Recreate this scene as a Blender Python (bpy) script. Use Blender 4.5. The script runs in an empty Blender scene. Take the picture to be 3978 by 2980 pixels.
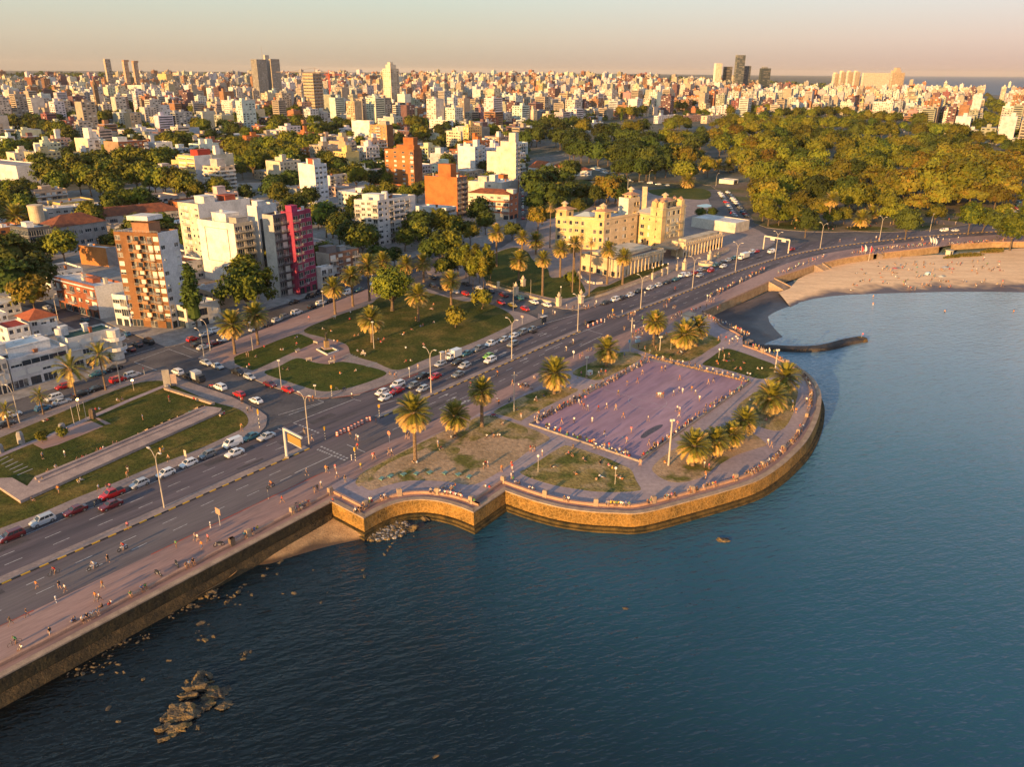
import bpy, bmesh, math, random
from mathutils import Vector, Matrix
from mathutils.geometry import tessellate_polygon
R=math.radians
rnd=random.Random(7)
scn=bpy.context.scene
COL=scn.collection
# ---------------------------------------------------------------- camera
F_=1700*1.7984; PITCH=R(21.6); ROLL=R(0.3); CAMH=80.0
_c,_s=math.cos(ROLL),math.sin(ROLL); _cp,_sp=math.cos(PITCH),math.sin(PITCH)
cam=bpy.data.objects.new('camera',bpy.data.cameras.new('camera')); COL.objects.link(cam)
cam.data.sensor_fit='HORIZONTAL'; cam.data.sensor_width=36; cam.data.lens=36*1700/2212
cam.data.clip_start=1; cam.data.clip_end=60000
right=Vector((_c,_s*_sp,_s*_cp)); up=Vector((-_s,_c*_sp,_c*_cp)); back=-Vector((0,_cp,-_sp))
m=Matrix((right,up,back)).transposed().to_4x4(); m.translation=Vector((0,0,CAMH)); cam.matrix_world=m
scn.camera=cam
# ---------------------------------------------------------------- light
SUN_EL=R(10.0); SUN_AZ=R(214.0)          # azimuth clockwise from +Y
w=bpy.data.worlds.new("World"); scn.world=w; w.use_nodes=True
nt=w.node_tree; nt.nodes.clear()
out=nt.nodes.new('ShaderNodeOutputWorld'); bg=nt.nodes.new('ShaderNodeBackground')
sky=nt.nodes.new('ShaderNodeTexSky'); sky.sky_type='NISHITA'; sky.sun_disc=False
sky.sun_elevation=SUN_EL; sky.sun_rotation=SUN_AZ; sky.altitude=50; sky.air_density=1.0; sky.dust_density=2.0; sky.ozone_density=2.0
# a low tan band of dusty air along the horizon, blue above it
tc=nt.nodes.new('ShaderNodeTexCoord'); sep=nt.nodes.new('ShaderNodeSeparateXYZ'); nt.links.new(tc.outputs['Generated'],sep.inputs[0])
ramp=nt.nodes.new('ShaderNodeValToRGB'); nt.links.new(sep.outputs['Z'],ramp.inputs[0])
cr=ramp.color_ramp
cr.elements[0].position=0.0; cr.elements[0].color=(1.95,1.48,1.08,1)
cr.elements[1].position=1.0; cr.elements[1].color=(.85,1.2,1.65,1)
for p,c in ((.035,(2.25,1.93,1.5)),(.085,(2.15,2.35,2.02)),(.16,(2.5,3.05,3.0)),(.32,(1.8,2.6,3.1)),(.6,(1.0,1.5,2.0))):
    e=cr.elements.new(p); e.color=(*c,1)
pk=nt.nodes.new('ShaderNodeMix'); pk.data_type='RGBA'; pk.blend_type='MULTIPLY'; pk.inputs['B'].default_value=(1.24,1.04,1.2,1)   # pinker away to the east
mrx=nt.nodes.new('ShaderNodeMapRange'); mrx.inputs[1].default_value=-.1; mrx.inputs[2].default_value=.6; nt.links.new(sep.outputs['X'],mrx.inputs[0]); nt.links.new(mrx.outputs[0],pk.inputs['Factor']); nt.links.new(ramp.outputs[0],pk.inputs['A'])
mx=nt.nodes.new('ShaderNodeMix'); mx.data_type='RGBA'; mx.inputs['Factor'].default_value=.85
nt.links.new(sky.outputs[0],mx.inputs['A']); nt.links.new(pk.outputs['Result'],mx.inputs['B'])
nt.links.new(mx.outputs['Result'],bg.inputs[0]); nt.links.new(bg.outputs[0],out.inputs[0])
bg.inputs[1].default_value=0.15
sd=bpy.data.lights.new('sun','SUN'); sun=bpy.data.objects.new('sun',sd); COL.objects.link(sun)
sd.energy=5.0; sd.angle=R(.5); sd.color=(1.0,.57,.2)
sdir=Vector((math.sin(SUN_AZ)*math.cos(SUN_EL),math.cos(SUN_AZ)*math.cos(SUN_EL),math.sin(SUN_EL)))
sun.rotation_euler=sdir.to_track_quat('Z','Y').to_euler()
scn.view_settings.view_transform='Standard'; scn.view_settings.look='None'; scn.view_settings.exposure=1.0; scn.view_settings.gamma=1
scn.cycles.max_bounces=5; scn.cycles.diffuse_bounces=2; scn.cycles.glossy_bounces=3; scn.cycles.transmission_bounces=2; scn.cycles.volume_bounces=0
scn.cycles.use_denoising=True
try: scn.cycles.denoiser='OPENIMAGEDENOISE'
except Exception: pass
# ---------------------------------------------------------------- pixels of the photograph -> points of the place
def ray(sx,sy):
    x=(sx-1989)/F_; y=-(sy-1490)/F_
    x,y=x*_c-y*_s,x*_s+y*_c
    return Vector((x,_cp+y*_sp,-_sp+y*_cp))
def T(x,y):                                     # height of the land: flat by the shore, rising inland
    r=math.hypot(x,y)
    if r<620: return 0.0
    az=math.degrees(math.atan2(x,y))
    g=1.0 if az<8 else max(.12,1-(az-8)/16)
    t=min(1,(r-620)/3400)
    return 52*g*t*(.35+.65*t) if t<1 else 52*g
def P(sx,sy,z=0.0):
    d=ray(sx,sy); t=(z-CAMH)/d.z
    return Vector((d.x*t,d.y*t,z))
def PT(sx,sy):                                  # onto the land
    d=ray(sx,sy); t=100.0
    while t<9000:
        x,y,z=d.x*t,d.y*t,CAMH+d.z*t
        if z<=T(x,y): break
        t*=1.004
    return Vector((d.x*t,d.y*t,T(d.x*t,d.y*t)))
CR={'A':(0,100,1),'B':(1000,100,1),'C':(2000,100,1),'D':(2978,100,1),'E':(0,750,1),'F':(800,750,1),'G':(1800,650,1),'H':(2700,650,1.2774),
 'I':(0,1300,1),'J':(900,1300,1),'L':(1800,1150,1),'M':(2500,1150,1),'N':(0,2000,1),'O':(1000,1600,1),'Q':(1300,1750,.6),'S':(1900,1700,.6),'U':(3300,900,.6)}
def px(c,cx,cy):
    if c=='W': return cx*1.7984,cy*1.7984
    x0,y0,k=CR[c]; k*=1000/2209
    return x0+cx*k,y0+cy*k
def at(c,cx,cy,z=0.0): return P(*px(c,cx,cy),z)
def pts(s,z=0.0):                                # "O 1,2 3,4 M 5,6" -> points at height z
    o=[];c='W'
    for k in s.split():
        if k.isalpha(): c=k
        else:
            a,b=k.split(','); o.append(at(c,float(a),float(b),z))
    return o
def raw(s):
    o=[];c='W'
    for k in s.split():
        if k.isalpha(): c=k
        else: o.append((c,*[float(v) for v in k.split(',')]))
    return o
def proj(p):                                     # used only to word the labels (which stands further left)
    v=Vector(p)-Vector((0,0,CAMH)); d=-v.dot(back)
    return (v.dot(right)/d,v.dot(up)/d) if d>0 else (9,9)
def smooth(p,n=5,closed=True):
    o=[];N=len(p)
    for i in range(N if closed else N-1):
        g=lambda k:p[k%N] if closed else p[max(0,min(N-1,k))]
        a,b,c,d=g(i-1),g(i),g(i+1),g(i+2)
        for k in range(n):
            t=k/n; o.append(.5*((2*b)+(c-a)*t+(2*a-5*b+4*c-d)*t*t+(3*b-a-3*c+d)*t**3))
    if not closed: o.append(p[-1])
    return o
# ---------------------------------------------------------------- materials
MATS={}
def N_(nt,t,**k):
    n=nt.nodes.new('ShaderNode'+t)
    for a,b in k.items(): setattr(n,a,b)
    return n
def mat(name,c,rough=.85,c2=None,scale=.3,thr=.5,wid=.25,bump=0,bscale=3,spec=.3,metal=0,stretch=None,fine=.12,objrand=0,pos=True,emit=0,c3=None,s3=.05):
    if name in MATS: return MATS[name]
    m=bpy.data.materials.new(name); m.use_nodes=True; nt=m.node_tree; b=nt.nodes['Principled BSDF']; L=nt.links.new
    b.inputs['Roughness'].default_value=rough; b.inputs['Metallic'].default_value=metal
    b.inputs['Specular IOR Level'].default_value=spec
    geo=N_(nt,'NewGeometry') if pos else N_(nt,'TexCoord'); vec=geo.outputs['Position' if pos else 'Object']
    if stretch:
        mp=N_(nt,'Mapping'); mp.vector_type='TEXTURE'; mp.inputs['Rotation'].default_value=(0,0,R(stretch[0])); mp.inputs['Scale'].default_value=(stretch[1],1,1); L(vec,mp.inputs[0]); vec=mp.outputs[0]
    def noise(s,det=4):
        n=N_(nt,'TexNoise'); n.inputs['Scale'].default_value=s; n.inputs['Detail'].default_value=det; n.inputs['Roughness'].default_value=.6; L(vec,n.inputs['Vector']); return n.outputs['Fac']
    def rampf(f,t,wd):
        mr=N_(nt,'MapRange'); mr.inputs[1].default_value=t-wd/2; mr.inputs[2].default_value=t+wd/2; L(f,mr.inputs[0]); return mr.outputs[0]
    def mix(f,a,bb,mode='MIX'):
        x=N_(nt,'Mix',data_type='RGBA',blend_type=mode)
        if hasattr(f,'links'): L(f,x.inputs['Factor'])
        else: x.inputs['Factor'].default_value=f
        for s_,v in (('A',a),('B',bb)):
            if hasattr(v,'links'): L(v,x.inputs[s_])
            else: x.inputs[s_].default_value=(*v,1)
        return x.outputs['Result']
    colr=c
    if c2: colr=mix(rampf(noise(scale),thr,wid),c,c2)
    if c3: colr=mix(rampf(noise(s3,2),.55,.12),colr,c3)
    if fine:
        f=noise(scale*9 if c2 else 2.0,3); v=N_(nt,'MapRange'); v.inputs[1].default_value=.25; v.inputs[2].default_value=.75; v.inputs[3].default_value=1-fine*2; v.inputs[4].default_value=1+fine*2; L(f,v.inputs[0])
        cc=N_(nt,'CombineXYZ'); [L(v.outputs[0],cc.inputs[i]) for i in range(3)]
        colr=mix(1.0,colr,cc.outputs[0],'MULTIPLY')
    if objrand:
        oi=N_(nt,'ObjectInfo'); hs=N_(nt,'HueSaturation')
        if hasattr(colr,'links'): L(colr,hs.inputs['Color'])
        else: hs.inputs['Color'].default_value=(*colr,1)
        v=N_(nt,'MapRange'); v.inputs[3].default_value=1-objrand; v.inputs[4].default_value=1+objrand; L(oi.outputs['Random'],v.inputs[0]); L(v.outputs[0],hs.inputs['Value'])
        h=N_(nt,'MapRange'); h.inputs[3].default_value=.5-objrand*.06; h.inputs[4].default_value=.5+objrand*.06; mu=N_(nt,'Math',operation='MULTIPLY'); mu.inputs[1].default_value=7.31; fr=N_(nt,'Math',operation='FRACT'); L(oi.outputs['Random'],mu.inputs[0]); L(mu.outputs[0],fr.inputs[0]); L(fr.outputs[0],h.inputs[0]); L(h.outputs[0],hs.inputs['Hue'])
        colr=hs.outputs[0]
    if hasattr(colr,'links'): L(colr,b.inputs['Base Color'])
    else: b.inputs['Base Color'].default_value=(*colr,1)
    if bump:
        bp=N_(nt,'Bump'); bp.inputs['Strength'].default_value=bump; bp.inputs['Distance'].default_value=.3; L(noise(bscale,5),bp.inputs['Height']); L(bp.outputs[0],b.inputs['Normal'])
    if emit:
        b.inputs['Emission Color'].default_value=(*c,1); b.inputs['Emission Strength'].default_value=emit
    MATS[name]=m; return m
def paint(c,dirt=.35):                           # weathered wall paint
    k='paint_%02d_%02d_%02d'%tuple(int(v*99) for v in c)
    d=tuple(v*.66 for v in c)
    return mat(k,c,.88,c2=d,scale=.22,thr=.57,wid=.28,fine=.09,spec=.2)
def plain(c,rough=.6,spec=.4,metal=0):
    return mat('plain_%02d_%02d_%02d_%d'%(*[int(v*99) for v in c],int(rough*10)),c,rough,fine=0,spec=spec,metal=metal)
GLASS=mat('window_glass',(.025,.035,.045),.08,spec=.7,fine=0)
GLASS2=mat('curtained_glass',(.22,.2,.17),.15,spec=.6,c2=(.05,.05,.06),scale=.5,thr=.5,wid=.1,fine=0)
FRAMEW=plain((.62,.6,.56)); FRAMED=plain((.06,.055,.05)); SHUT=plain((.6,.57,.5),.7); RAIL=plain((.35,.33,.3)); DARK=plain((.02,.02,.022),.7)
CONC=mat('concrete',(.33,.3,.27),.9,c2=(.22,.2,.18),scale=.4,fine=.1)
ROOFG=mat('roof_grey',(.36,.34,.33),.9,c2=(.17,.16,.16),scale=.12,thr=.5,wid=.3,fine=.15)
ROOFW=mat('roof_white',(.62,.6,.57),.9,c2=(.35,.33,.31),scale=.15,thr=.6,wid=.3,fine=.1)
ROOFD=mat('roof_dark',(.1,.09,.09),.9,c2=(.2,.18,.17),scale=.15,fine=.1)
TILE=mat('roof_tiles',(.24,.075,.03),.85,c2=(.13,.045,.025),scale=.5,fine=.2)
BRICK=mat('brick',(.24,.085,.03),.9,c2=(.17,.06,.025),scale=.3,fine=.15)
# ---------------------------------------------------------------- mesh building
class MB:
    def __init__(s): s.v=[];s.f=[];s.m=[];s.mats=[]
    def mi(s,m):
        if m not in s.mats: s.mats.append(m)
        return s.mats.index(m)
    def face(s,ps,m):
        b=len(s.v); s.v.extend(tuple(p) for p in ps); s.f.append(tuple(range(b,b+len(ps)))); s.m.append(s.mi(m))
    def box(s,o,a,b,c,m,top=None,bottom=False):      # o corner, a,b,c edge vectors (c upwards, a x b upwards)
        o=Vector(o);a=Vector(a);b=Vector(b);c=Vector(c)
        if a.cross(b).dot(c)<0: a,b=b,a
        k=len(s.v); s.v.extend(tuple(p) for p in (o,o+a,o+a+b,o+b,o+c,o+a+c,o+a+b+c,o+b+c))
        for f,mm in (((4,5,6,7),top or m),((0,1,5,4),m),((1,2,6,5),m),((2,3,7,6),m),((3,0,4,7),m))+((((3,2,1,0),m),) if bottom else ()):
            s.f.append(tuple(k+i for i in f)); s.m.append(s.mi(mm))
    def cbox(s,cx,cy,z,w,d,h,m,rot=0,top=None,bottom=False):
        a=Vector((math.cos(rot),math.sin(rot),0))*w; b=Vector((-math.sin(rot),math.cos(rot),0))*d
        s.box(Vector((cx,cy,z))-a/2-b/2,a,b,(0,0,h),m,top,bottom)
    def tube(s,path,rads,m,n=8,cap=True):
        rings=[];N=len(path);path=[Vector(p) for p in path]
        for i,p in enumerate(path):
            d=(path[min(i+1,N-1)]-path[max(i-1,0)]).normalized()
            x=d.cross(Vector((0,0,1)) if abs(d.z)<.95 else Vector((1,0,0))).normalized(); y=d.cross(x)
            r=rads[i] if hasattr(rads,'__len__') else rads
            k=len(s.v); rings.append(k)
            s.v.extend(tuple(p+(x*math.cos(2*math.pi*j/n)+y*math.sin(2*math.pi*j/n))*r) for j in range(n))
        for a,b in zip(rings,rings[1:]):
            for j in range(n): s.f.append((a+j,a+(j+1)%n,b+(j+1)%n,b+j)); s.m.append(s.mi(m))
        if cap:
            s.f.append(tuple(rings[-1]+j for j in range(n))); s.m.append(s.mi(m)); s.f.append(tuple(rings[0]+j for j in reversed(range(n)))); s.m.append(s.mi(m))
    def lathe(s,prof,m,n=12,o=(0,0,0)):
        ox,oy,oz=o; k0=len(s.v)
        for r,z in prof: s.v.extend((ox+r*math.cos(2*math.pi*j/n),oy+r*math.sin(2*math.pi*j/n),oz+z) for j in range(n))
        for i in range(len(prof)-1):
            for j in range(n):
                a=k0+i*n; s.f.append((a+j,a+(j+1)%n,a+n+(j+1)%n,a+n+j)); s.m.append(s.mi(m))
    def mesh(s,name,sm=False):
        me=bpy.data.meshes.new(name); me.from_pydata(s.v,[],s.f)
        for mm in s.mats: me.materials.append(mm)
        me.polygons.foreach_set('material_index',s.m)
        if sm: me.polygons.foreach_set('use_smooth',[True]*len(s.f))
        me.update(); return me
    def build(s,name,parent=None,loc=(0,0,0),rz=0,sm=False):
        return ob(name,s.mesh(name,sm),parent,loc,rz)
def ob(name,me,parent=None,loc=(0,0,0),rz=0):
    o=bpy.data.objects.new(name,me); COL.objects.link(o); o.location=loc; o.rotation_euler=(0,0,rz)
    if parent: o.parent=parent
    return o
LAB=[]                                           # (object, base label, landmark phrase)
def tag(o,label,cat,group=None,kind=None):
    o['label']=label; o['category']=cat
    if group: o['group']=group
    if kind: o['kind']=kind
    LAB.append(o); return o
def thing(name,label,cat,loc=(0,0,0),rz=0,group=None):
    return tag(ob(name,None,None,loc,rz),label,cat,group)
def struct(o,kind='structure'): o['kind']=kind; return o
def copy_tree(o,loc=None,rz=None,parent=None):
    c=o.copy(); COL.objects.link(c); c.parent=parent
    if loc is not None: c.location=loc
    if rz is not None: c.rotation_euler=(0,0,rz)
    for ch in KIDS.get(o.name,()): copy_tree(ch,parent=c)
    KIDS[c.name]=[]
    return c
KIDS={}
def remember(o):
    KIDS[o.name]=list(o.children)
    for ch in o.children: remember(ch)
def poly(mb,p,z,m,side=None,zb=None):
    p=[Vector((q[0],q[1],z)) for q in p]
    area=sum(a.x*b.y-b.x*a.y for a,b in zip(p,p[1:]+p[:1]))
    if area<0: p=p[::-1]
    for t in tessellate_polygon([p]):
        q=[p[i] for i in t]
        if (q[1]-q[0]).cross(q[2]-q[0]).z<0: q=q[::-1]
        mb.face(q,m)
    if zb is not None:
        for a,b in zip(p,p[1:]+p[:1]): mb.face((Vector((a.x,a.y,zb)),Vector((b.x,b.y,zb)),b,a),side or m)
def slab(name,p,z,m,zb=None,side=None,kind='structure'):
    mb=MB(); poly(mb,p,z,m,side,zb); o=mb.build(name)
    if kind: o['kind']=kind
    return o
def ribbon(mb,line,w,z,m):
    line=[Vector((q[0],q[1],0)) for q in line]; k=len(line); L=[]
    for i,q in enumerate(line):
        d=(line[min(i+1,k-1)]-line[max(i-1,0)]).normalized(); n=Vector((-d.y,d.x,0))*w/2
        L.append((q+n+Vector((0,0,z)),q-n+Vector((0,0,z))))
    for a,b in zip(L,L[1:]): mb.face((a[1],b[1],b[0],a[0]),m)
def offset(line,d):                              # to the right of the direction of travel, mitred
    line=[Vector((q[0],q[1],0)) for q in line]; k=len(line); o=[]
    for i in range(k):
        a=(line[i]-line[i-1]).normalized() if i else None; b=(line[i+1]-line[i]).normalized() if i<k-1 else None
        if a is None: a=b
        if b is None: b=a
        na=Vector((a.y,-a.x,0)); nb=Vector((b.y,-b.x,0)); mm=(na+nb).normalized(); o.append(line[i]+mm*(d/max(.45,mm.dot(na))))
    return o
# ================================================================ setting
ASPH=mat('asphalt',(.135,.108,.116),.85,c2=(.07,.06,.068),scale=.22,thr=.5,wid=.3,stretch=(52,14),fine=.12,bump=.15,bscale=8,c3=(.145,.122,.12),s3=.03)
ASPH2=mat('side_asphalt',(.1,.09,.092),.85,c2=(.062,.057,.06),scale=.15,fine=.12,c3=(.125,.11,.105))
TILEP=mat('promenade_tiles',(.33,.205,.175),.85,c2=(.23,.15,.135),scale=.25,stretch=(52,6),fine=.1,c3=(.37,.24,.2),s3=.04)
PATH=mat('terrace_paving',(.34,.26,.26),.85,c2=(.26,.205,.215),scale=.12,fine=.1,c3=(.37,.28,.26),s3=.03)
PAVE=mat('pavement_tiles',(.31,.235,.205),.88,c2=(.22,.175,.16),scale=.2,fine=.12)
COURT=mat('court_clay',(.33,.205,.255),.85,c2=(.25,.16,.21),scale=.06,stretch=(52,5),fine=.1,c3=(.36,.23,.27),s3=.05)
GRASS=mat('lawn_grass',(.07,.074,.014),.95,c2=(.17,.12,.032),scale=.14,thr=.56,wid=.25,fine=.25,bump=.6,bscale=3,spec=.1,c3=(.05,.06,.011),s3=.06)
GRASSG=mat('green_grass',(.055,.07,.012),.95,c2=(.12,.1,.02),scale=.1,thr=.6,wid=.3,fine=.2,bump=.5,bscale=3,spec=.1)
GRASSD=mat('dry_grass',(.27,.195,.065),.95,c2=(.1,.105,.024),scale=.17,thr=.5,wid=.16,fine=.25,bump=.6,bscale=2,spec=.1,c3=(.34,.24,.12),s3=.12)
SANDP=mat('worn_sandy_grass',(.4,.27,.16),.95,c2=(.13,.12,.03),scale=.12,thr=.56,wid=.1,fine=.18,bump=.5,bscale=2,spec=.1,c3=(.34,.23,.13),s3=.1)
EARTH=mat('city_ground',(.1,.095,.07),.95,c2=(.05,.06,.03),scale=.02,thr=.5,wid=.2,fine=.2,c3=(.16,.14,.12),s3=.01)
PARKG=mat('park_ground',(.17,.115,.065),.95,c2=(.075,.08,.022),scale=.05,thr=.5,wid=.2,fine=.2,c3=(.15,.11,.08),s3=.03)
SAND=mat('beach_sand',(.82,.55,.31),.95,c2=(.7,.45,.25),scale=.3,fine=.12,bump=.5,bscale=1.5,stretch=(0,6))
def wet(m,lo,hi,c):                              # wet sand below the reach of the waves
    nt=m.node_tree; b=nt.nodes['Principled BSDF']; src=b.inputs['Base Color'].links[0].from_socket
    g=N_(nt,'NewGeometry'); sp=N_(nt,'SeparateXYZ'); nt.links.new(g.outputs['Position'],sp.inputs[0])
    n=N_(nt,'TexNoise'); n.inputs['Scale'].default_value=.12; nt.links.new(g.outputs['Position'],n.inputs['Vector'])
    ad=N_(nt,'Math',operation='MULTIPLY_ADD'); ad.inputs[1].default_value=.9; nt.links.new(n.outputs['Fac'],ad.inputs[0]); nt.links.new(sp.outputs['Z'],ad.inputs[2])
    mr=N_(nt,'MapRange'); mr.inputs[1].default_value=lo+.45; mr.inputs[2].default_value=hi+.45; mr.inputs[3].default_value=1; mr.inputs[4].default_value=0; nt.links.new(ad.outputs[0],mr.inputs[0])
    x=N_(nt,'Mix',data_type='RGBA'); nt.links.new(mr.outputs[0],x.inputs['Factor']); nt.links.new(src,x.inputs['A']); x.inputs['B'].default_value=(*c,1); nt.links.new(x.outputs['Result'],b.inputs['Base Color'])
    r=N_(nt,'MapRange'); r.inputs[3].default_value=.95; r.inputs[4].default_value=.45; nt.links.new(mr.outputs[0],r.inputs[0]); nt.links.new(r.outputs[0],b.inputs['Roughness'])
wet(SAND,-3.75,-3.35,(.1,.065,.05))
MUD=mat('dark_wet_sand',(.13,.1,.09),.6,c2=(.045,.042,.048),scale=.05,thr=.5,wid=.25,fine=.15,bump=.3,bscale=2,stretch=(40,4))
wet(MUD,-3.75,-3.1,(.03,.03,.036))
WALLS=mat('sea_wall_stone',(.3,.155,.035),.9,c2=(.13,.075,.018),scale=.35,thr=.5,wid=.3,fine=.25,bump=.7,bscale=1.2)
def cells(m,scale,c):                            # mortar joints of rubble stonework
    nt=m.node_tree; b=nt.nodes['Principled BSDF']; src=b.inputs['Base Color'].links[0].from_socket
    g=N_(nt,'NewGeometry'); v=N_(nt,'TexVoronoi'); v.feature='DISTANCE_TO_EDGE'; v.inputs['Scale'].default_value=scale; nt.links.new(g.outputs['Position'],v.inputs['Vector'])
    mr=N_(nt,'MapRange'); mr.inputs[1].default_value=.02; mr.inputs[2].default_value=.07; mr.inputs[3].default_value=.5; mr.inputs[4].default_value=0; nt.links.new(v.outputs['Distance'],mr.inputs[0])
    x=N_(nt,'Mix',data_type='RGBA'); nt.links.new(mr.outputs[0],x.inputs['Factor']); nt.links.new(src,x.inputs['A']); x.inputs['B'].default_value=(*c,1); nt.links.new(x.outputs['Result'],b.inputs['Base Color'])
cells(WALLS,1.15,(.4,.24,.08))
ALGAE=mat('weedy_footing',(.11,.07,.02),.9,c2=(.025,.022,.01),scale=.6,thr=.5,wid=.3,fine=.2,bump=.6,bscale=3)
COPE=mat('coping_stone',(.4,.29,.2),.9,c2=(.28,.2,.14),scale=.5,fine=.12)
BENCH=mat('pink_granite',(.42,.25,.17),.85,c2=(.34,.2,.14),scale=.6,fine=.1)
KERB=mat('kerb_stone',(.32,.27,.23),.9,c2=(.22,.18,.16),scale=.5,fine=.12)
WHITE=mat('road_paint',(.5,.48,.46),.8,c2=(.2,.19,.19),scale=1.2,thr=.56,wid=.3,fine=.1)
YEL=plain((.6,.33,.02),.8); BLK=plain((.03,.03,.03),.8); REDK=mat('red_kerb_paint',(.4,.07,.04),.85,c2=(.25,.1,.08),scale=.6)
# the median of the avenue, as ground points
MED=smooth([Vector((x,y,0)) for x,y in ((-230,-72),(-150,28),(-85.8,110.5),(-58.8,146.2),(-33.5,178.8),(-6,214),(20,247.5),(45.7,276.2),(71.3,305.5),(96,334.5),(122.2,361.5),(151,384),(189.4,405),(249.1,428.5),(330,446),(470,470),(760,515))],6,False)
def med(d,x0=-999,x1=999): return [p for p in offset(MED,d) if x0<=p.x<=x1]
# ---- sea wall line (outer edge of the coping), from the lower left corner round the terrace
SW=[at('N',0,1395),at('N',850,930),at('N',1600,540),at('O',340,935),at('O',638,768)]
a,b=SW[0],SW[4]; dirw=(b-a).normalized()
SW=[a-dirw*160,a+dirw*40,b]
arc1=smooth(pts('Q 415,965 560,880 750,790 900,740 1050,710 1250,698 1450,715 1620,750 1800,805 1985,880'),4,False)
arc2=smooth(pts('S 230,755 600,885 1000,990 1400,1050 1800,1074 2209,1070 W 1500,1079 1595,1052 M 1000,1570 1150,1475 1260,1385 1390,1250 1470,1110 1513,980 1524,860 1500,775 1440,690 1330,605 1200,533 1050,470 900,418'),4,False)
SW1=SW+arc1+arc2
NW=smooth(pts('M 845,355 780,312 700,280 655,250 640,215 610,190 560,170 505,152'),3,False)
BW=pts('H 55,975 280,872 505,770')
BW2=pts('H 540,747 800,662'); BW3=smooth(pts('H 870,645 1000,615 1200,583'),3,False); BW4=pts('H 1275,578 1640,535'); BW5=pts('H 1720,522 2000,505 2212,505'); BW5.append(BW5[-1]+(BW5[-1]-BW5[-2])*3)
coast=offset(SW1,-3.0)+NW+BW+BW2+BW3+BW4+BW5
# ---- land and water
mb=MB(); land=coast+[Vector((1200,470,0)),Vector((1200,640,0)),Vector((-900,640,0)),Vector((-900,-150,0)),offset(SW1,-3.0)[0]+Vector((-150,-100,0))]
poly(mb,land,-.03,ASPH2); road0=struct(mb.build('ground'))
mb=MB(); azs=[-52+i*2 for i in range(41)]+[28.5]; rs=[600,640,700,800,950,1150,1400,1700,2100,2600,3200,3800,4600,6000,9000,16000,30000]
azs2=[a_ for a_ in azs]
def gp(a_,r): x,y=math.sin(R(a_))*r,math.cos(R(a_))*r; return (x,y,T(x,y)-.05)
for r0,r1 in zip(rs,rs[1:]):
    am=52 if r1<=4000 else 24.6
    aa=[-52+i*2 for i in range(52)]
    for a0 in aa:
        a1=a0+2
        if a0>=am: break
        if r1>4000: a1=min(a1,24.6)
        mb.face((gp(a0,r0),gp(a1,r0),gp(a1,r1),gp(a0,r1)),EARTH)
struct(mb.build('terrain'))
WATER=bpy.data.materials.new('sea_water'); WATER.use_nodes=True; nt=WATER.node_tree; b=nt.nodes['Principled BSDF']
b.inputs['Roughness'].default_value=.1; b.inputs['IOR'].default_value=1.33; b.inputs['Specular IOR Level'].default_value=.5
g=N_(nt,'NewGeometry'); hs=[]
for sc,rot,st,det,amp in ((.75,20,2.8,3,1.15),(.2,32,2.6,2,1.0),(2.0,8,2.2,2,.5),(.03,25,2.5,2,1.8)):
    mp=N_(nt,'Mapping'); mp.vector_type='TEXTURE'; mp.inputs['Rotation'].default_value=(0,0,R(rot)); mp.inputs['Scale'].default_value=(st,1,1); nt.links.new(g.outputs['Position'],mp.inputs[0])
    n=N_(nt,'TexNoise'); n.inputs['Scale'].default_value=sc; n.inputs['Detail'].default_value=det; nt.links.new(mp.outputs[0],n.inputs['Vector'])
    mm=N_(nt,'Math',operation='MULTIPLY'); mm.inputs[1].default_value=amp; nt.links.new(n.outputs['Fac'],mm.inputs[0]); hs.append(mm.outputs[0])
h=hs[0]
for k in hs[1:]:
    ad=N_(nt,'Math',operation='ADD'); nt.links.new(h,ad.inputs[0]); nt.links.new(k,ad.inputs[1]); h=ad.outputs[0]
# pale silty bay, dark rocky edge; sky reflection and shade painted in as well
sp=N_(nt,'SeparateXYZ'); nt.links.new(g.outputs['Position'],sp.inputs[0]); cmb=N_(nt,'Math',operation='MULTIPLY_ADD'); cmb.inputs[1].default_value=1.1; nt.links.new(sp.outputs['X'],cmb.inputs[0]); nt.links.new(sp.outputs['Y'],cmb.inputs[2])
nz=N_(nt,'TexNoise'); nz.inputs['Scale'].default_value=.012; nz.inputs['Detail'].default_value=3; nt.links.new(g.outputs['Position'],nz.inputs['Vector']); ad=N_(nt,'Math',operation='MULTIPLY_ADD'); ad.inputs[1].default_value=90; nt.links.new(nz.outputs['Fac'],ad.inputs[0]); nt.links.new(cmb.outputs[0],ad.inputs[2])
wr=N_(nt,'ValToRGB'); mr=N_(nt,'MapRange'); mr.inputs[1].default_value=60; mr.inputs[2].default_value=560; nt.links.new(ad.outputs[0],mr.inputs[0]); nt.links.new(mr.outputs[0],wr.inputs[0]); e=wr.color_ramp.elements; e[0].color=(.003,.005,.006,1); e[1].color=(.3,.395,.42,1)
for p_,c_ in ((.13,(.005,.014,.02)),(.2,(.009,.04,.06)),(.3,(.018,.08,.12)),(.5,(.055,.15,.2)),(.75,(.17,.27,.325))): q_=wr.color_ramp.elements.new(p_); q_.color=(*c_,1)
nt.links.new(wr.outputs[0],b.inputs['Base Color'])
bp=N_(nt,'Bump'); bp.inputs['Strength'].default_value=.65; bp.inputs['Distance'].default_value=.5; nt.links.new(h,bp.inputs['Height']); nt.links.new(bp.outputs[0],b.inputs['Normal'])
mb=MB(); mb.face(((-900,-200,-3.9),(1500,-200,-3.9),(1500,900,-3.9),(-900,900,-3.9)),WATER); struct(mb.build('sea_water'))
OPEN=mat('open_sea',(.1,.125,.15),.55,c2=(.085,.11,.135),scale=.002,spec=.15,fine=0); mb=MB()
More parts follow.
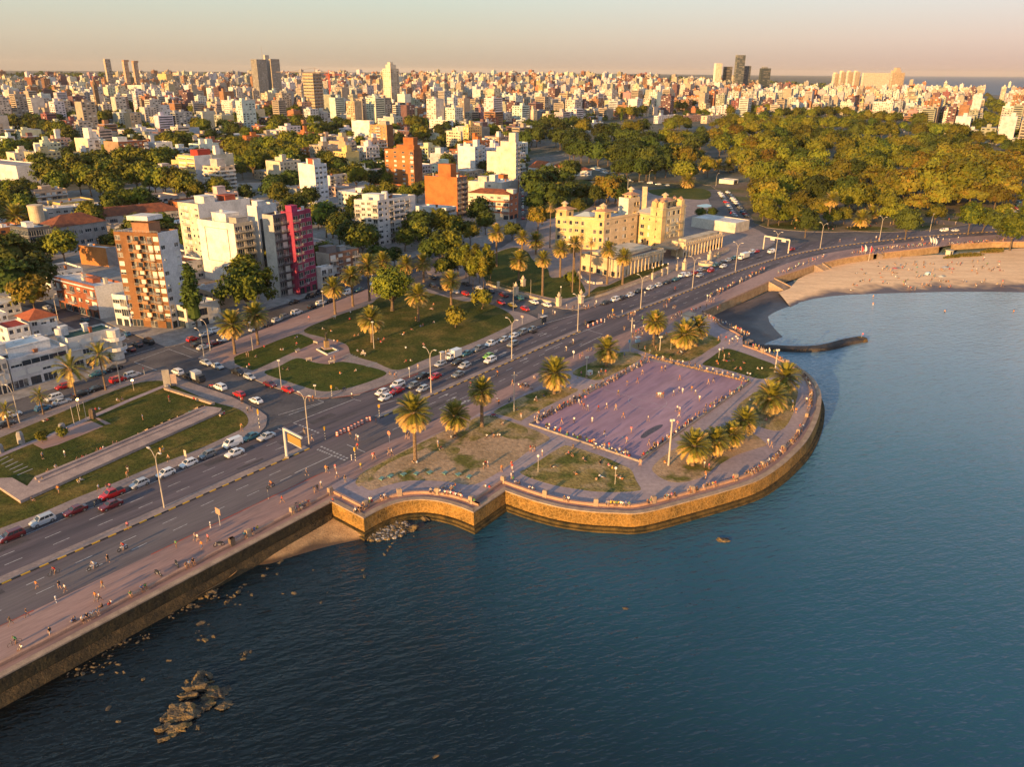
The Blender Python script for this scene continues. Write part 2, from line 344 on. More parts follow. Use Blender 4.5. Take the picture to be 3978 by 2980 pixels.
for q in (((1500,-200),(40000,-200),(40000,900),(1500,900)),((-900,900),(40000,900),(40000,45000),(-900,45000))): mb.face([(x,y,-3.9) for x,y in q],OPEN)
struct(mb.build('open_sea'))
# ---- carriageways and their paint
mb=MB(); e1=med(-14.4,-260,430); e2=med(12.9,-260,430)
for a,b in zip(range(len(e1)-1),range(len(e1)-1)):
    pass
ribbon(mb,med(-.75),26.6,0,ASPH); struct(mb.build('road'))
mb=MB()
def dashes(d,gap,on,x0,x1,w=.16,z=.006):
    l=[p for p in offset(MED,d)]; acc=0
    for a,b in zip(l,l[1:]):
        L=(b-a).length; t=0
        while t<L:
            s=(acc+t)%(gap+on); st=min(on-s if s<on else gap+on-s,L-t)
            p=a+(b-a)*(t/L); q=a+(b-a)*((t+st)/L)
            if s<on and x0<p.x<x1 and st>.2 and p.y>30: ribbon(mb,[p,q],w,z,WHITE)
            t+=st+1e-4
        acc+=L
for d in (4.6,8.4,-4.4,-7.8): dashes(d,5.2,2.9,-140,-47); dashes(d,5.2,2.9,-31,22); dashes(d,5.2,2.9,40,330)
dashes(-11.9,0.01,9,-120,-66,.12); dashes(-11.9,.01,9,-30,6,.12)
for s in ('J 400,690 790,577','J 490,690 790,583','J 525,760 1050,555','J 525,757 560,770','J 1050,555 1110,570','J 790,577 740,562','J 1250,605 1420,560','J 540,1190 870,1038','J 990,945 1145,1010','J 395,805 500,850',
 'J 510,925 560,905','E 1150,1450 1450,1340','E 1450,1340 1650,1412','E 1150,1450 1345,1522','E 1570,1315 1700,1365','E 1080,1405 1330,1330','E 950,1210 1110,1255','E 1020,1295 1090,1320','G 715,1335 1000,1255','G 560,1395 710,1350',
 'L 700,470 850,400','L 1005,430 1180,345','L 960,330 1190,240','L 1050,285 1200,330'): ribbon(mb,pts(s),.22,.008,WHITE)
for a,b_ in (('J 735,985 870,1040',7),('J 765,960 1010,1070',9),('J 880,1040 985,1085',4),('J 580,775 760,850',7),('J 640,905 450,830',0)):
    q=pts(a)
    for i in range(b_): ribbon(mb,[q[0].lerp(q[1],i/b_),q[0].lerp(q[1],(i+.55)/b_)],.5,.009,WHITE)
for c,x,y in (('L',265,475),('L',340,492),('L',405,515),('L',520,545),('L',690,330),('L',20,910),('J',1820,525),('J',1890,550),('J',1990,580)):
    o=at(c,x,y); d=Vector((math.sin(R(38)),math.cos(R(38)),0)); n=Vector((d.y,-d.x,0)); z=Vector((0,0,.01))
    mb.face((o-d*2-n*.12+z,o-d*2+n*.12+z,o+d*.5+n*.12+z,o+d*.5-n*.12+z),WHITE); mb.face((o+d*.5-n*.5+z,o+d*.5+n*.5+z,o+d*1.9+z),WHITE)
struct(mb.build('road_marking'))
PATCH=mat('tarmac_patch',(.06,.053,.056),.9,c2=(.09,.078,.08),scale=.5,fine=.15); IRON=plain((.05,.045,.045),.6); rq=random.Random(8); mb=MB()
for k in range(46):
    i=rq.randrange(8,len(MED)-14); d=rq.choice((-10,-6.2,-3,3,6.4,10.2)); o=offset(MED,d)[i]; t_=(MED[i+1]-MED[i]).normalized(); n=Vector((t_.y,-t_.x,0)); o=o+t_*rq.uniform(-8,8)
    if o.y<60: continue
    a,b_=rq.uniform(1.5,7),rq.uniform(.35,1.1); z=Vector((0,0,.004)); mb.face([o+t_*a*u_+n*b_*v_+z for u_,v_ in ((-1,-1),(1,-1+rq.uniform(-.2,.2)),(1+rq.uniform(-.1,.1),1),(-1,1))][::-1],PATCH)
    if k%3==0: c_=o+t_*9; mb.face([c_+Vector((.38*math.cos(j*.5236),.38*math.sin(j*.5236),.005)) for j in range(12)],IRON)
struct(mb.build('road_patch'))
# median strips with their yellow and black kerb
def medstrip(x0,x1,w,name='median'):
    c=[p for p in MED if x0<p.x<x1]
    mid=lambda x:next(a.lerp(b,(x-a.x)/(b.x-a.x)) for a,b in zip(MED,MED[1:]) if a.x<=x<=b.x)
    c=[mid(x0)]+c+[mid(x1)]
    A_=offset(c,w/2); B_=offset(c,-w/2); mb=MB()
    ends=lambda p,q:[p.lerp(q,.5)+(p-q).cross(Vector((0,0,1))).normalized()*w*.45]
    poly(mb,A_+B_[::-1],.15,PAVE,KERB,0); o=struct(mb.build('median_strip'))
    mk=MB(); i=0; acc=0
    for a,b in zip(A_,A_[1:]):
        L=(b-a).length; t=0
        while t<L-1e-3:
            st=min(1.5-(acc+t)%1.5,L-t); st=max(st,.05); k=int((acc+t+.001)//1.5)%2
            p=a+(b-a)*(t/L); q=a+(b-a)*((t+st)/L); n=Vector(((b-a).y,-(b-a).x,0)).normalized()*.06
            if p.y>40: mk.face((p+n+Vector((0,0,.002)),q+n+Vector((0,0,.002)),q+n+Vector((0,0,.158)),p+n+Vector((0,0,.158))),YEL if k else BLK); mk.face((p+n+Vector((0,0,.158)),q+n+Vector((0,0,.158)),q-n*3.5+Vector((0,0,.158)),p-n*3.5+Vector((0,0,.158))),YEL if k else BLK)
            t+=st
        acc+=L
    struct(mk.build('kerb_paint'))
medstrip(-200,-46.8,2.3); medstrip(-33.5,22.5,2.0); medstrip(37,640,1.8)
# ---- promenade and terrace
prom=offset(SW1,-2.4)+NW+BW+BW2+BW3+BW4+BW5
edge=[p for p in med(12.7) if p.x<700]
north=[p for p in edge]
# beyond the terrace the pavement narrows towards the beach wall
e=[]
for p in edge:
    k=0 if p.x<58 else min(1,(p.x-58)/50)
    e.append(p)
edge=[p-(Vector((offset(MED,1)[0].x,0,0))*0) for p in e]
near=[p for p,q in zip(offset(MED,12.7),offset(MED,8.6)) ]
far_=offset(MED,8.6); ed=[]
for p,q in zip(near,far_):
    k=max(0,min(1,(p.x-70)/60)); ed.append(p.lerp(q,k))
ed=[p for p in ed if p.x<720]
slab('promenade',prom+[Vector((760,487,0))]+ed[::-1],.12,TILEP,-.05,KERB)
slab('terrace_paving',offset(SW1,-2.9)[2:]+pts('M 850,350 780,312 700,280 655,250 640,215 610,190 560,170')+pts('L 1960,250 1750,310 1500,420 1440,450 1350,470 930,640 560,820 260,985 130,1010 J 2060,720 1700,880 1400,1040 1150,1165 1060,1255 O 760,560 640,640'),.126,PATH)
mb=MB()
for a,b in zip(ed,ed[1:]):
    if -64<a.x<-42 or -105<a.x<-80: ribbon(mb,[a,b],.3,.13,REDK)
rk=smooth(pts('J 545,492 620,535 740,549 850,545 1000,530 1130,500 1300,450 1500,375 1600,335'),3,False)
struct(mb.build('red_kerb'))
# lawns and worn patches of the terrace
def lawn(name,s,m,z=.14,sm=True):
    p=pts(s); return slab(name,smooth(p,4) if sm else p,z,m,.1)
lawn('sandy_lawn','J 1065,1265 1090,1310 O 900,640 970,678 1100,640 1300,597 1600,600 1830,632 1990,570 2209,430 L 560,1335 735,1240 690,1190 500,1110 330,1060 240,1030 100,1045 J 2080,725 1900,795 1700,890 1400,1040 1150,1170',SANDP)
for i,s in enumerate(('J 1075,1260 1150,1185 1400,1050 1700,900 1760,900 1640,990 1450,1060 1280,1150 1150,1260','L 60,1090 150,1050 300,1060 540,1140 520,1220 400,1230 250,1190 60,1250','J 1820,960 1960,985 1900,1060 1850,1040')):
    lawn('grass_patch',s,GRASSD,.15)
lawn('shadowed_lawn','S 440,510 520,460 700,350 900,220 1060,130 1150,130 1400,200 1700,310 1900,400 2030,470 2100,620 2170,740 2100,775 1800,790 1500,780 1250,745 1000,705 800,655 600,590',GRASSD)
lawn('palm_strip','L 260,1000 420,910 600,830 760,790 900,790 985,808 920,850 700,960 520,1060 480,1075 380,1040',GRASSD)
lawn('palm_strip','L 935,660 1130,560 1330,490 1450,485 1530,522 1450,590 1250,690 1160,725 1060,710',GRASSD)
lawn('rocky_lawn','L 1440,430 1600,380 1760,320 2000,310 2150,350 2209,395 2100,470 1990,540 1900,565 1750,542 1600,500',GRASSD)
lawn('sea_lawn','M 505,590 580,530 650,480 720,455 850,490 1000,545 1120,592 1125,640 1060,705 980,712 800,662 600,612',GRASSG)
lawn('palm_lawn','M 800,960 960,830 1100,780 1290,800 1325,830 1310,900 1280,1020 1170,1160 940,1105 890,1050',GRASSD)
lawn('palm_sand','M 80,1470 200,1360 400,1240 700,1120 860,1140 1050,1270 980,1310 800,1370 640,1460 500,1560 330,1605 200,1590 100,1530',SANDP)
slab('football_court',pts('L 565,1105 1510,1425 2466,745 1590,555'),.136,COURT,.1)
mb=MB()
q=[p for p in pts('L 565,1105 1510,1425 2466,745 1590,555')]
u=(q[2]-q[1]).normalized(); v=(q[0]-q[1]).normalized(); o=q[1]
def cl(pl,w=.14): ribbon(mb,[o+u*a_+v*b_ for a_,b_ in pl],w,.143,WHITE)
cl([(31,15.5+0)]+[(31,29)],.08); cl([(31,1.5),(31,15)],.08)
cl([(31+5*math.cos(t*.314),15.5+5*math.sin(t*.314)) for t in range(21)],.07)
cl([(3,10),(3,21)],.07); cl([(18,2),(20,2.5)],.3); cl([(8,9),(8.6,9.6)],.4)
struct(mb.build('court_marking'))
DSTAIN=mat('damp_patch',(.07,.06,.075),.6,c2=(.1,.08,.09),scale=.5)
slab('damp_stain',smooth(pts('L 1520,1215 1560,1170 1650,1120 1710,1110 1690,1140 1600,1195 1550,1225')),.142,DSTAIN)
# ---- blocks north of the avenue
far_kerb=lambda x0,x1:[p for p in offset(MED,-14.4) if x0<=p.x<=x1]
B1=far_kerb(-190,-78)+pts('J 245,842 292,790 305,730 300,700 240,655 150,612 0,535 I 1800,470 1560,388 1490,352 1400,325 1300,325 1240,345 1000,425 620,575 300,700 0,822')+[at('I',-500,1020)]
slab('memorial_pavement',B1,.12,PAVE,-.02,KERB)
lawn('memorial_lawn','I 0,890 300,765 830,545 1130,433 1300,402 1425,405 1500,440 1800,572 2050,645 2128,720 2110,790 2000,850 1700,990 1330,1130 1000,1270 600,1430 300,1560 0,1670 -400,1830 -500,1100',GRASS,.135)
B2=pts('J -288,205 -100,265 0,302 110,346 270,420 400,467 540,500 620,537 740,550 850,546')+far_kerb(-41,-8)+pts('L 500,255 640,200 700,165 640,150 G 640,1300 560,1262 420,1232 300,1200 180,1160 0,1105 F 2100,900 1950,838 1800,790 1650,765 1500,770 1330,850 1100,945 1000,978 800,1053 640,1113 560,1150 400,1215 200,1285 60,1330')
slab('plaza_pavement',B2,.12,PAVE,-.02,KERB)
mb=MB()
for a,b in zip(rk,rk[1:]): ribbon(mb,[a,b],.35,.128,REDK)
struct(mb.build('red_kerb'))
slab('plaza_path',pts('F 60,1330 250,1265 640,1113 1000,978 1330,850 1450,800 1480,880 1250,985 840,1180 700,1235 450,1335 260,1400 150,1470 0,1440'),.128,TILEP)
lawn('plaza_lawn','F 245,1440 262,1400 450,1332 760,1217 850,1230 930,1272 900,1302 700,1392 440,1512 370,1516 260,1472',GRASSG,.14)
lawn('plaza_lawn','J 282,332 400,280 560,205 700,240 830,257 950,236 1150,272 1330,332 1200,400 1000,462 850,490 720,480 500,412',GRASSG,.14)
lawn('plaza_lawn','F 840,1180 1100,1065 1400,960 1500,890 1700,850 1900,855 2209,930 G 100,1150 270,1190 400,1260 435,1320 380,1370 200,1455 0,1540 F 1900,1425 1650,1522 1450,1455 1300,1412 1240,1385 1200,1300 1000,1240',GRASS,.14)
lawn('statue_terrace','F 850,1235 1000,1245 1200,1305 1290,1350 1250,1390 1190,1440 1090,1470 1000,1470 800,1410 700,1392 900,1302',TILEP,.132,False)
mb=MB()
for k in range(4):
    a,b=pts('F %d,%d %d,%d'%(1165+k*22,1415+k*8,1240+k*22,1382+k*8)); ribbon(mb,[a,b],.5,.16+.02*(3-k),CONC)
for k in range(2):
    a,b=pts('F %d,%d %d,%d'%(1375+k*18,1492+k*4,1448+k*18,1455+k*4)); ribbon(mb,[a,b],.5,.16,CONC)
struct(mb.build('plaza_steps'))
B3=pts('G 850,1215 770,1195 600,1130 300,1060 0,985 F 2060,740 1900,690 1860,560 G 120,740 330,690')+[at('G',520,560),at('G',560,420),at('C',150,1400),at('C',180,1300),at('C',300,1290),at('C',640,1300),at('C',900,1390),at('C',1150,1420),at('C',1500,1420),at('C',1640,1440),at('C',1730,1657)]+pts('H 250,345 330,380 430,425 520,480 540,510 480,545 410,560')+far_kerb(36,118)[::-1]+pts('G 1150,1185 980,1225')
slab('hotel_pavement',B3,.12,PAVE,-.02,KERB)
lawn('hotel_lawn','G 230,760 420,690 540,720 600,800 720,870 760,950 950,930 1040,1040 1020,1090 840,1130 600,1090 300,1030 200,1000 160,850',GRASSG,.14)
lawn('hotel_lawn','G 1040,1140 1200,1080 1400,1000 1600,920 1690,880 1760,840 1720,830 1500,900 1340,970 1230,1020 1150,1030 1060,1100',GRASS,.14)
lawn('garden_lawn','C 1150,1410 1350,1395 1580,1395 1680,1430 1640,1490 1400,1480 1200,1450',GRASSG,.14); lawn('garden_lawn','C 130,1430 300,1340 520,1320 650,1340 700,1450 640,1560 400,1640 150,1640',GRASSG,.14); lawn('pool_water','C 1560,1545 1640,1530 1690,1545 1640,1560',plain((.08,.22,.24),.1),.15)
B4=pts('H 395,372 480,405 600,420 760,432 900,436 1080,430 1240,436 1400,432 1560,424 1700,405 1850,380 2000,350')+[at('H',2300,280),at('D',2209,1300),Vector((700,640,0)),Vector((20,640,0)),at('C',650,1180),at('C',900,1290),at('C',1100,1340),at('C',1500,1360),at('C',1680,1370),at('C',1720,1400),at('C',1920,1500),at('C',2040,1657)]
slab('park_ground',B4,.12,PARKG,-.02,KERB)
lawn('park_lawn','H 500,400 560,375 700,365 850,385 920,415 800,425 600,412',GRASS,.14); lawn('park_lawn','H 1000,410 1100,395 1240,400 1300,415 1100,425',GRASS,.14)
lawn('park_lawn','H 1340,400 1420,390 1560,392 1590,405 1480,418 1370,415',GRASS,.14); lawn('park_lawn','H 1640,345 1760,365 1900,370 1970,345 1950,325 1800,350',GRASS,.14)
lawn('park_lawn','C 720,1250 900,1210 1150,1240 1200,1300 1000,1330 850,1300',GRASS,.14)
B5=pts('E 380,932 500,975 860,1090 1100,1195 1320,1282 1420,1322 1500,1310 1580,1290 1700,1240 1850,1172 F 200,1125 400,1060 500,1010 640,965 850,900 1000,832 1200,770 1400,700 1600,640 1850,520 G 130,690 330,620 450,500 470,300 C 55,1250')+[Vector((-4,630,0)),Vector((-900,630,0)),at('E',-1500,700)]
slab('city_pavement',B5,.12,CONC,-.02,KERB)
B6=pts('I 0,605 450,470 770,372 1000,262 1075,240 1085,225 1060,190 1000,150 900,90')+pts('E 480,1085 360,1010')+[at('E',-600,800),at('E',-1400,1600)]
slab('corner_pavement',B6,.12,CONC,-.02,KERB)
# ================================================================ sea walls
def sweep(mb,line,prof,m,full=None,lo=0):         # profile points (inward distance, height); one sheet per strip
    L=[(offset(full or line,-d)[lo:lo+len(line)],z) for d,z in prof]
    for k,((a,za),(b,zb)) in enumerate(zip(L,L[1:])):
        mm=m[k] if isinstance(m,(list,tuple)) else m
        for i in range(len(line)-1):
            mb.face((Vector((a[i].x,a[i].y,za)),Vector((a[i+1].x,a[i+1].y,za)),Vector((b[i+1].x,b[i+1].y,zb)),Vector((b[i].x,b[i].y,zb))),mm)
WALLD=mat('shaded_weedy_stone',(.05,.037,.016),.9,c2=(.024,.019,.01),scale=.3,thr=.5,wid=.3,fine=.3,bump=.7,bscale=1.2)  # algae-dark stone, with the shade of this face put into the colour too
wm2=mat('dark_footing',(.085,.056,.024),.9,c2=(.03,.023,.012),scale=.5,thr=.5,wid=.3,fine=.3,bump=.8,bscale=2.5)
def seawall(lo,hi,label,pill,wm=None):
    t=thing('sea_wall',label,'sea wall'); line=SW1[lo:hi]
    def strip(nm,prof,m): mb=MB(); sweep(mb,line,prof,m,SW1,lo); mb.build(nm,t)
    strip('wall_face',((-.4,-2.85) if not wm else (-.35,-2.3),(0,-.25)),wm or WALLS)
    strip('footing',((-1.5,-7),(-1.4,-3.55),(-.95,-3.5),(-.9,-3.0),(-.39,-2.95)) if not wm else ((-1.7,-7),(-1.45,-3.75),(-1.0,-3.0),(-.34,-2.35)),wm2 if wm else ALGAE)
    strip('coping',((.02,-.25),(-.08,-.25),(-.08,0),(1.0,.02),(1.0,-.14),(1.15,-.14)),COPE)
    strip('ledge',((1.15,-.14),(2.3,-.1)),TILEP)
    strip('bench_wall',((2.3,-.1),(2.3,.2),(2.2,.2),(2.2,.52),(2.75,.52),(2.75,-.3)),BENCH)
    q=offset(SW1,-2.5)[lo:hi]
    for p,rz in pill(q):
        mb=MB(); mb.cbox(0,0,-.1,.95,.75,1.45,COPE); mb.cbox(0,0,1.35,.85,.65,.12,COPE); mb.build('pillar',t,(p.x,p.y,0),rz)
    return t
def every(step,first=0,skip=()):
    def f(q):
        o=[];acc=-first;nxt=0
        for a,b in zip(q,q[1:]):
            L=(b-a).length
            while nxt<=acc+L:
                if nxt>=acc:
                    p=a.lerp(b,(nxt-acc)/L)
                    if p.y>55: o.append((p,math.atan2((b-a).y,(b-a).x)))
                nxt+=step
            acc+=L
        return o
    return f
def listed(s):
    def f(q):
        o=[]
        for p in pts(s,.1):
            i=min(range(len(q)-1),key=lambda i:(q[i].lerp(q[i+1],.5)-p).length); d=q[i+1]-q[i]
            t=max(0,min(1,(p-q[i]).dot(d)/d.dot(d))); c=q[i]+d*t; o.append((Vector((c.x,c.y,0)),math.atan2(d.y,d.x)))
        return o
    return f
n1,n2=len(SW),len(SW)+len(arc1)
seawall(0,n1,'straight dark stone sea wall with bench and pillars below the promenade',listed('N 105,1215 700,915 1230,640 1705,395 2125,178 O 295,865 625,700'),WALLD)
seawall(n1-1,n2+1,'golden stepped sea wall bastion with concave middle beside the small cove',listed('Q 415,800 930,640 1478,600 1975,725'))
seawall(n2,len(SW1),'long curved sea wall sweeping round the football terrace',listed('S 225,620 808,830 1528,940 W 1405,1080 1493,1062 1577,1030 M 1000,1460 1205,1330 1340,1190 1425,1050 1465,915 1395,690 1240,585 1025,485'))
def lowwall(line,label,zb,h=.55,m=COPE):
    t=thing('beach_wall',label,'retaining wall')
    mb=MB(); sweep(mb,line,((-.25,zb),(0,.1)),mat('beach_wall_stone',(.4,.26,.13),.9,c2=(.28,.17,.08),scale=.5,fine=.2,bump=.5,bscale=1.5)); mb.build('wall_face',t)
    mb=MB(); sweep(mb,line,((-.1,.1),(-.1,h),(.5,h),(.5,.05)),BENCH); mb.build('parapet',t)
    return t
lowwall(NW,'curved low stone parapet between terrace and dark wet sand',-3.6)
lowwall(BW,'shadowed beach wall leading down to the first beach stairs',-3.2); lowwall(BW2,'short beach wall between two flights of beach stairs',-3); lowwall(BW3,'curved beach wall behind the red and white flags',-3)
lowwall(BW4,'beach wall with faded red lettering beside the three white flags',-3); lowwall(BW5,'beach wall behind the grassy dune',-2.5)
def stairs(c,a,b,n,label):                       # from the top edge a (2 points) down to b
    t=thing('beach_stairs',label,'stairs'); a=[at(c,*p,.1) for p in a]; b=[at(c,*p,-3.0) for p in b]; mb=MB()
    for i in range(n):
        p0,p1=a[0].lerp(b[0],i/n),a[1].lerp(b[1],i/n); q0,q1=a[0].lerp(b[0],(i+1)/n),a[1].lerp(b[1],(i+1)/n)
        q0.z=p0.z;q1.z=p1.z; mb.face((p0,q0,q1,p1),COPE); d0=q0.copy();d1=q1.copy();d0.z-=3.1/n;d1.z-=3.1/n; mb.face((q0,d0,d1,q1),COPE)
    mb.build('flight',t)
    for p,q in zip(a,b):
        mb=MB(); d=Vector((q.x-p.x,q.y-p.y,0)).normalized(); n_=Vector((-d.y,d.x,0))*.2
        for s in (1,-1): mb.face((p+n_*s+Vector((0,0,.6)),q+n_*s+Vector((0,0,.5)),q+n_*s+Vector((0,0,-1)),p+n_*s+Vector((0,0,-3.5)))[::s],COPE)
        mb.face((p-n_+Vector((0,0,.6)),q-n_+Vector((0,0,.5)),q+n_+Vector((0,0,.5)),p+n_+Vector((0,0,.6))),COPE); mb.face((q-n_+Vector((0,0,.5)),q-n_+Vector((0,0,-1)),q+n_+Vector((0,0,-1)),q+n_+Vector((0,0,.5))),COPE); mb.build('stair_wall',t)
stairs('H',((490,772),(530,750)),((592,828),(645,806)),14,'wide stone stairs going down beside the dark wet sand')
stairs('H',((800,662),(855,648)),((868,702),(915,690)),12,'stone stairs down to the sunlit beach with sitting people')
stairs('H',((1225,582),(1255,574)),((1300,612),(1322,606)),12,'narrow stone stairs beside the white lifeguard hut')
# ================================================================ beach, cove and groyne
def resample(l,n):
    d=[0]
    for a,b in zip(l,l[1:]): d.append(d[-1]+(b-a).length)
    o=[];i=0
    for k in range(n):
        t=d[-1]*k/(n-1)
        while i<len(d)-2 and d[i+1]<t: i+=1
        o.append(l[i].lerp(l[i+1],min(1,(t-d[i])/max(1e-6,d[i+1]-d[i]))))
    return o
SANDS=[]
def loft(name,top,bot,m,n=60,k=8,ext=.12,pw=1.0):
    top=resample(top,n); bot=resample(bot,n); mb=MB(); g=[]
    for j in range(k+1):
        t=j/(k-1); g.append([a.lerp(b,t) for a,b in zip(top,bot)])
        for p,a,b in zip(g[-1],top,bot): p.z=a.z+(b.z-a.z)*(t**pw)
    for r0,r1 in zip(g,g[1:]):
        for i in range(n-1): mb.face((r0[i],r1[i],r1[i+1],r0[i+1]),m)
    o=mb.build(name,sm=True); o['kind']='structure'; SANDS.append((mb.v,mb.f)); return o
tp=[p for p in pts('H 560,840 600,835 640,810 700,740 790,705 870,668 1000,648 1200,618 1270,600 1400,600 1640,585 1720,590 1800,575 2000,560 2212,540',-2.4)]+[Vector((420,405,-2.2)),Vector((800,470,-2))]
bt=pts('H 640,940 700,908 760,890 850,872 1000,858 1300,846 1700,836 2000,836 2212,840',-3.9)+[Vector((420,300,-3.9)),Vector((800,330,-3.9))]
loft('beach_sand',tp,bt,SAND,80,10,pw=1.3)
tp=pts('H 640,812 560,835 500,830 400,880 250,940 60,1000 M 570,200 660,280 760,330 850,370 900,400',-2.9)
bt=pts('H 700,905 690,918 600,945 540,970 490,1000 500,1040 535,1085 590,1140 520,1165 M 1060,400 1000,440',-3.9)
loft('wet_sand',tp,bt,MUD,60,10,pw=1.0)
CSAND=mat('cove_sand',(.46,.29,.14),.95,c2=(.35,.21,.1),scale=.4,fine=.18,bump=.4,bscale=2); wet(CSAND,-3.82,-3.58,(.1,.06,.03))
tp=pts('N 1700,690 2000,520 O 0,1180 160,1110 310,1020 480,920 620,830 680,850 760,930 850,1000 925,1045',-3.0)
bt=pts('N 1600,760 1900,600 O -20,1320 110,1305 230,1270 330,1235 450,1200 550,1170 650,1145 750,1125 820,1110 930,1085',-3.9)
loft('cove_sand',tp,bt,CSAND,50,8,pw=1.2)
def groyne():
    t=thing('groyne','long dark stone groyne curving out into the water','groyne')
    c=smooth(pts('M 850,425 950,432 1100,432 1250,440 1370,442 1500,436 1620,415 1750,380 1870,358',-2.9),4,False); mb=MB()
    GM=mat('groyne_stone',(.07,.055,.045),.85,c2=(.035,.03,.028),scale=.4,fine=.2,bump=.6,bscale=1.5)
    sweep(mb,c,((-2.4,-6),(-1.8,-3.0),(-1.3,-2.8),(1.3,-2.8),(1.8,-3.0),(2.4,-6)),GM); mb.build('groyne_body',t)
    e=c[-1]; d=(c[-1]-c[-2]).normalized(); mb=MB(); mb.lathe(((2.9,-2.6),(2.0,-.1),(1.2,.12),(0,.14)),mat('groyne_head',(.16,.1,.03),.9,c2=(.06,.04,.02),scale=.6),8); mb.build('groyne_head',t,e+Vector((0,0,0)))
    mb=MB(); mb.tube([(0,0,0),(0,0,1.7)],.05,RAIL,6); mb.cbox(.25,0,1.1,.5,.04,.5,plain((.7,.1,.12))); o=mb.build('marker_flag',None,e); tag(o,'small pink red marker flag on the tip of the groyne','flag')
    mb=MB(); a,b=pts('M 850,415 920,380',-1.4); n=Vector((.5,-.8,0))*1.2
    mb.box(a-n,(b-a),n*2,(0,0,.3),COPE); o=mb.build('landing_ramp'); tag(o,'flat stone landing ramp at the root of the groyne','ramp')
groyne()
ROCKM=mat('shore_rock',(.17,.125,.07),.9,c2=(.05,.043,.036),scale=.7,thr=.5,wid=.3,fine=.3,bump=1,bscale=2.5,pos=True,c3=(.2,.13,.05),s3=.5)
def rockmesh(seed,fl=.55):
    from mathutils import noise
    r=random.Random(seed); bm=bmesh.new(); bmesh.ops.create_icosphere(bm,subdivisions=4,radius=1)
    ds=[(Vector((r.gauss(0,1),r.gauss(0,1),r.gauss(0,.7))).normalized(),r.uniform(.45,.95)) for _ in range(22)]
    for v in bm.verts:
        n=v.co.normalized(); q=1.0
        for d,c in ds:
            dd=n.dot(d)
            if dd>.05: q=min(q,c/dd)
        p=n*1.7+Vector((seed*7.1,seed*3.3,0)); q*=1+.42*noise.noise(p)+.3*abs(noise.noise(p*2.3))-.12+.16*noise.noise(p*5)
        v.co=n*q; v.co.z*=fl
    me=bpy.data.meshes.new('rock'); bm.to_mesh(me); bm.free(); me.materials.append(ROCKM); return me
RK=[rockmesh(i,.32+.1*(i%4)) for i in range(9)]
RL='W 405,1540,46 385,1575,30 440,1530,28 420,1490,32 432,1462,24 372,1548,26 355,1575,20 450,1510,24 405,1505,26 470,1500,30 487,1525,22 350,1600,14 N 1730,930,48 1790,945,15 1760,1080,46 1830,1050,26 2110,1190,34 2090,1240,30 2150,1180,22 1445,1255,26 1630,780,40 1700,790,36 1580,740,34 1560,815,16 1460,850,24 1490,890,15 1830,670,50 1780,700,40 1730,720,30 1850,700,26 2055,665,34 2010,705,26 1950,745,30 2020,770,22 1930,770,14 2060,775,14 1270,1060,24 1245,1040,14 1080,1100,24 940,1140,26 870,1160,14 890,1200,14 665,1330,30 710,1370,36 790,1310,26 870,1375,22 945,1275,20 1020,1290,26 1005,1360,20 1065,1360,22 1235,1415,26 2100,600,22 2030,510,10 2160,690,24 1230,1165,8 O 60,1410,30 85,1345,24 170,1395,22 195,1295,34 320,1560,34 220,1565,12 905,1360,26 920,1415,30 600,1555,14 480,1360,12 545,1640,20 W 1560,1168,18 1352,1315,8 940,1636,9 235,1530,10 255,1560,8 O 1090,1230,24 1120,1190,26 1140,1160,20 1160,1130,16 1440,920,52 1500,900,30 1330,1000,60 1250,1010,30 1180,970,22 1230,940,22 1080,1055,12 1120,1000,22 1050,1010,16 1150,1080,16 1005,1060,14 970,1090,14 1000,1105,12 1100,1070,14 900,1085,12 1180,1020,18 1480,1000,8 1340,1070,10 550,930,14 690,945,16'
ROCKS=[]
rr_=random.Random(31)
for (x0,y0,x1,y1,n,sp) in ((1450,860,1850,660,26,45),(1900,760,2150,600,12,40),(640,1340,1090,1250,18,50),(560,1370,900,1330,8,30),(700,1280,1250,1060,14,60),(850,1180,1100,1090,8,35),(1650,960,1750,1080,5,30),(2050,1240,2150,1180,4,25),(1150,1100,1300,1030,5,30)):
    for k in range(n):
        u=rr_.random(); RL+=' N %d,%d,%d'%(x0+(x1-x0)*u+rr_.uniform(-sp,sp),y0+(y1-y0)*u+rr_.uniform(-sp,sp),rr_.choice((8,10,13,16,22)))
for k in range(26): a_=rr_.uniform(0,6.28); q_=rr_.uniform(.2,1.1); RL+=' W %d,%d,%d'%(410+72*q_*math.cos(a_)+8,1515-62*q_*math.sin(a_)-math.cos(a_)*35,rr_.choice((7,9,12,15,20)))
for c,x,y,r in raw(RL):
    zz=-3.9 if not (c=='O' and y<1120) else -3.65
    p=at(c,x,y,zz); q=at(c,x+r,y,zz); s=(q-p).length
    if c=='W': s*=1
    o=ob('shore_rock',RK[rnd.randrange(9)],None,p+Vector((0,0,-.02*s)),rnd.uniform(0,6.28)); o.scale=(s*1.15,s*.8,s*rnd.uniform(.8,1.1)*(1.5 if c=='W' and s>2 else 1)); 
    big=' large' if s>3 else ' small' if s<.9 else ''
    wh='in the dark water' if not (c=='O' and 850<y<1250) else 'on the pebbly bank below the bastion'
    tag(o,big.strip()+(' ' if big else '')+'jagged brown rock '+wh,'rock','rocks along the sea wall'); ROCKS.append(o)
PEB=mat('bank_pebbles',(.2,.15,.11),.95,c2=(.08,.06,.045),scale=1.5,fine=.3,bump=1.2,bscale=3)
mb=MB(); r=random.Random(5); ctr=pts('O 940,1060 1000,1030 1080,1000 1160,960 1230,930 1290,940 1330,1010 1250,1060 1180,1085 1100,1100 1020,1110 940,1100',-3.75); 
poly(mb,smooth(ctr),-3.78,PEB)
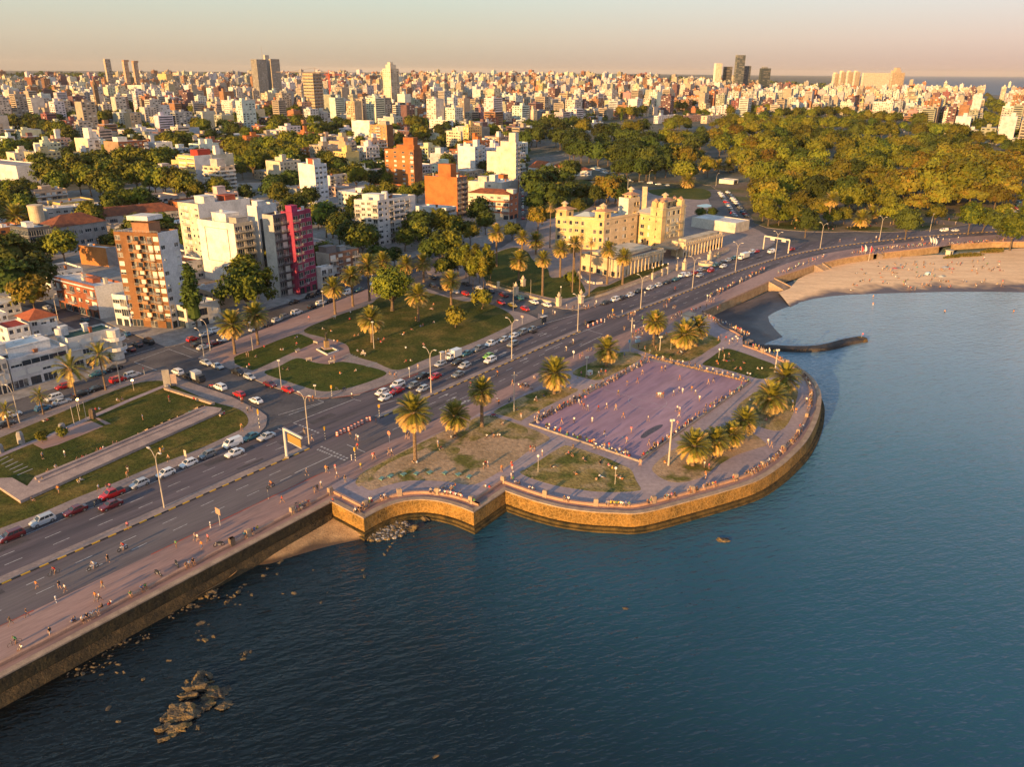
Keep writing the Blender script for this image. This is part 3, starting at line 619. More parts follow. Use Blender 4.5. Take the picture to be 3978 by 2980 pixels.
for i in range(420):
    a,b,c=r.sample(ctr,3); u_,v_=r.random(),r.random(); 
    if u_+v_>1: u_,v_=1-u_,1-v_
    p=a+(b-a)*u_+(c-a)*v_; s=r.uniform(.12,.42); mb.lathe(((s,-.1),(s*.9,s*.35),(s*.3,s*.6),(0,s*.6)),ROCKM if i%3 else CONC,5,p)
o=mb.build('pebble_bank'); o['kind']='stuff'; tag(o,'bank of pale pebbles and stones under the golden bastion','pebbles')
# ================================================================ buildings
WM={}
def winmesh(w,h,kind):
    k=(round(w,1),round(h,1),kind)
    if k in WM: return WM[k]
    mb=MB(); fr=FRAMEW if kind!='D' else FRAMED; t=.07
    g=GLASS2 if kind=='c' else GLASS
    pm=MB(); pm.face(((-w/2+.02,0,.02),(w/2-.02,0,.02),(w/2-.02,0,h-.02),(-w/2+.02,0,h-.02)),g)
    def bar(x,z,a,b,m=fr,d=.06): mb.box((x,-d,z),(a,0,0),(0,d-.005,0),(0,0,b),m,bottom=True)
    bar(-w/2,0,w,t); bar(-w/2,h-t,w,t); bar(-w/2,t,t,h-2*t); bar(w/2-t,t,t,h-2*t)
    n=max(1,round(w/1.1))
    for i in range(1,n): bar(-w/2+w*i/n-t/2,t,t,h-2*t)
    if kind in 'sS': hh=h*(.5 if kind=='s' else .93); bar(-w/2+t,h-t-hh,w-2*t,hh,SHUT,.075)
    if kind=='h': bar(-w/2+t,t,(w-2*t)/2,h-2*t,SHUT,.075)
    WM[k]=(mb.mesh('window'),pm.mesh('pane')); return WM[k]
def balmesh(w,d,st,col):
    k=('b',round(w,1),round(d,1),st,col)
    if k in WM: return WM[k]
    mb=MB(); m=paint(col); mb.box((-w/2,-d,-.16),(w,0,0),(0,d-.004,0),(0,0,.16),m,bottom=True)
    if st=='r':
        for z in (.35,.65,.95): mb.box((-w/2,-d,z),(w,0,0),(0,.04,0),(0,0,.05),RAIL); mb.box((-w/2,-d+.04,z),(.04,0,0),(0,d-.05,0),(0,0,.05),RAIL); mb.box((w/2-.04,-d+.04,z),(.04,0,0),(0,d-.05,0),(0,0,.05),RAIL)
        n=int(w/.5)+1
        for i in range(n+1): mb.box((-w/2+(w-.04)*i/n,-d,0),(.04,0,0),(0,.035,0),(0,0,.95),RAIL)
    else:
        mm=m if st=='p' else (GLASS if st=='g' else paint(st) if isinstance(st,tuple) else m)
        mb.box((-w/2,-d,0),(w,0,0),(0,.12,0),(0,0,.95),mm); mb.box((-w/2,-d+.12,0),(.12,0,0),(0,d-.13,0),(0,0,.95),mm); mb.box((w/2-.12,-d+.12,0),(.12,0,0),(0,d-.13,0),(0,0,.95),mm)
    WM[k]=mb.mesh('balcony'); return WM[k]
HOLE={'w':(.62,.9,1.35),'W':(.86,.8,1.55),'n':(.34,1.0,1.15),'b':(.72,.05,2.2),'B':(.72,.05,2.2),'s':(.96,.9,1.4),'g':(.96,.08,2.5),'l':(.9,.05,2.35),'t':(.5,.4,2.0),'a':(.5,.3,2.2),'D':(.7,.02,2.4)}
class Bld:
    def __init__(s,name,label,cat,loc,hero=True,group=None,rnd_=None,frames='cccgsSg',bal='r',balcol=(.55,.52,.47)):
        s.hero=hero; s.r=rnd_ or random.Random(len(LAB)); s.name=name; s.fr=frames; s.bal=bal; s.bc=balcol
        s.loc=Vector(loc); s.w=MB(); s.rf=MB(); s.ex=[]; s.nwin=0; s.label=label; s.cat=cat; s.group=group
        s.root=thing(name,label,cat,loc,0,group) if hero else None
    def quad(s,a,b,c,d,m): s.w.face((a,b,c,d),m)
    def facade(s,o,ex,W,z0,floors,fh,spec,col,ground=None,gh=None):
        n=Vector((ex.y,-ex.x,0)); up=Vector((0,0,1)); m=paint(col) if isinstance(col,tuple) else col
        z=z0
        for f in range(floors):
            h=fh; sp=spec[f%len(spec)] if isinstance(spec,list) else spec
            if f==0 and ground is not None: sp=ground; h=gh or fh
            if not sp: sp='.'
            cw=W/len(sp)
            for j,ch in enumerate(sp):
                A=o+ex*(cw*j)+up*z; B_=A+ex*cw
                if ch not in HOLE: s.quad(A,B_,B_+up*h,A+up*h,m if ch=='.' else paint((.05,.05,.055)) if ch=='x' else m); continue
                fw,sl,hh=HOLE[ch]; hh=min(hh,h-sl-.2); ww=cw*fw
                if ch in 'wn': ww=min(ww,2.2)
                if ch in 'bB': ww=min(ww,3.2)
                x0=(cw-ww)/2; x1=x0+ww; z1=z+sl; z2=z1+hh; dep=.9 if ch=='l' else .16
                p=lambda x,zz,d=0: o+ex*(cw*j+x)+up*zz-n*d
                if x0>.01: s.quad(p(0,z),p(x0,z),p(x0,z+h),p(0,z+h),m); s.quad(p(x1,z),p(cw,z),p(cw,z+h),p(x1,z+h),m)
                s.quad(p(x0,z),p(x1,z),p(x1,z1),p(x0,z1),m); s.quad(p(x0,z2),p(x1,z2),p(x1,z+h),p(x0,z+h),m)
                s.quad(p(x0,z1),p(x1,z1),p(x1,z1,dep),p(x0,z1,dep),m); s.quad(p(x0,z2,dep),p(x1,z2,dep),p(x1,z2),p(x0,z2),m)
                s.quad(p(x0,z1),p(x0,z1,dep),p(x0,z2,dep),p(x0,z2),m); s.quad(p(x1,z1,dep),p(x1,z1),p(x1,z2),p(x1,z2,dep),m)
                k=s.r.choice(s.fr) if ch not in 'gl' else s.r.choice('cgg')
                if s.hero and s.nwin<100:
                    s.nwin+=1; c=p((x0+x1)/2,z1,dep-.01)
                    wm_,pn_=winmesh(ww,hh,'D' if ch in 'D' else k); ob('pane',pn_,ob('window' if ch!='D' else 'door',wm_,s.root,c,math.atan2(ex.y,ex.x)))
                else:
                    gm=GLASS2 if k=='c' else SHUT if k=='S' else GLASS
                    if k=='s': zc=(z1+z2)/2; s.quad(p(x0,z1,dep),p(x1,z1,dep),p(x1,zc,dep),p(x0,zc,dep),GLASS); s.quad(p(x0,zc,dep),p(x1,zc,dep),p(x1,z2,dep),p(x0,z2,dep),SHUT)
                    else: s.quad(p(x0,z1,dep),p(x1,z1,dep),p(x1,z2,dep),p(x0,z2,dep),gm)
                if s.hero and ch in 'wnbW' and f and s.r.random()<.13:
                    if 'ac' not in WM: am=MB(); am.box((-.4,-.34,0),(.8,0,0),(0,.33,0),(0,0,.55),plain((.55,.54,.5),.5),bottom=True); am.tube([(0,-.345,.27),(0,-.355,.27)],.2,DARK,10); WM['ac']=am.mesh('air_conditioner')
                    ob('air_conditioner',WM['ac'],s.root,p((x0+x1)/2,z+.2),math.atan2(ex.y,ex.x))
                if ch in 'bBl' :
                    d_=.25 if ch=='l' else 1.15; wd=cw*.94; c=p(cw/2,z+.02)
                    if s.hero: ob('balcony',balmesh(wd,d_,s.bal if ch!='B' else 'p',s.bc),s.root,c,math.atan2(ex.y,ex.x))
                    else:
                        a=p(cw*.03,z-.1,-d_); mm=paint(s.bc); s.w.box(a,ex*wd,-n*(d_-.01),up*.14,mm,bottom=True); hh_=.9
                        s.quad(p(cw*.03,z+.04,-d_),p(cw*.97,z+.04,-d_),p(cw*.97,z+hh_,-d_),p(cw*.03,z+hh_,-d_),mm if s.bal!='r' else RAIL)
            z+=h
        return z
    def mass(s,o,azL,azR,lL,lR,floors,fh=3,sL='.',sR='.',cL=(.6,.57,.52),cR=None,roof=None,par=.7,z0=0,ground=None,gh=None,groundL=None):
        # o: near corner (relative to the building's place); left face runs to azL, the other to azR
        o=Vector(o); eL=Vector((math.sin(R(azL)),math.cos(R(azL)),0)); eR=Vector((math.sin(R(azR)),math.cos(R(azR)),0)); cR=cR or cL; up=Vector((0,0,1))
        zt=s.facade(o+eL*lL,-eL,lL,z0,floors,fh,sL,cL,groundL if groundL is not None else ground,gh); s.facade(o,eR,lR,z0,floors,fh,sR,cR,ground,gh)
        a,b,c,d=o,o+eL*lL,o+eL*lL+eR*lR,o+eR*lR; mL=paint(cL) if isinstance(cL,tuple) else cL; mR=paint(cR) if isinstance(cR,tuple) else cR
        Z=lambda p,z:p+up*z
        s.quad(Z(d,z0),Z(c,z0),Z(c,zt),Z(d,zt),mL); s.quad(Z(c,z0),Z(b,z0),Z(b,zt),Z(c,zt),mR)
        rm=roof or ROOFG; t=.22
        i=[Z(a,zt)+eL*t+eR*t,Z(b,zt)-eL*t+eR*t,Z(c,zt)-eL*t-eR*t,Z(d,zt)+eL*t-eR*t]; oo=[Z(a,zt),Z(b,zt),Z(c,zt),Z(d,zt)]
        s.rf.face([i[0],i[3],i[2],i[1]],rm)
        if par>0:
            for k,mm in ((0,mL),(1,mR),(2,mL),(3,mR)):
                k2=(k+1)%4; u=up*par
                s.w.face((oo[k2],oo[k],oo[k]+u,oo[k2]+u),mm); s.w.face((i[k],i[k2],i[k2]+u,i[k]+u),mm); s.w.face((oo[k]+u,i[k]+u,i[k2]+u,oo[k2]+u)[::-1],mm)
        s.last=(o,eL,eR,lL,lR,zt); return zt
    def on_roof(s,u,v,lu,lv,h,col,name='roof_house',slab_=True):
        o,eL,eR,lL,lR,zt=s.last; p=o+eL*(lL*u)+eR*(lR*v)+Vector((0,0,zt)); m=paint(col) if isinstance(col,tuple) else col
        mb=MB() if s.hero else s.w
        mb.box(p,eL*lu,eR*lv,(0,0,h),m)
        if slab_: mb.box(p-eL*.15-eR*.15+Vector((0,0,h)),eL*(lu+.3),eR*(lv+.3),(0,0,.18),m,bottom=True)
        if s.hero: mb.build(name,s.root)
    def tank(s,u,v,r,h,col=(.62,.58,.52),legs=0):
        o,eL,eR,lL,lR,zt=s.last; p=o+eL*(lL*u)+eR*(lR*v)+Vector((0,0,zt)); mb=MB() if s.hero else s.w
        mb.lathe(((r,0),(r,h),(r*.9,h+.15),(0,h+.2)),paint(col),12,p)
        if s.hero: mb.build('water_tank',s.root)
    def clutter(s,n=3):
        o,eL,eR,lL,lR,zt=s.last
        for i in range(n):
            u,v=s.r.uniform(.1,.85),s.r.uniform(.1,.85); k=s.r.random()
            if k<.5: s.on_roof(u*.9,v*.9,s.r.uniform(.5,1.4),s.r.uniform(.5,1.2),s.r.uniform(.8,1.8),s.r.choice(((.5,.47,.43),(.3,.13,.07),(.6,.57,.53))),'chimney')
            elif k<.75: s.tank(u,v,s.r.uniform(.5,.9),s.r.uniform(1,1.6))
            elif not s.hero: pass
            else:
                p=o+eL*(lL*u)+eR*(lR*v)+Vector((0,0,zt)); mb=MB(); mb.tube([p,p+Vector((0,0,3.5))],.04,RAIL,4); mb.tube([p+Vector((-.5,0,3.2)),p+Vector((.5,0,3.2))],.03,RAIL,4); mb.build('aerial',s.root)
    def done(s):
        if s.hero:
            s.w.build('wall',s.root); 
            if s.rf.f: s.rf.build('roof',s.root)
            return s.root
        k=len(s.w.v)
        for f,mi in zip(s.rf.f,s.rf.m): s.w.face([s.rf.v[i] for i in f],s.rf.mats[mi])
        o=s.w.build(s.name,None,s.loc); tag(o,s.label,s.cat,s.group); s.root=o; return o
def solve(N,az,z,xpx):                           # run from N along az until it stands at image column xpx
    X=(xpx-1989)/F_; fwd=-back; e=Vector((math.sin(R(az)),math.cos(R(az)),0)); q=Vector((N.x,N.y,z))-Vector((0,0,CAMH))
    return (X*q.dot(fwd)-q.dot(right))/(e.dot(right)-X*e.dot(fwd))
FOOT=[]                                          # footprints already built on
def fit(c,xl,xn,xr,yt,yb,azL=308,azR=38,h=None,mx=70):
    sx,sy=px(c,xn,yt)
    if h is None:
        b=PT(*px(c,xn,yb)); zb=b.z
        for _ in range(3):
            d=ray(sx,sy); t=b.y/d.y; h=CAMH+d.z*t-zb; h=max(2.5,h); q=P(sx,sy,zb+h)
            if abs(q.y-b.y)>60: break
        if (Vector((q.x,q.y,0))-Vector((b.x,b.y,0))).length>25: q=b
    else:
        zb=0
        for _ in range(4): q=P(sx,sy,zb+h); zb=T(q.x,q.y)
    N=Vector((q.x,q.y,zb))
    lL=solve(N,azL,zb+h,px(c,xl,0)[0]); lR=solve(N,azR,zb+h,px(c,xr,0)[0])
    ok=lambda v,dflt: v if 3<v<mx else dflt
    return N,h,ok(lL,12),ok(lR,14)
def foot(N,azL,azR,lL,lR):
    eL=Vector((math.sin(R(azL)),math.cos(R(azL)),0)); eR=Vector((math.sin(R(azR)),math.cos(R(azR)),0))
    FOOT.append((Vector((N.x,N.y,0))+eL*lL/2+eR*lR/2,math.hypot(lL,lR)/2))
WHI=(.68,.65,.6); CRE=(.62,.52,.38); ORA=(.42,.15,.05); BRO=(.23,.1,.055); YLW=(.62,.45,.18); GRY=(.36,.34,.33); RED=(.34,.05,.035); PNK=(.52,.31,.22); TAN=(.44,.34,.24); DRK=(.09,.08,.08); CON=(.4,.36,.31); MAG=(.3,.045,.09)
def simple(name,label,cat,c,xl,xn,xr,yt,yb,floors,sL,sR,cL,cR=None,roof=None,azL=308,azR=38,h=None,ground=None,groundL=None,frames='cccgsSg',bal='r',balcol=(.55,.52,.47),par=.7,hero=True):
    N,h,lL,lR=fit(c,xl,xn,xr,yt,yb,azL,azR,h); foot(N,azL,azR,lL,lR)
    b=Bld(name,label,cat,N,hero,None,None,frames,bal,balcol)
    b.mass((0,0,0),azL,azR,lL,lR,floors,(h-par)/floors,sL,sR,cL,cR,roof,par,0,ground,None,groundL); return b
# --- the brown corner tower
b=simple('apartment_tower','tall brown brick apartment tower with white side wall and rooftop lookout','apartment building','E',970,1352,1522,345,1170,11,'W.lBlbW','w.w',(.21,.1,.045),(.64,.61,.57),azL=281,azR=25,ground='D.D',groundL='gg.g.D',frames='cScsSg',balcol=(.34,.19,.1))
b.on_roof(.25,.15,6,4.5,3.4,(.34,.17,.09),'roof_lookout'); o,eL,eR,lL,lR,zt=b.last
mb=MB(); p=o+eL*(lL*.2)+eR*(lR*.05)+Vector((0,0,zt+4.4)); mb.box(p,eL*7.4,eR*6,(0,0,1.4),paint(WHI),bottom=True); mb.build('lookout_canopy',b.root)
mb=MB(); p=o+Vector((0,0,zt+.7))
for u in range(13): mb.box(p+eL*(lL*u/12*.97),eL*.06,eR*.06,(0,0,.7),RAIL)
for z in (.3,.65): mb.box(p+Vector((0,0,z)),eL*lL,eR*.05,(0,0,.05),RAIL)
mb.build('roof_railing',b.root); b.done()
# --- white block with blank framed party wall and balconies
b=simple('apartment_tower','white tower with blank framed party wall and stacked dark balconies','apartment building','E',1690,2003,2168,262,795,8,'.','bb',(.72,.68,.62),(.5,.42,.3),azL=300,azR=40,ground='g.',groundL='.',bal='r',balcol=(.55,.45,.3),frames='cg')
o,eL,eR,lL,lR,zt=b.last; mb=MB(); q=o+eL*(lL*.18)-eR*.03
for a,w_,z,h_ in ((0,.62,8.5,.12),(0,.62,zt-2,.12),(0,.006,8.5,zt-10.4),(.62,.006,8.5,zt-10.4)): mb.box(q+eL*(lL*a)+Vector((0,0,z)),eL*(lL*w_+.1),-eR*.08,(0,0,h_),DRK and paint(DRK),bottom=True)
mb.build('wall_frame',b.root); b.on_roof(.3,.2,8,6,3.6,(.72,.68,.62),'roof_house'); b.on_roof(.05,.25,4,5,2.4,CON,'roof_house'); b.tank(.55,.5,.8,4.6); b.clutter(4); b.done()
# --- the older white block behind it
b=simple('apartment_building','old white apartment block with stained balconied front behind the framed tower','apartment building','E',1520,1695,2140,95,640,9,'nbnw','.',(.6,.52,.4),(.6,.58,.56),azL=300,azR=40,frames='cgsS',balcol=(.58,.5,.4))
b.on_roof(.2,.2,6,5,3,(.62,.6,.57)); b.on_roof(.2,.6,5,5,2.4,(.36,.09,.05)); b.clutter(5); b.done()
# --- black glass tower beside it, white frame above
b=simple('office_tower','narrow black glass building with white upper frame and rental banner','office building','F',350,432,600,112,930,9,'.','.',WHI,(.62,.58,.52),azL=300,azR=30,h=30,groundL='.')
o,eL,eR,lL,lR,zt=b.last; mb=MB(); mb.box(o+eR*1.0+Vector((0,0,2))-eL*.02,eR*(lR-1.4),-eL*.25,(0,0,zt-6.5),GLASS); mb.build('curtain_wall',b.root)
mb=MB(); mb.box(o+eR*.9+Vector((0,0,zt-9.2))-eL*.28,eR*(lR-1.2),-eL*.1,(0,0,.25),DRK and paint(DRK)); mb.build('spandrel_band',b.root)
fc=bpy.data.curves.new('rental_banner','FONT'); fc.body='ALQUILA 69609463'; fc.size=1.15; fc.extrude=.02; fo=bpy.data.objects.new('tmp',fc); COL.objects.link(fo); fo.data.materials.append(plain((.8,.8,.78)))
bpy.context.view_layer.update(); me=bpy.data.meshes.new_from_object(fo.evaluated_get(bpy.context.evaluated_depsgraph_get())); bpy.data.objects.remove(fo)
k=ob('banner_lettering',me,b.root,o+eR*.8+Vector((0,0,9.5))-eL*.4); k.rotation_euler=(R(90),0,math.atan2(eR.y,eR.x)); k.scale=((lR-1)/8.6,1,1)
b.clutter(3); b.on_roof(.1,.1,3,4,2.2,WHI); b.done()
# --- dark balcony building and the magenta one
b=simple('apartment_building','dark grey building of continuous glazed balconies beside the magenta block','apartment building','F',480,572,740,190,950,10,'.','lbl',(.45,.42,.38),(.11,.1,.1),azL=300,azR=30,h=31,bal='r',balcol=(.12,.11,.11),frames='cgS'); b.clutter(3); b.done()
b=simple('apartment_building','bright magenta apartment block with white ground floor doors','apartment building','F',640,738,898,165,880,10,'.','bWW',MAG,MAG,ROOFW,azL=300,azR=29,ground='DDD',groundL='.',balcol=MAG,frames='ggcg')
b.on_roof(.2,.1,3,3,2.6,(.42,.05,.12)); b.clutter(2); b.done()
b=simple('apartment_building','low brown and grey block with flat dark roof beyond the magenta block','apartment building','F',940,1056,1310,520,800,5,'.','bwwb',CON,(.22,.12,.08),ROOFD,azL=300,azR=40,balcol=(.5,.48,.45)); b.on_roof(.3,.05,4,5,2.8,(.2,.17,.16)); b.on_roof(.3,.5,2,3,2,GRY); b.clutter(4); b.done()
b=simple('house','small white two storey house with balcony strip beside the magenta block','house','F',930,985,1090,640,830,3,'.','bb',WHI,WHI,ROOFW,azL=300,azR=40); b.done()
# --- white nine-bay block
b=simple('apartment_building','broad white apartment block with many glazed bays and grey roof tanks','apartment building','F',1270,1470,1795,62,462,8,'bwwb','wnbWWb.w'[:7],(.6,.56,.52),(.6,.55,.51),ROOFG,azL=284,azR=38,frames='gggcs',balcol=(.5,.46,.43)); b.on_roof(.25,.2,9,6,2.6,WHI); b.tank(.35,.4,1.6,3.6,(.66,.63,.6)); b.tank(.7,.4,1.2,2.4,(.66,.63,.6)); b.clutter(6); b.done()
# --- mid ground towers one by one
b=simple('apartment_tower','slim white tower with blank sunlit wall and brown rooftop room','apartment building','B',345,487,592,1192,1545,8,'.','www',(.74,.7,.64),(.66,.64,.62),azL=312,azR=33); b.on_roof(.1,.1,8,6,3.6,(.72,.68,.63)); b.on_roof(.15,.06,5,4,3.9,(.3,.09,.05)); b.done()
b=simple('apartment_building','rough grey white block with balconies behind the slim white tower','apartment building','B',592,620,768,1285,1440,5,'.','bwb',(.6,.58,.56),(.55,.53,.52),azL=308,azR=38); b.clutter(2); b.done()
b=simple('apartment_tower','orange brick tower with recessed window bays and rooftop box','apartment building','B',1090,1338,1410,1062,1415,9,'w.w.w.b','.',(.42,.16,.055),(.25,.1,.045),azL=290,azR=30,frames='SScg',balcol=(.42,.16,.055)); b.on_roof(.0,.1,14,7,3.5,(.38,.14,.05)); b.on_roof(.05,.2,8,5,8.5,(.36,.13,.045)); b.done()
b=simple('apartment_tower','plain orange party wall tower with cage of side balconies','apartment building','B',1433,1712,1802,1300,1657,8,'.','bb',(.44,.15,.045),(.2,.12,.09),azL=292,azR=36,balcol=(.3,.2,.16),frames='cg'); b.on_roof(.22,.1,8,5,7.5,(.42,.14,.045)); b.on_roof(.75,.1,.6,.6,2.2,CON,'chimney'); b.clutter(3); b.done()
b=simple('house','white modern box house with dark glass slot below the orange party wall','house','F',1800,2060,2150,128,340,4,'....n','W',WHI,(.4,.4,.4),ROOFW,azL=292,azR=36); b.clutter(3); b.done()
b=simple('apartment_tower','pale white tower with blank wall beside the park avenue','apartment building','B',1718,1866,1956,1035,1280,7,'.','wbw',(.66,.64,.63),(.6,.57,.53),azL=292,azR=32); b.on_roof(.05,.3,4,4,5.5,WHI); b.on_roof(.4,.2,6,5,2.2,WHI); b.done()
b=simple('apartment_building','low grey and white striped block next to the pale tower','apartment building','B',1480,1690,1722,1100,1262,5,'...','w',(.42,.41,.41),WHI,azL=292,azR=32); b.on_roof(.6,.2,5,5,5,WHI); b.clutter(3); b.done()
b=simple('apartment_tower','stepped cream tower with rooftop tank room above the park avenue','apartment building','C',-20,10,45,1000,1420,11,'.','wb',(.66,.58,.46),(.6,.56,.52),azL=292,azR=30,h=33); b.on_roof(.1,.2,5,5,7,(.62,.55,.45)); b.done()
b=simple('apartment_building','wide cream block with blank panels left of the park avenue tower','apartment building','B',1968,2150,2225,1080,1350,8,'.','w.',(.66,.6,.5),(.6,.55,.48),azL=288,azR=30,h=24); b.on_roof(.1,.2,9,8,4,(.66,.6,.52)); b.on_roof(.2,.2,4,5,8,(.64,.58,.5)); b.clutter(3); b.done()
b=simple('apartment_building','rust and cream banded corner block with tiled roof on the avenue corner','apartment building','G',40,395,472,235,455,4,['wnwnwb','wwnwwb'],'ww',(.62,.52,.4),(.4,.14,.07),TILE,azL=290,azR=32,par=.2,ground='DD',groundL='gDgD.D',balcol=(.38,.13,.07))
o,eL,eR,lL,lR,zt=b.last; mb=MB()
for z in (3.6,6.8,9.8): mb.box(o-eR*.05+Vector((0,0,z)),eL*lL*.75,-eR*.1,(0,0,.9),paint((.4,.14,.07)),bottom=True)
mb.build('brick_band',b.root); mb=MB(); q=[o+Vector((0,0,zt+.2))-eL*.5-eR*.5,o+Vector((0,0,zt+.2))+eL*(lL+.5)-eR*.5,o+Vector((0,0,zt+.2))+eL*(lL+.5)+eR*(lR+.5),o+Vector((0,0,zt+.2))-eL*.5+eR*(lR+.5)]
r0=o+eL*lL*.25+eR*lR*.5+Vector((0,0,zt+2.6)); r1=o+eL*lL*.8+eR*lR*.5+Vector((0,0,zt+2.6))
for f in ((q[1],q[0],r0,r1),(q[0],q[3],r0),(q[3],q[2],r1,r0),(q[2],q[1],r1)): mb.face(f,TILE)
mb.build('tiled_roof',b.root); b.on_roof(-.01,.35,4,4,2.6,(.62,.54,.43),'roof_house'); b.done()
b=simple('apartment_building','white flat block with roof terraces behind the tiled corner block','apartment building','G',40,330,470,130,300,4,'.ww.','w',(.62,.55,.46),(.55,.5,.44),ROOFW,azL=290,azR=32,h=14); b.on_roof(.3,.2,4,4,4.5,WHI); b.on_roof(.6,.3,6,5,3,(.6,.52,.42)); b.clutter(6); b.done()
b=simple('apartment_tower','white tower with tall thin stair shaft among plane trees','apartment building','A',635,747,852,965,1220,7,'.','wb',(.66,.55,.4),(.62,.6,.58),azL=296,azR=40); b.on_roof(.0,.2,7,3.5,9,(.7,.66,.6)); b.on_roof(-.0,.45,4,4,6,WHI); b.done()
b=simple('apartment_building','brown brick block with white bays stepping down to the trees','apartment building','A',885,1012,1265,995,1225,7,'.','wBwbwB',(.33,.22,.14),(.24,.09,.05),azL=300,azR=42,balcol=WHI); b.on_roof(.2,.1,7,8,4,WHI); b.clutter(3); b.done()
b=simple('apartment_building','white stepped block attached to the brown brick block','apartment building','A',1255,1335,1475,1000,1200,6,'.','.ww',(.62,.61,.61),WHI,azL=300,azR=42); b.clutter(2); b.done()
b=simple('apartment_tower','yellow and white striped tower with plain side and dark red roof box','apartment building','A',1520,1662,1808,1115,1400,7,'WW','.',(.62,.46,.2),(.58,.57,.57),azL=300,azR=40,frames='cSs'); b.on_roof(.1,.35,8,10,4.2,RED); b.done()
b=simple('apartment_tower','cream and rust tower with wraparound balconies and rooftop room','apartment building','A',1738,1882,2012,1210,1420,6,'BBB','BB',(.58,.46,.32),(.5,.38,.27),azL=300,azR=40,balcol=(.66,.6,.52)); b.on_roof(.2,.1,7,6,5.5,(.5,.44,.38)); b.clutter(3); b.done()
b=simple('warehouse','plain pale grey windowless hall at the left edge of the trees','warehouse','A',-250,135,392,1200,1400,1,'.','.',(.6,.58,.57),(.56,.55,.55),azL=300,azR=42); b.done()
b=simple('apartment_building','pinkish brick block with sunlit party wall among the trees','apartment building','B',612,752,842,992,1165,6,'.','bb',(.55,.32,.2),(.42,.38,.34),azL=300,azR=38); b.on_roof(.2,.2,6,5,4,(.5,.33,.22)); b.clutter(3); b.done()
b=simple('apartment_tower','orange and white tower with small balconies beside a white curved wall','apartment building','B',960,1107,1162,850,1088,9,'wBw','.',(.48,.26,.12),(.27,.11,.05),azL=292,azR=32); b.on_roof(.1,.2,7,6,4,(.42,.34,.28)); b.done()
b=simple('apartment_building','tall blank white party wall with scalloped edge','apartment building','B',806,960,1002,815,990,7,'.','w',(.74,.7,.64),WHI,azL=292,azR=32); b.done()
# --- red brick corner building with white trim, houses round it
b=simple('corner_building','three storey red brick corner building with white cornice and shop front','building','E',458,808,1050,800,1085,3,'bwbwwb','.',(.26,.09,.05),(.6,.58,.56),ROOFW,azL=303,azR=48,groundL='DgDgDD',frames='hSsg',bal='r',balcol=(.5,.47,.44))
o,eL,eR,lL,lR,zt=b.last; mb=MB(); mb.box(o+Vector((0,0,zt-.4))-eR*.02,eL*lL,-eR*.5,(0,0,.35),paint(WHI),bottom=True); mb.build('cornice',b.root); b.on_roof(.3,.4,4.5,2.5,1.5,(.28,.1,.06)); b.on_roof(.6,.5,1,1,2,CON,'chimney'); b.on_roof(.15,.6,1,1,2,CON,'chimney'); b.clutter(3); b.done()
b=simple('shop_house','white modern low house with dark strip window beside the brown tower','house','E',955,1075,1110,880,1150,3,'sg','s',WHI,WHI,ROOFW,azL=290,azR=30,groundL='DD',frames='g'); b.done()
b=simple('house','cream two storey house with bay window at the foot of the brown tower','house','E',1452,1590,1880,975,1170,2,'D','nDw',(.6,.54,.43),(.58,.52,.43),ROOFW,azL=300,azR=42); b.done()
b=simple('house','house with dark red tiled roof behind the brown tower','house','E',1560,1590,1745,590,760,2,'w','ww',WHI,(.5,.48,.46),TILE,azL=300,azR=40); b.done()
b=simple('workshop','long low building with orange wall and pale stained roof','workshop','E',668,905,1010,470,640,2,'.','.',(.42,.18,.06),(.3,.28,.27),ROOFW,azL=290,azR=40); b.clutter(5); b.done()
b=simple('office_building','dark glass corner office with white frame lines','office building','E',80,235,432,300,560,4,'gg','ggg',(.1,.1,.11),(.09,.09,.1),ROOFW,azL=300,azR=45,frames='g'); b.on_roof(.3,.2,4,3,2.4,WHI); b.done()
# --- school with the big red roofs
def hip(b,o,eL,eR,lL,lR,z,rise,m,name='tiled_roof',over=.6):
    mb=MB(); q=[o-eL*over-eR*over,o+eL*(lL+over)-eR*over,o+eL*(lL+over)+eR*(lR+over),o-eL*over+eR*(lR+over)]; q=[p+Vector((0,0,z)) for p in q]
    if lL>lR: r0,r1=o+eL*(lR/2)+eR*lR/2,o+eL*(lL-lR/2)+eR*lR/2
    else: r0,r1=o+eL*lL/2+eR*(lL/2),o+eL*lL/2+eR*(lR-lL/2)
    r0=r0+Vector((0,0,z+rise)); r1=r1+Vector((0,0,z+rise))
    fs=((q[1],q[0],r0,r1),(q[0],q[3],r0),(q[3],q[2],r1,r0),(q[2],q[1],r1)) if lL>lR else ((q[1],q[0],r0),(q[0],q[3],r1,r0),(q[3],q[2],r1),(q[2],q[1],r0,r1))
    for f in fs: mb.face(f,m)
    mb.build(name,b.root)
b=simple('school_building','long grey stone school with tall windows and big rusty red roofs','school','E',440,450,905,300,470,2,'t','ttWtWtt',(.4,.35,.3),(.36,.32,.29),TILE,azL=310,azR=36,h=10,par=0,frames='ggc'); o,eL,eR,lL,lR,zt=b.last; hip(b,o,eL,eR,max(lL,16),lR,zt,4.5,TILE); b.done()
b=simple('school_wing','second school wing with long rusty red roof','school','E',720,760,1560,215,330,2,'t','tttttt',(.46,.42,.38),(.42,.38,.34),TILE,azL=310,azR=52,h=8,par=0); o,eL,eR,lL,lR,zt=b.last; hip(b,o,eL,eR,14,lR,zt,4,TILE); b.done()
b=simple('long_building','long low grey building with patchy roof behind the water tower','building','E',380,395,970,135,230,2,'w','wwwwwwwww',(.5,.47,.43),(.46,.43,.39),ROOFW,azL=310,azR=55,h=7); b.clutter(8); b.done()
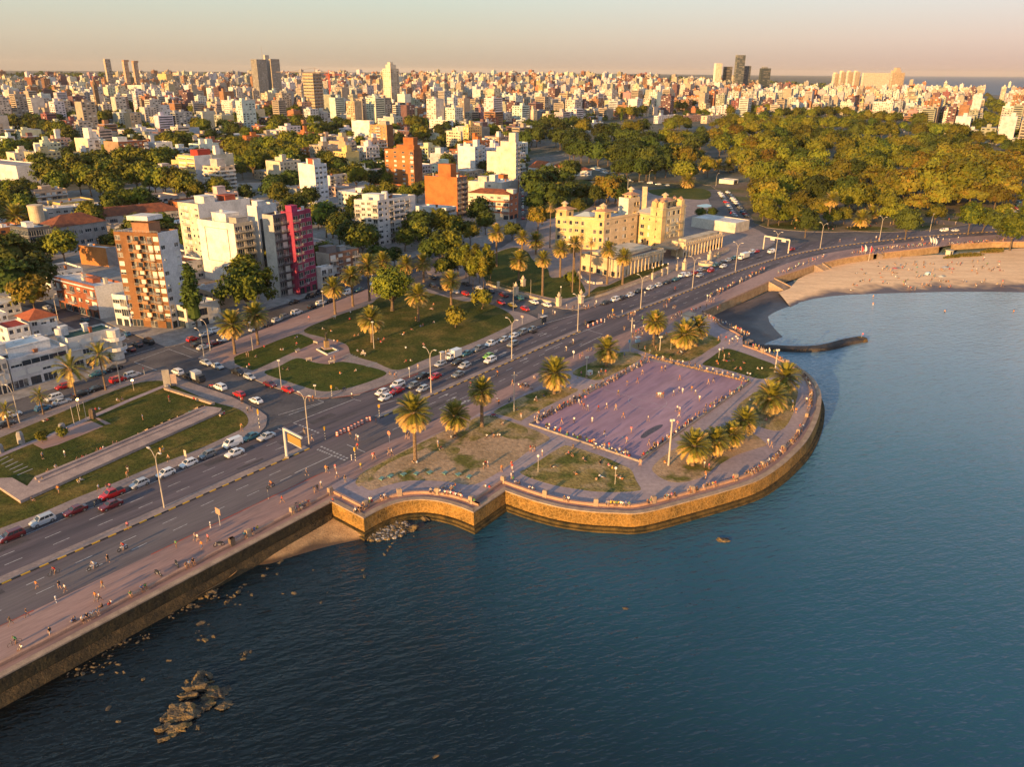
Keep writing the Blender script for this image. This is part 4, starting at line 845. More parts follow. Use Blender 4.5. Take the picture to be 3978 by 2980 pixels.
p=PT(*px('E',345,330)); mb=MB(); t=thing('water_tower','cream cylindrical water tower beside the red school roof','water tower',p); mb.lathe(((3.6,0),(3.6,13),(3.8,13.1),(3.8,13.8),(3.4,13.9),(0,14.1)),paint((.6,.46,.3)),24); mb.build('tank',t,sm=False)
# --- white deco block in the lower left corner
GROOF=mat('green_roof',(.03,.085,.065),.9,c2=(.02,.06,.05),scale=.3)
b=simple('apartment_building','white corner apartment block with green flat roof and white railed balconies','apartment building','E',480,575,968,1250,0,3,'.','bWbB',WHI,(.64,.58,.5),GROOF,azL=307,azR=37,h=9.6,ground='gDbD',groundL='.',frames='SSSg',balcol=WHI,par=.4)
b.on_roof(.7,.05,1.5,2,2.6,WHI); b.tank(.75,.02,1.1,2.2); b.on_roof(.55,.5,1.4,1.4,2.2,WHI); b.on_roof(.25,.55,.7,.7,1.4,(.3,.1,.05),'chimney')
o,eL,eR,lL,lR,zt=b.last; mb=MB(); mb.tube([o+eR*(lR-.2)+Vector((0,0,0)),o+eR*(lR-.2)+Vector((0,0,9.2))],1.9,paint((.64,.58,.5)),16); mb.build('round_corner',b.root)
for z in (3.2,6.3):
    mb=MB(); c=o+eR*(lR-.2)+Vector((0,0,z)); mb.lathe(((0,-.2),(3.1,-.2),(3.1,.9),(2.95,.9),(2.95,0)),paint(WHI),18,c); mb.build('balcony',b.root)
b.done()
b=simple('apartment_building','white shaded block with long dark ribbon window and roof terrace','apartment building','E',40,66,573,1432,0,3,'.','WSWS'.replace('S','W'),WHI,(.6,.56,.52),ROOFW,azL=307,azR=37,h=8.6,ground='gDgD',frames='SSs',par=.9)
o,eL,eR,lL,lR,zt=b.last; mb=MB(); mb.box(o+eR*(lR*.2)-eL*.03+Vector((0,0,6)),eR*(lR*.76),-eL*.12,(0,0,1.3),GLASS); mb.build('ribbon_window',b.root)
for k in range(6):
    mb=MB(); mb.box(o+eR*(lR*(.2+.76*k/5))-eL*.16+Vector((0,0,5.95)),eR*.1,-eL*.06,(0,0,1.4),FRAMEW); mb.build('mullion',b.root)
b.on_roof(.3,.1,7,11,2.6,WHI); b.on_roof(.75,.55,1,1,3,WHI,'chimney'); b.on_roof(.7,.75,1,1,3,WHI,'chimney'); b.clutter(3); b.done()
b=simple('apartment_building','old cream block cut by the edge of the picture beside the ribbon window block','apartment building','E',-120,-90,50,1452,0,3,'.','WbW',WHI,(.58,.52,.44),ROOFW,azL=307,azR=37,h=9.5,ground='gDg',frames='Ssc'); b.on_roof(.4,.3,5,5,3,WHI); b.done()
for a,(lab,rc) in zip(((0,60,250,1170,5.5),(180,250,480,1095,6),(-60,-20,170,960,4.5),(-150,-100,60,1060,6)),(('low house with dark red roof behind the white terrace',RED),('house with bright rust hipped roof behind the green roofed block',None),('white flat roofed house beside the dark trees',ROOFW),('white house with stepped parapets behind the old cream block',ROOFW))):
    N,h,lL,lR=fit('E',a[0],a[1],a[2],a[3],0,307,40,h=a[4]); lL=min(lL,12) if lL>3 else 9; b=Bld('house',lab,'house',N); b.mass((0,0,0),307,40,max(lL,9),lR,2,a[4]/2,'w','www',WHI,None,paint(rc) if isinstance(rc,tuple) else (rc or TILE),.3 if rc else 0); foot(N,307,40,12,lR)
    if rc is None: o,eL,eR,l1,l2,zt=b.last; hip(b,o,eL,eR,l1,l2,zt,2.4,mat('rust_tiles',(.36,.1,.04),.85,c2=(.26,.07,.03),scale=.6,fine=.2))
    b.done()
# ================================================================ the old palace hotel by the avenue
CRM=(.63,.44,.21); CRM2=(.6,.46,.29)
def fitG(xl,xn,xr,yt,h,azL,azR): return fit('G',xl,xn,xr,yt,0,azL,azR,h=h)
N1,h,l1,r1=fitG(795,1210,1395,437,15.5,288,48)
b=Bld('palace_building','cream yellow belle epoque palace with twin domed towers and colonnaded halls','palace',N1,True,None,None,'gggch','r',CRM); loc=N1.copy()
def lantern(o,eL,eR,l,r,z,hh):                   # eaves, hipped tile cap and small lantern
    mb=MB(); mb.box(o+Vector((0,0,z)),eL*l,eR*r,(0,0,hh),paint(CRM)); mb.build('tower_room',b.root)
    mb=MB(); c=o+eL*l/2+eR*r/2; 
    mb.box(o-eL*.9-eR*.9+Vector((0,0,z+hh)),eL*(l+1.8),eR*(r+1.8),(0,0,.25),paint(CRM2),bottom=True); mb.build('eaves',b.root)
    q=[o-eL*.8-eR*.8,o+eL*(l+.8)-eR*.8,o+eL*(l+.8)+eR*(r+.8),o-eL*.8+eR*(r+.8)]; mb=MB(); a=c+Vector((0,0,z+hh+1.9)); q=[p+Vector((0,0,z+hh+.26)) for p in q]
    for i in range(4): mb.face((q[(i+1)%4],q[i],a),mat('pink_tiles',(.42,.25,.16),.85,c2=(.32,.17,.1),scale=.6))
    mb.build('tiled_cap',b.root); mb=MB(); mb.lathe(((1.0,0),(1.0,1.4),(1.9,1.7),(1.9,1.85),(.5,2.8),(0,3.1)),paint(CRM2),8,c+Vector((0,0,z+hh+1.0))); mb.build('lantern',b.root)
    for i,d in enumerate((-eR,-eL)):
        p=(o+eL*l/2-eR*.05 if i==0 else o+eR*r/2-eL*.05)+Vector((0,0,z+hh*.2)); ex=-eL if i==0 else eR
        mb=MB(); mb.face([p+ex*(.6*math.cos(t*.314+math.pi*0))*1+Vector((0,0,1.2+.6*math.sin(t*.314)))+d*.02 for t in range(11)]+[p-ex*.6+d*.02,p+ex*.6+d*.02],GLASS); mb.build('arched_window',b.root)
FS=['tttt.t','twtwt.t','twtwt.t','twtwt.t'][:4]
b.mass((0,0,0),288,48,l1,r1+9,4,3.7,['wnwnww.t','twtwt.tt','twtwt.tt','twtwt..t'],['wtwt','twtw','twtw','nwnw'],CRM,CRM2,mat('blue_grey_roof',(.34,.37,.4),.8,c2=(.22,.23,.25),scale=.2),.8)
o,eL,eR,lL,lR,zt=b.last; hip(b,o+eL*lL*.35+eR*2,eL,eR,7,5,zt+.8,2,plain((.3,.36,.42),.4),'skylight'); hip(b,o+eL*lL*.15+eR*5,eL,eR,5,5,zt+.4,1.6,plain((.3,.36,.42),.4),'skylight'); b.on_roof(.4,.5,3,3,4,CRM2)
lantern(o-eL*.15-eR*.15,eL,eR,4.6,4.6,zt,3.6); lantern(o+eL*(lL-5.2)-eR*.15,eL,eR,5.2,5,zt,3.6)
N3,h,l3,r3=fitG(1610,1712,1912,352,19.5,315,46)
e3L=Vector((math.sin(R(315)),math.cos(R(315)),0)); e3R=Vector((math.sin(R(46)),math.cos(R(46)),0)); N2=N3+e3L*(l3+.02)+e3R*3.2; l2=max(12,solve(N2,315,15.5,px('G',1385,0)[0]))
b.mass(N2-loc,315,46,l2,max(10,r3-3),4,3.7,['tttt','tttt','tttt','nnnn'],'w',CRM,CRM2,None,.8); hip(b,*b.last[:3],12,10,15.2,2.6,plain((.33,.36,.4),.5),'skylight')
b.mass(N3-loc,315,46,l3,r3,5,3.75,['nwn','tnt','tnt','tnt','ttt'],['nwtwn','tbwbt','tbwbt','tbwbt','ttttt'],CRM,(.6,.51,.33),None,.6); o,eL,eR,lL,lR,zt=b.last
for u,v in ((0,0),(0,.78),(.55,0),(.55,.78)):
    p=o+eL*lL*u+eR*lR*v; w_=min(lL*.45,3.4)
    mb=MB(); mb.box(p-eL*.2-eR*.2,eL*w_,eR*w_,(0,0,zt+.6),paint(CRM)); mb.build('tower_shaft',b.root)
    mb=MB(); mb.box(p-eL*.6-eR*.6+Vector((0,0,zt+.6)),eL*(w_+.8),eR*(w_+.8),(0,0,.3),paint(CRM2),bottom=True); c=p+eL*(w_/2-.2)+eR*(w_/2-.2)+Vector((0,0,zt+.9))
    mb.build('tower_cornice',b.root)
    for s_,d in ((1,eL),(-1,eL),(1,eR),(-1,eR)):   # round-headed gables on the four sides
        e=Vector((d.y,-d.x,0)); g=[c+d*s_*(w_/2-.05)+e*(w_*.42*math.cos(t*math.pi/10))+Vector((0,0,1.4+w_*.42*math.sin(t*math.pi/10))) for t in range(11)]
        g=g+[c+d*s_*(w_/2-.05)-e*w_*.42,c+d*s_*(w_/2-.05)+e*w_*.42]; mb=MB(); mb.face(g,paint(CRM)); mb.face([q-d*s_*.5 for q in g][::-1],paint(CRM))
        for a_,b_ in zip(g,g[1:]+g[:1]): mb.face((a_,a_-d*s_*.5,b_-d*s_*.5,b_),paint(CRM))
        mb.build('round_gable',b.root)
    mb=MB(); mb.lathe(((1.0,0),(1.0,2.6),(1.3,2.7),(.6,3.6),(0,4.0)),mat('pink_tiles',(.42,.25,.16)),8,c); mb.build('cupola',b.root)
lantern(o+eL*lL*.3+eR*lR*.25,eL,eR,5,6,zt+.5,2.6)
N4,h,l4,r4=fitG(1352,1420,1545,262,23,315,46)
b.mass(N4-loc,315,46,6,9,2,4.5,'.','..ll',(.62,.58,.5),CRM2,None,.3,z0=13.5); o,eL,eR,lL,lR,zt=b.last; lantern(o+eL*1+eR*3,eL,eR,4,5,zt,1.2)
mb=MB(); c=P(*px('G',1560,155),28)-loc; mb.cbox(c.x,c.y,12,2.2,2.2,15.5,paint(CRM2)); mb.build('chimney_shaft',b.root)
mb=MB(); c=P(*px('G',1410,190),24)-loc; mb.tube([c,c+Vector((0,0,5.5))],.12,RAIL,5); mb.build('flagpole',b.root)
def courses(o,azl,azr,l,r_,zs):                   # string courses and the top cornice
    eL=Vector((math.sin(R(azl)),math.cos(R(azl)),0)); eR=Vector((math.sin(R(azr)),math.cos(R(azr)),0))
    for z,hh,d in zs:
        mb=MB(); mb.box(o-eL*d-eR*d+Vector((0,0,z)),eL*(l+d),eR*(d-.003),(0,0,hh),paint(CRM2),bottom=True); mb.build('cornice',b.root)
        mb=MB(); mb.box(o-eL*d-eR*.003+Vector((0,0,z)),eL*(d-.003),eR*(r_+.003),(0,0,hh),paint(CRM2),bottom=True); mb.build('cornice',b.root)
courses(Vector((0,0,0)),288,48,l1,r1+9,((3.6,.3,.22),(11.0,.22,.16),(14.5,.45,.5))); courses(N3-loc,315,46,l3,r3,((3.7,.3,.22),(14.9,.3,.2),(18.5,.4,.4))); courses(N2-loc,315,46,l2,1,((3.6,.3,.22),(11.0,.22,.16),(14.5,.45,.5)))
def hall(xl,xn,xr,yt,h,sL,sR,nc,raise_=True):
    N,_,l,r=fitG(xl,xn,xr,yt,h,314,44); o=N-loc; b.mass(o,314,44,l,r,1,h-.9,sL,sR,CRM2,(.62,.53,.4),mat('brown_flat_roof',(.17,.11,.085),.95,c2=(.22,.15,.11),scale=.2),.9); o,eL,eR,lL,lR,zt=b.last
    me=None
    for i in range(nc):
        p=o+eR*(lR*(i+.5)/nc)-eL*.55
        if me is None: mb=MB(); mb.lathe(((.34,0),(.34,.3),(.27,.35),(.22,h-2.1),(.34,h-1.9),(.34,h-1.6)),paint(CRM2),8); me=mb.mesh('column')
        ob('column',me,b.root,p)
    mb=MB(); mb.box(o-eL*1.0-eR*.2+Vector((0,0,h-1.6)),eR*(lR+.4),eL*1.0,(0,0,.75),paint(CRM2),bottom=True); mb.build('entablature',b.root)
    mb=MB()
    for i in range(int(lR/1.6)): mb.box(o-eL*.9+eR*(i*1.6)+Vector((0,0,h-.85)),eR*.9,eL*.3,(0,0,.8),paint(CRM2))
    mb.build('balustrade',b.root); foot(N,314,44,l,r)
    if raise_: b.on_roof(.25,.12,lL*.6,lR*.8,1.3,(.55,.46,.33),'raised_roof')
    return o,eL,eR,lL,lR
hall(1010,1322,1722,797,7.6,'tatat','tttttttttttt',13); hall(1790,1895,2231,645,7.2,'.','tttttttttttt',13)
mb=MB(); c=at('G',1790,765); a,e_=at('G',1735,790),at('G',1880,690); d=(e_-a).normalized(); n=Vector((d.y,-d.x,0))
mb.box(a-loc+Vector((0,0,4.6))-n*6,d*(e_-a).length,n*11,(0,0,.5),paint((.36,.27,.17)),bottom=True); mb.build('entrance_canopy',b.root)
for u in (.08,.92):
    for v in (4.4,): mb=MB(); q=a-loc+d*(e_-a).length*u+n*v; mb.tube([q,q+Vector((0,0,4.6))],.25,paint(CRM2),8); mb.build('canopy_post',b.root)
foot(N1,288,48,l1,r1); foot(N3,315,46,l3+20,r3+10); b.done()
# white hall with pale flat roof at the end of the park, and other park houses
b=simple('pavilion','long pale hall with flat white roof behind the colonnaded wing','building','H',-20,275,368,375,440,1,'.','.',(.6,.55,.48),(.58,.5,.38),ROOFW,azL=314,azR=44,h=5.5,par=.3); b.done()
b=simple('white_house','white gabled house with large orange tiled roofs by the park entrance','house','C',115,210,372,1225,1300,2,'.','w',WHI,WHI,TILE,azL=318,azR=75,h=5.5,par=0); o,eL,eR,lL,lR,zt=b.last
RT=mat('orange_tiles',(.42,.12,.04),.85,c2=(.3,.08,.03),scale=.4,fine=.2); mb=MB()
g0,g1=o+Vector((0,0,zt)),o+eR*lR+Vector((0,0,zt)); rg=o+eR*lR/2+Vector((0,0,zt+5.5)); bk=eL*max(lL,14)
mb.face((g0-eL*.6,rg-eL*.6,rg+bk,g0+bk)[::-1],RT); mb.face((rg-eL*.6,g1-eL*.6,g1+bk,rg+bk)[::-1],RT); mb.build('tiled_roof',b.root)
mb=MB(); mb.face((g0,g1,rg),paint(WHI)); mb.build('gable',b.root); hip(b,o+eR*lR,eL,eR,max(lL,12),12,zt-1,4.5,RT,'side_roof'); b.mass(o+eR*(lR+.05),318,75,max(lL,12)-.2,12,1,4.4,'.','ww',WHI,WHI,TILE,0); b.done()
b=simple('white_house','long white house with brown tiled roof under the park trees','house','C',540,560,660,1240,1300,1,'.','ww',WHI,WHI,TILE,azL=318,azR=75,h=4.5,par=0); o,eL,eR,lL,lR,zt=b.last; hip(b,o,eL,eR,10,lR,zt,3,TILE); b.done()
b=simple('park_kiosk','small white kiosk at the edge of the park wood','kiosk','C',1855,1880,1920,1325,1365,1,'.','D',WHI,WHI,ROOFW,h=3.2,par=.2); b.done()
b=simple('park_shelter','pale open shelter roof on posts among the park trees','shelter','C',1415,1475,1510,1060,1120,1,'ll','l',(.5,.45,.4),None,ROOFW,h=5,par=.3); b.done()
t=thing('beach_hut','small cream lifeguard hut on the sand below the wall','hut',at('U',1422,335,-2.6),R(30)); mb=MB(); mb.cbox(0,0,0,2.6,2.2,2.4,paint((.6,.55,.42))); mb.build('wall',t); mb=MB(); mb.cbox(0,0,2.4,3.2,2.8,.2,paint((.5,.45,.34)),bottom=True); mb.build('roof',t); mb=MB(); mb.box((-.5,-1.13,.1),(.9,0,0),(0,.02,0),(0,0,1.9),DARK,bottom=True); mb.build('door',t)
# ================================================================ blocks of flats further back, each read off the photograph
MC={'w':WHI,'c':CRE,'o':ORA,'b':BRO,'y':YLW,'g':GRY,'r':RED,'p':PNK,'t':TAN,'d':DRK}
CN={'w':'white','c':'cream','o':'orange brick','b':'brown brick','y':'yellow','g':'grey','r':'dark red','p':'pink','t':'tan','d':'charcoal'}
MID='''A 1262 1320 1475 1125 1215 b3;A 970 1210 1460 905 985 w3;A 1070 1100 1155 775 870 w1;A 1280 1380 1425 785 870 t2;A 185 230 325 910 990 w1;A 325 360 550 970 1040 g1;A 0 60 125 950 1060 w3;A 165 210 330 1000 1080 w1;A 620 705 810 590 700 w1;A 930 1012 1095 605 760 t1;A 1115 1172 1240 605 690 w1;A 1240 1292 1400 668 785 o1;A 1405 1515 1527 600 700 r2;A 1555 1700 1788 678 772 c1;A 1895 1990 2060 640 810 w3;A 2060 2080 2150 690 830 w1;A 1768 1810 1870 532 665 w1;A 1573 1626 1690 508 622 w1;A 1675 1720 1790 520 600 b3;A 1475 1512 1555 520 600 w1;A 1350 1422 1480 410 525 y1;A 1480 1532 1560 400 520 c2;A 1560 1602 1660 420 492 g3;A 1090 1222 1290 510 600 w3;A 1050 1190 1330 405 500 t3;A 995 1022 1085 465 560 w1;A 560 662 730 460 520 w3;A 20 42 138 565 720 w1;A 75 102 175 462 530 w1;A 0 12 75 456 520 o1;A 205 262 370 440 570 b1;A 370 392 440 420 500 c1;A 440 562 600 430 490 g2;A 430 502 610 508 570 c3;A 2080 2112 2225 942 1050 o1;A 1485 1530 1720 790 825 w1;A 880 905 985 500 540 b3;A 1930 1975 2050 540 610 w3;
B 1155 1182 1285 850 950 b1;B 1620 1742 1760 905 1090 c2;B 1765 1812 1925 865 1035 y3;B 1475 1637 1680 810 920 w2;B 1947 1962 2070 790 910 b1;B 1285 1357 1580 705 810 o3;B 1630 1682 1800 722 800 t3;B 850 927 1080 642 805 w3;B 1085 1142 1270 662 790 d3;B 705 770 845 700 810 c3;B 80 152 225 642 750 o3;B 310 377 460 652 790 p3;B 440 562 605 612 765 w1;B 750 802 840 570 665 c4;B -5 12 90 672 790 w1;B 1480 1512 1590 525 665 w1;B 1330 1362 1440 582 700 c3;B 1880 1927 1990 545 690 w3;B 1520 1602 1680 655 700 c3;B 1655 1702 1780 600 700 t2;B 230 322 385 450 540 w3;B 130 192 255 492 600 w3;B 550 602 650 500 560 w3;B 680 712 775 452 560 g3;B 770 862 895 450 530 y3;B 930 962 1030 422 520 b1;B 840 942 960 547 610 y2;B 980 1022 1080 545 610 w1;B 1270 1302 1350 457 545 o2;B 1690 1742 1800 472 540 w3;B 2000 2062 2100 480 560 w3;B 1810 1842 1900 480 560 c3;B 2060 2120 2180 590 680 w3;B 1950 1992 2050 610 690 c3;B 1700 1752 1800 640 720 w3;B 1850 1952 2010 690 770 w3;B 2120 2162 2209 700 790 w1;B 1180 1232 1290 660 740 w3;B 1390 1442 1500 760 830 w3;
C 90 160 192 722 870 c1;C 192 203 277 752 850 w1;C 270 302 360 742 830 b1;C 360 452 555 702 800 w3;C 485 602 665 520 635 o4;C 340 372 455 477 545 w1;C 785 868 880 492 570 w2;C 880 912 990 507 595 b1;C 1060 1162 1250 592 715 t4;C 970 1042 1070 672 720 y3;C 1250 1282 1365 632 690 p3;C 1475 1642 1670 607 725 o4;C 1765 1867 1985 617 745 w4;C 2060 2152 2170 567 675 w2;C 1485 1542 1600 542 600 w3;C 1825 1902 1925 432 565 t3;C 1935 2012 2020 522 600 o2;C 925 1002 1010 712 800 p3;C 510 602 880 672 740 y3;C 600 682 800 712 785 w3;C 1195 1232 1400 772 840 w3;C 1405 1442 1600 772 830 p3;C 1600 1652 1770 772 840 c3;C 610 642 760 832 910 w1;C 2050 2082 2185 762 810 c3;C 240 312 400 602 690 c3;C 20 62 110 480 560 w1;C 130 192 240 470 550 w3;C 250 292 340 480 550 g3;C 700 742 780 480 550 g3;C 990 1012 1050 480 545 w1;C 1160 1212 1280 490 560 t3;C 1340 1392 1440 500 570 c3;C 1640 1682 1740 500 580 w3;C 1700 1742 1790 490 580 b3;C 1180 1232 1340 480 540 c3;C 2100 2142 2209 500 560 t3;
D 300 402 415 547 690 o4;D 410 432 500 632 740 w2;D 480 522 680 642 755 t4;D 700 762 800 597 745 o4;D 800 832 930 652 775 y4;D 920 1092 1240 652 800 w4;D 1285 1302 1450 627 755 c4;D 1525 1602 1810 732 885 w3;D 1625 1652 1850 602 740 w3;D 1740 1762 1860 522 620 w3;D 1525 1552 1640 482 600 w4;D 1450 1482 1600 642 750 w3;D 2020 2062 2209 522 640 c4;D 1860 1882 2000 512 580 c3;D 500 522 600 552 600 o3;D 660 682 735 492 560 o3;D 20 32 100 592 710 w2;D 420 442 540 502 560 w3;D 1055 1082 1220 532 600 c4;D 1210 1282 1400 507 590 o4;D 150 182 240 530 640 w3;D 560 592 680 460 500 w3;D 780 822 930 510 570 c4;D 960 992 1060 560 620 w3;D 1230 1262 1330 460 510 t3;D 1340 1372 1440 480 520 o3;D 2100 2122 2260 692 990 w4;D 2080 2102 2209 480 530 w3;D 1660 1692 1760 500 560 w3'''
STY={'1':('.',1),'2':(2,'.'),'3':(1,1),'4':(3,1)}
APTS=[]
def spec(L,k,r):
    if k=='.': return '.'
    n=max(1,round(L/3.4)); base={1:'wwnw',2:'ww',3:'BB'}[k]
    s=''.join(r.choice('wwwbn' if k==1 else 'wwW' if k==2 else 'BBb') for _ in range(n)); return s
def flats(name,label,N,azL,azR,h,lL,lR,cL,cR,sL,sR,r,group,hero=False):
    fl=max(1,round((h-.7)/3)); b=Bld(name,label,'apartment building' if fl>3 else 'house',N,False,group,r,bal=r.choice('rpp'),balcol=r.choice(((.55,.5,.44),(.6,.57,.52),cL)))
    b.mass((0,0,0),azL,azR,lL,lR,fl,(h-.7)/fl,spec(lL,sL,r),spec(lR,sR,r),cL,cR,r.choice((ROOFG,ROOFG,ROOFW,ROOFD)))
    if h>9: b.on_roof(r.uniform(.1,.5),r.uniform(.1,.5),min(lL*.4,6),min(lR*.4,6),r.uniform(2.4,4.5),cL); 
    if h>14: b.on_roof(r.uniform(.15,.4),r.uniform(.15,.4),min(lL*.25,3),min(lR*.25,4),r.uniform(4.5,7.5),r.choice((cL,WHI)))
    b.clutter(2); return b
FLW=['','one','two','three','four','five','six','seven','eight','nine','ten','eleven','twelve','thirteen','fourteen','fifteen','sixteen','seventeen','eighteen','nineteen','twenty']
def zone(p):
    az=math.degrees(math.atan2(p.x,p.y)); r=math.hypot(p.x,p.y)
    if az<-14: w_='inland of the school roofs' if r<700 else 'in the wooded streets behind the school' if r<1000 else 'in the far old town'
    elif az<2: w_='behind the plaza' if r<650 else 'inland of the orange brick tower' if r<1000 else 'in the dense centre beyond the brick towers'
    elif az<20: w_='behind the palace' if r<1000 else 'beyond the dark side of the park' if r<1500 else 'in the pale district beyond the park'
    else: w_='along the far edge of the park' if r<1500 else 'in the sunlit coastal district'
    return w_
LV=lambda h:'low' if h<10 else 'mid-height' if h<20 else 'tall'
for ln in MID.replace('\n','').split(';'):
    c,xl,xn,xr,yt,yb,st=ln.split(); xl,xn,xr,yt,yb=map(float,(xl,xn,xr,yt,yb)); r=random.Random(int(xl*7+yt))
    azL=r.choice((306,308,310)); azR=azL+90
    if c=='D': azL-=10; azR-=10
    N,h,lL,lR=fit(c,xl,xn,xr,yt,yb,azL,azR,mx=90); h=min(h,60); j=lambda q:tuple(max(.02,v*r.uniform(.9,1.08)) for v in q)
    cL=j(MC[st[0]]); cR=cL if r.random()<.6 else j(MC[st[0]]); s=STY[st[1]]
    foot(N,azL,azR,lL,lR)
    fl=max(1,round((h-.7)/3)); nm='house' if fl<3 else 'apartment_building' 
    b=flats(nm,'%s %s %s %s'%(FLW[min(fl,20)]+'-storey',CN[st[0]],'house' if fl<3 else 'apartment block',zone(N)),N,azL,azR,h,lL,lR,cL,cR,s[0],s[1],r,'apartment blocks of the city'); b.done(); APTS.append(b)
# ---- skyline
def skyl(name,label,c,xl,xn,xr,yt,D,cL,cR,sL,sR,fl,azL=308,azR=38):
    sx,sy=px(c,xn,yt); d=ray(sx,sy); k=D/math.hypot(d.x,d.y); N=Vector((d.x*k,d.y*k,0)); N.z=T(N.x,N.y); h=CAMH+d.z*k-N.z
    lL=max(6,solve(N,azL,N.z+h,px(c,xl,0)[0])); lR=max(6,solve(N,azR,N.z+h,px(c,xr,0)[0])); b=Bld(name,label,'tower',N,False,None)
    b.mass((0,0,0),azL,azR,lL,lR,fl,(h-.8)/fl,sL,sR,cL,cR,ROOFG,.8); foot(N,azL,azR,lL,lR); return b
b=skyl('skyscraper','tallest dark glass skyscraper on the far skyline','C',1900,1912,1983,248,2900,(.2,.19,.14),(.15,.16,.14),'g','ggg',34,300,80); b.done()
b=skyl('skyscraper','white slab tower with ribbed front at the head of the far business district','C',1715,1728,1782,320,2900,(.66,.6,.5),(.6,.5,.36),'.','www',22,300,80); b.done()
b=skyl('skyscraper','squat brown glass office tower between the white slab and tallest skyscraper','C',1797,1806,1870,348,2950,(.14,.11,.08),(.12,.1,.08),'g','ggg',18,300,80); b.done()
b=skyl('skyscraper','dark glass tower with cream stripes close behind the tallest skyscraper','C',1962,1972,2030,342,2950,(.1,.1,.1),(.12,.12,.12),'g','g.g',18,300,80); b.done()
b=skyl('skyscraper','wide low dark glass block last of the business towers','C',2108,2118,2200,362,2950,(.05,.06,.06),(.05,.06,.06),'g','gggg',15,300,80); b.on_roof(.3,.3,8,14,5,(.2,.2,.2)); b.done()
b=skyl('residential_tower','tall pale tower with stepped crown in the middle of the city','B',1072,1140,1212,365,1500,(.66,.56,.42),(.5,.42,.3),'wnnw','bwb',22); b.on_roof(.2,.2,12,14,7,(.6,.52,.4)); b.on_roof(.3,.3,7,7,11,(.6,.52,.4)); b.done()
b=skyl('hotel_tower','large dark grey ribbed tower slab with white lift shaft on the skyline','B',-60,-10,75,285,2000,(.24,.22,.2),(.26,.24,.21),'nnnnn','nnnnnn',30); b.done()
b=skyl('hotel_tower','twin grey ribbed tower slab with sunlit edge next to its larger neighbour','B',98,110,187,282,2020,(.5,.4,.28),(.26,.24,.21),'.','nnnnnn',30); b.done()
b=skyl('lift_shaft_tower','narrow white shaft rising between the two ribbed tower slabs','B',48,62,98,248,2040,(.55,.46,.36),(.42,.38,.33),'nn','.',30); b.done()
d=ray(*px('B',30,170)); k=2060/math.hypot(d.x,d.y); p=Vector((d.x*k,d.y*k,T(d.x*k,d.y*k))); h=CAMH+d.z*k-p.z; mb=MB(); mb.tube([(0,0,0),(0,0,h*.8),(0,0,h)],[.6,.5,.3],RAIL,4); o=mb.build('mast',None,p); tag(o,'thin radio mast rising beside the ribbed tower slabs','mast')
b=skyl('residential_tower','slender lone brown tower on the skyline left of two round ones','A',884,896,944,282,2300,(.55,.4,.27),(.38,.29,.21),'w','bb',24); b.done()
for i,(x0,x1,x2,y) in enumerate(((1044,1060,1096,305),(1128,1142,1180,312))):
    b=skyl('residential_tower','%s of the two matching brown skyline towers with curved tops'%('first','second')[i],'A',x0,x1,x2,y,2600,(.5,.34,.23),(.38,.27,.19),'w','ww',20); b.on_roof(.2,.2,12,14,5,(.36,.22,.14)); b.done()
for i,(x0,x1,x2,y) in enumerate(((567,590,625,410),(628,645,684,395),(688,705,748,395),(750,765,808,395))):
    b=skyl('residential_tower','%s cream pinnacled tower of the coastal row'%('lowest','second','third','fourth')[i],'D',x0,x1,x2,y,3700,(.56,.48,.38),TAN,'ww','ww',16,300,70); b.on_roof(.2,.2,9,9,6,CRE); b.done()
b=skyl('residential_slab','very long cream apartment slab on the coastal skyline','D',825,835,1065,402,3700,(.56,.48,.38),(.54,.45,.34),'w','wwwwwwwwwwwwww',12,300,80); b.done()
b=skyl('ziggurat_tower','stepped tan tower standing before the open sea horizon','D',1068,1085,1190,400,3300,TAN,(.44,.32,.2),'ww','wwwwww',16,300,75); b.on_roof(.2,.2,14,26,8,TAN); b.on_roof(.3,.3,9,16,17,TAN); b.done()
b=skyl('church_spire','dark gothic church spire among pale flats','A',790,800,815,500,1500,(.2,.14,.09),(.17,.12,.08),'n','n',6); o,eL,eR,lL,lR,zt=b.last; mb=b.w; c=o+eL*lL/2+eR*lR/2+Vector((0,0,zt))
mb.lathe(((lL*.62,0),(lL*.3,5),(0,12)),paint((.17,.12,.08)),8,c); b.done()
b=skyl('construction_block','unfinished tan concrete frame with open floors under red crane','B',385,472,548,405,1450,(.45,.34,.2),(.3,.22,.14),'llll','lll',14); b.done(); bc=b.root.location
def crane(label,p,h,col,jib,ang):
    t=thing('tower_crane',label,'crane',p,R(ang)); m=plain(col); mb=MB()
    for sx_ in (-1,1):
        for sy_ in (-1,1): mb.tube([(sx_,sy_,0),(sx_,sy_,h)],.3,m,4)
    for k in range(int(h/3)): mb.tube([(-1,-1,k*3),(1,-1,k*3+3)],.2,m,4); mb.tube([(1,-1,k*3),(1,1,k*3+3)],.2,m,4)
    mb.build('mast',t); mb=MB(); mb.tube([(-jib*.3,0,h),(jib,0,h)],.45,m,4); mb.tube([(0,0,h),(0,0,h+7)],.4,m,4); mb.tube([(0,0,h+7),(jib*.7,0,h)],.2,m,4); mb.tube([(0,0,h+7),(-jib*.3,0,h)],.2,m,4); mb.build('jib',t)
    return t
crane('orange red tower crane over the unfinished concrete frame',bc+Vector((25,10,0)),68,(.6,.1,.03),28,20); crane('thin pale tower crane left of the orange red one',bc+Vector((-2,25,0)),72,(.3,.22,.16),70,170)
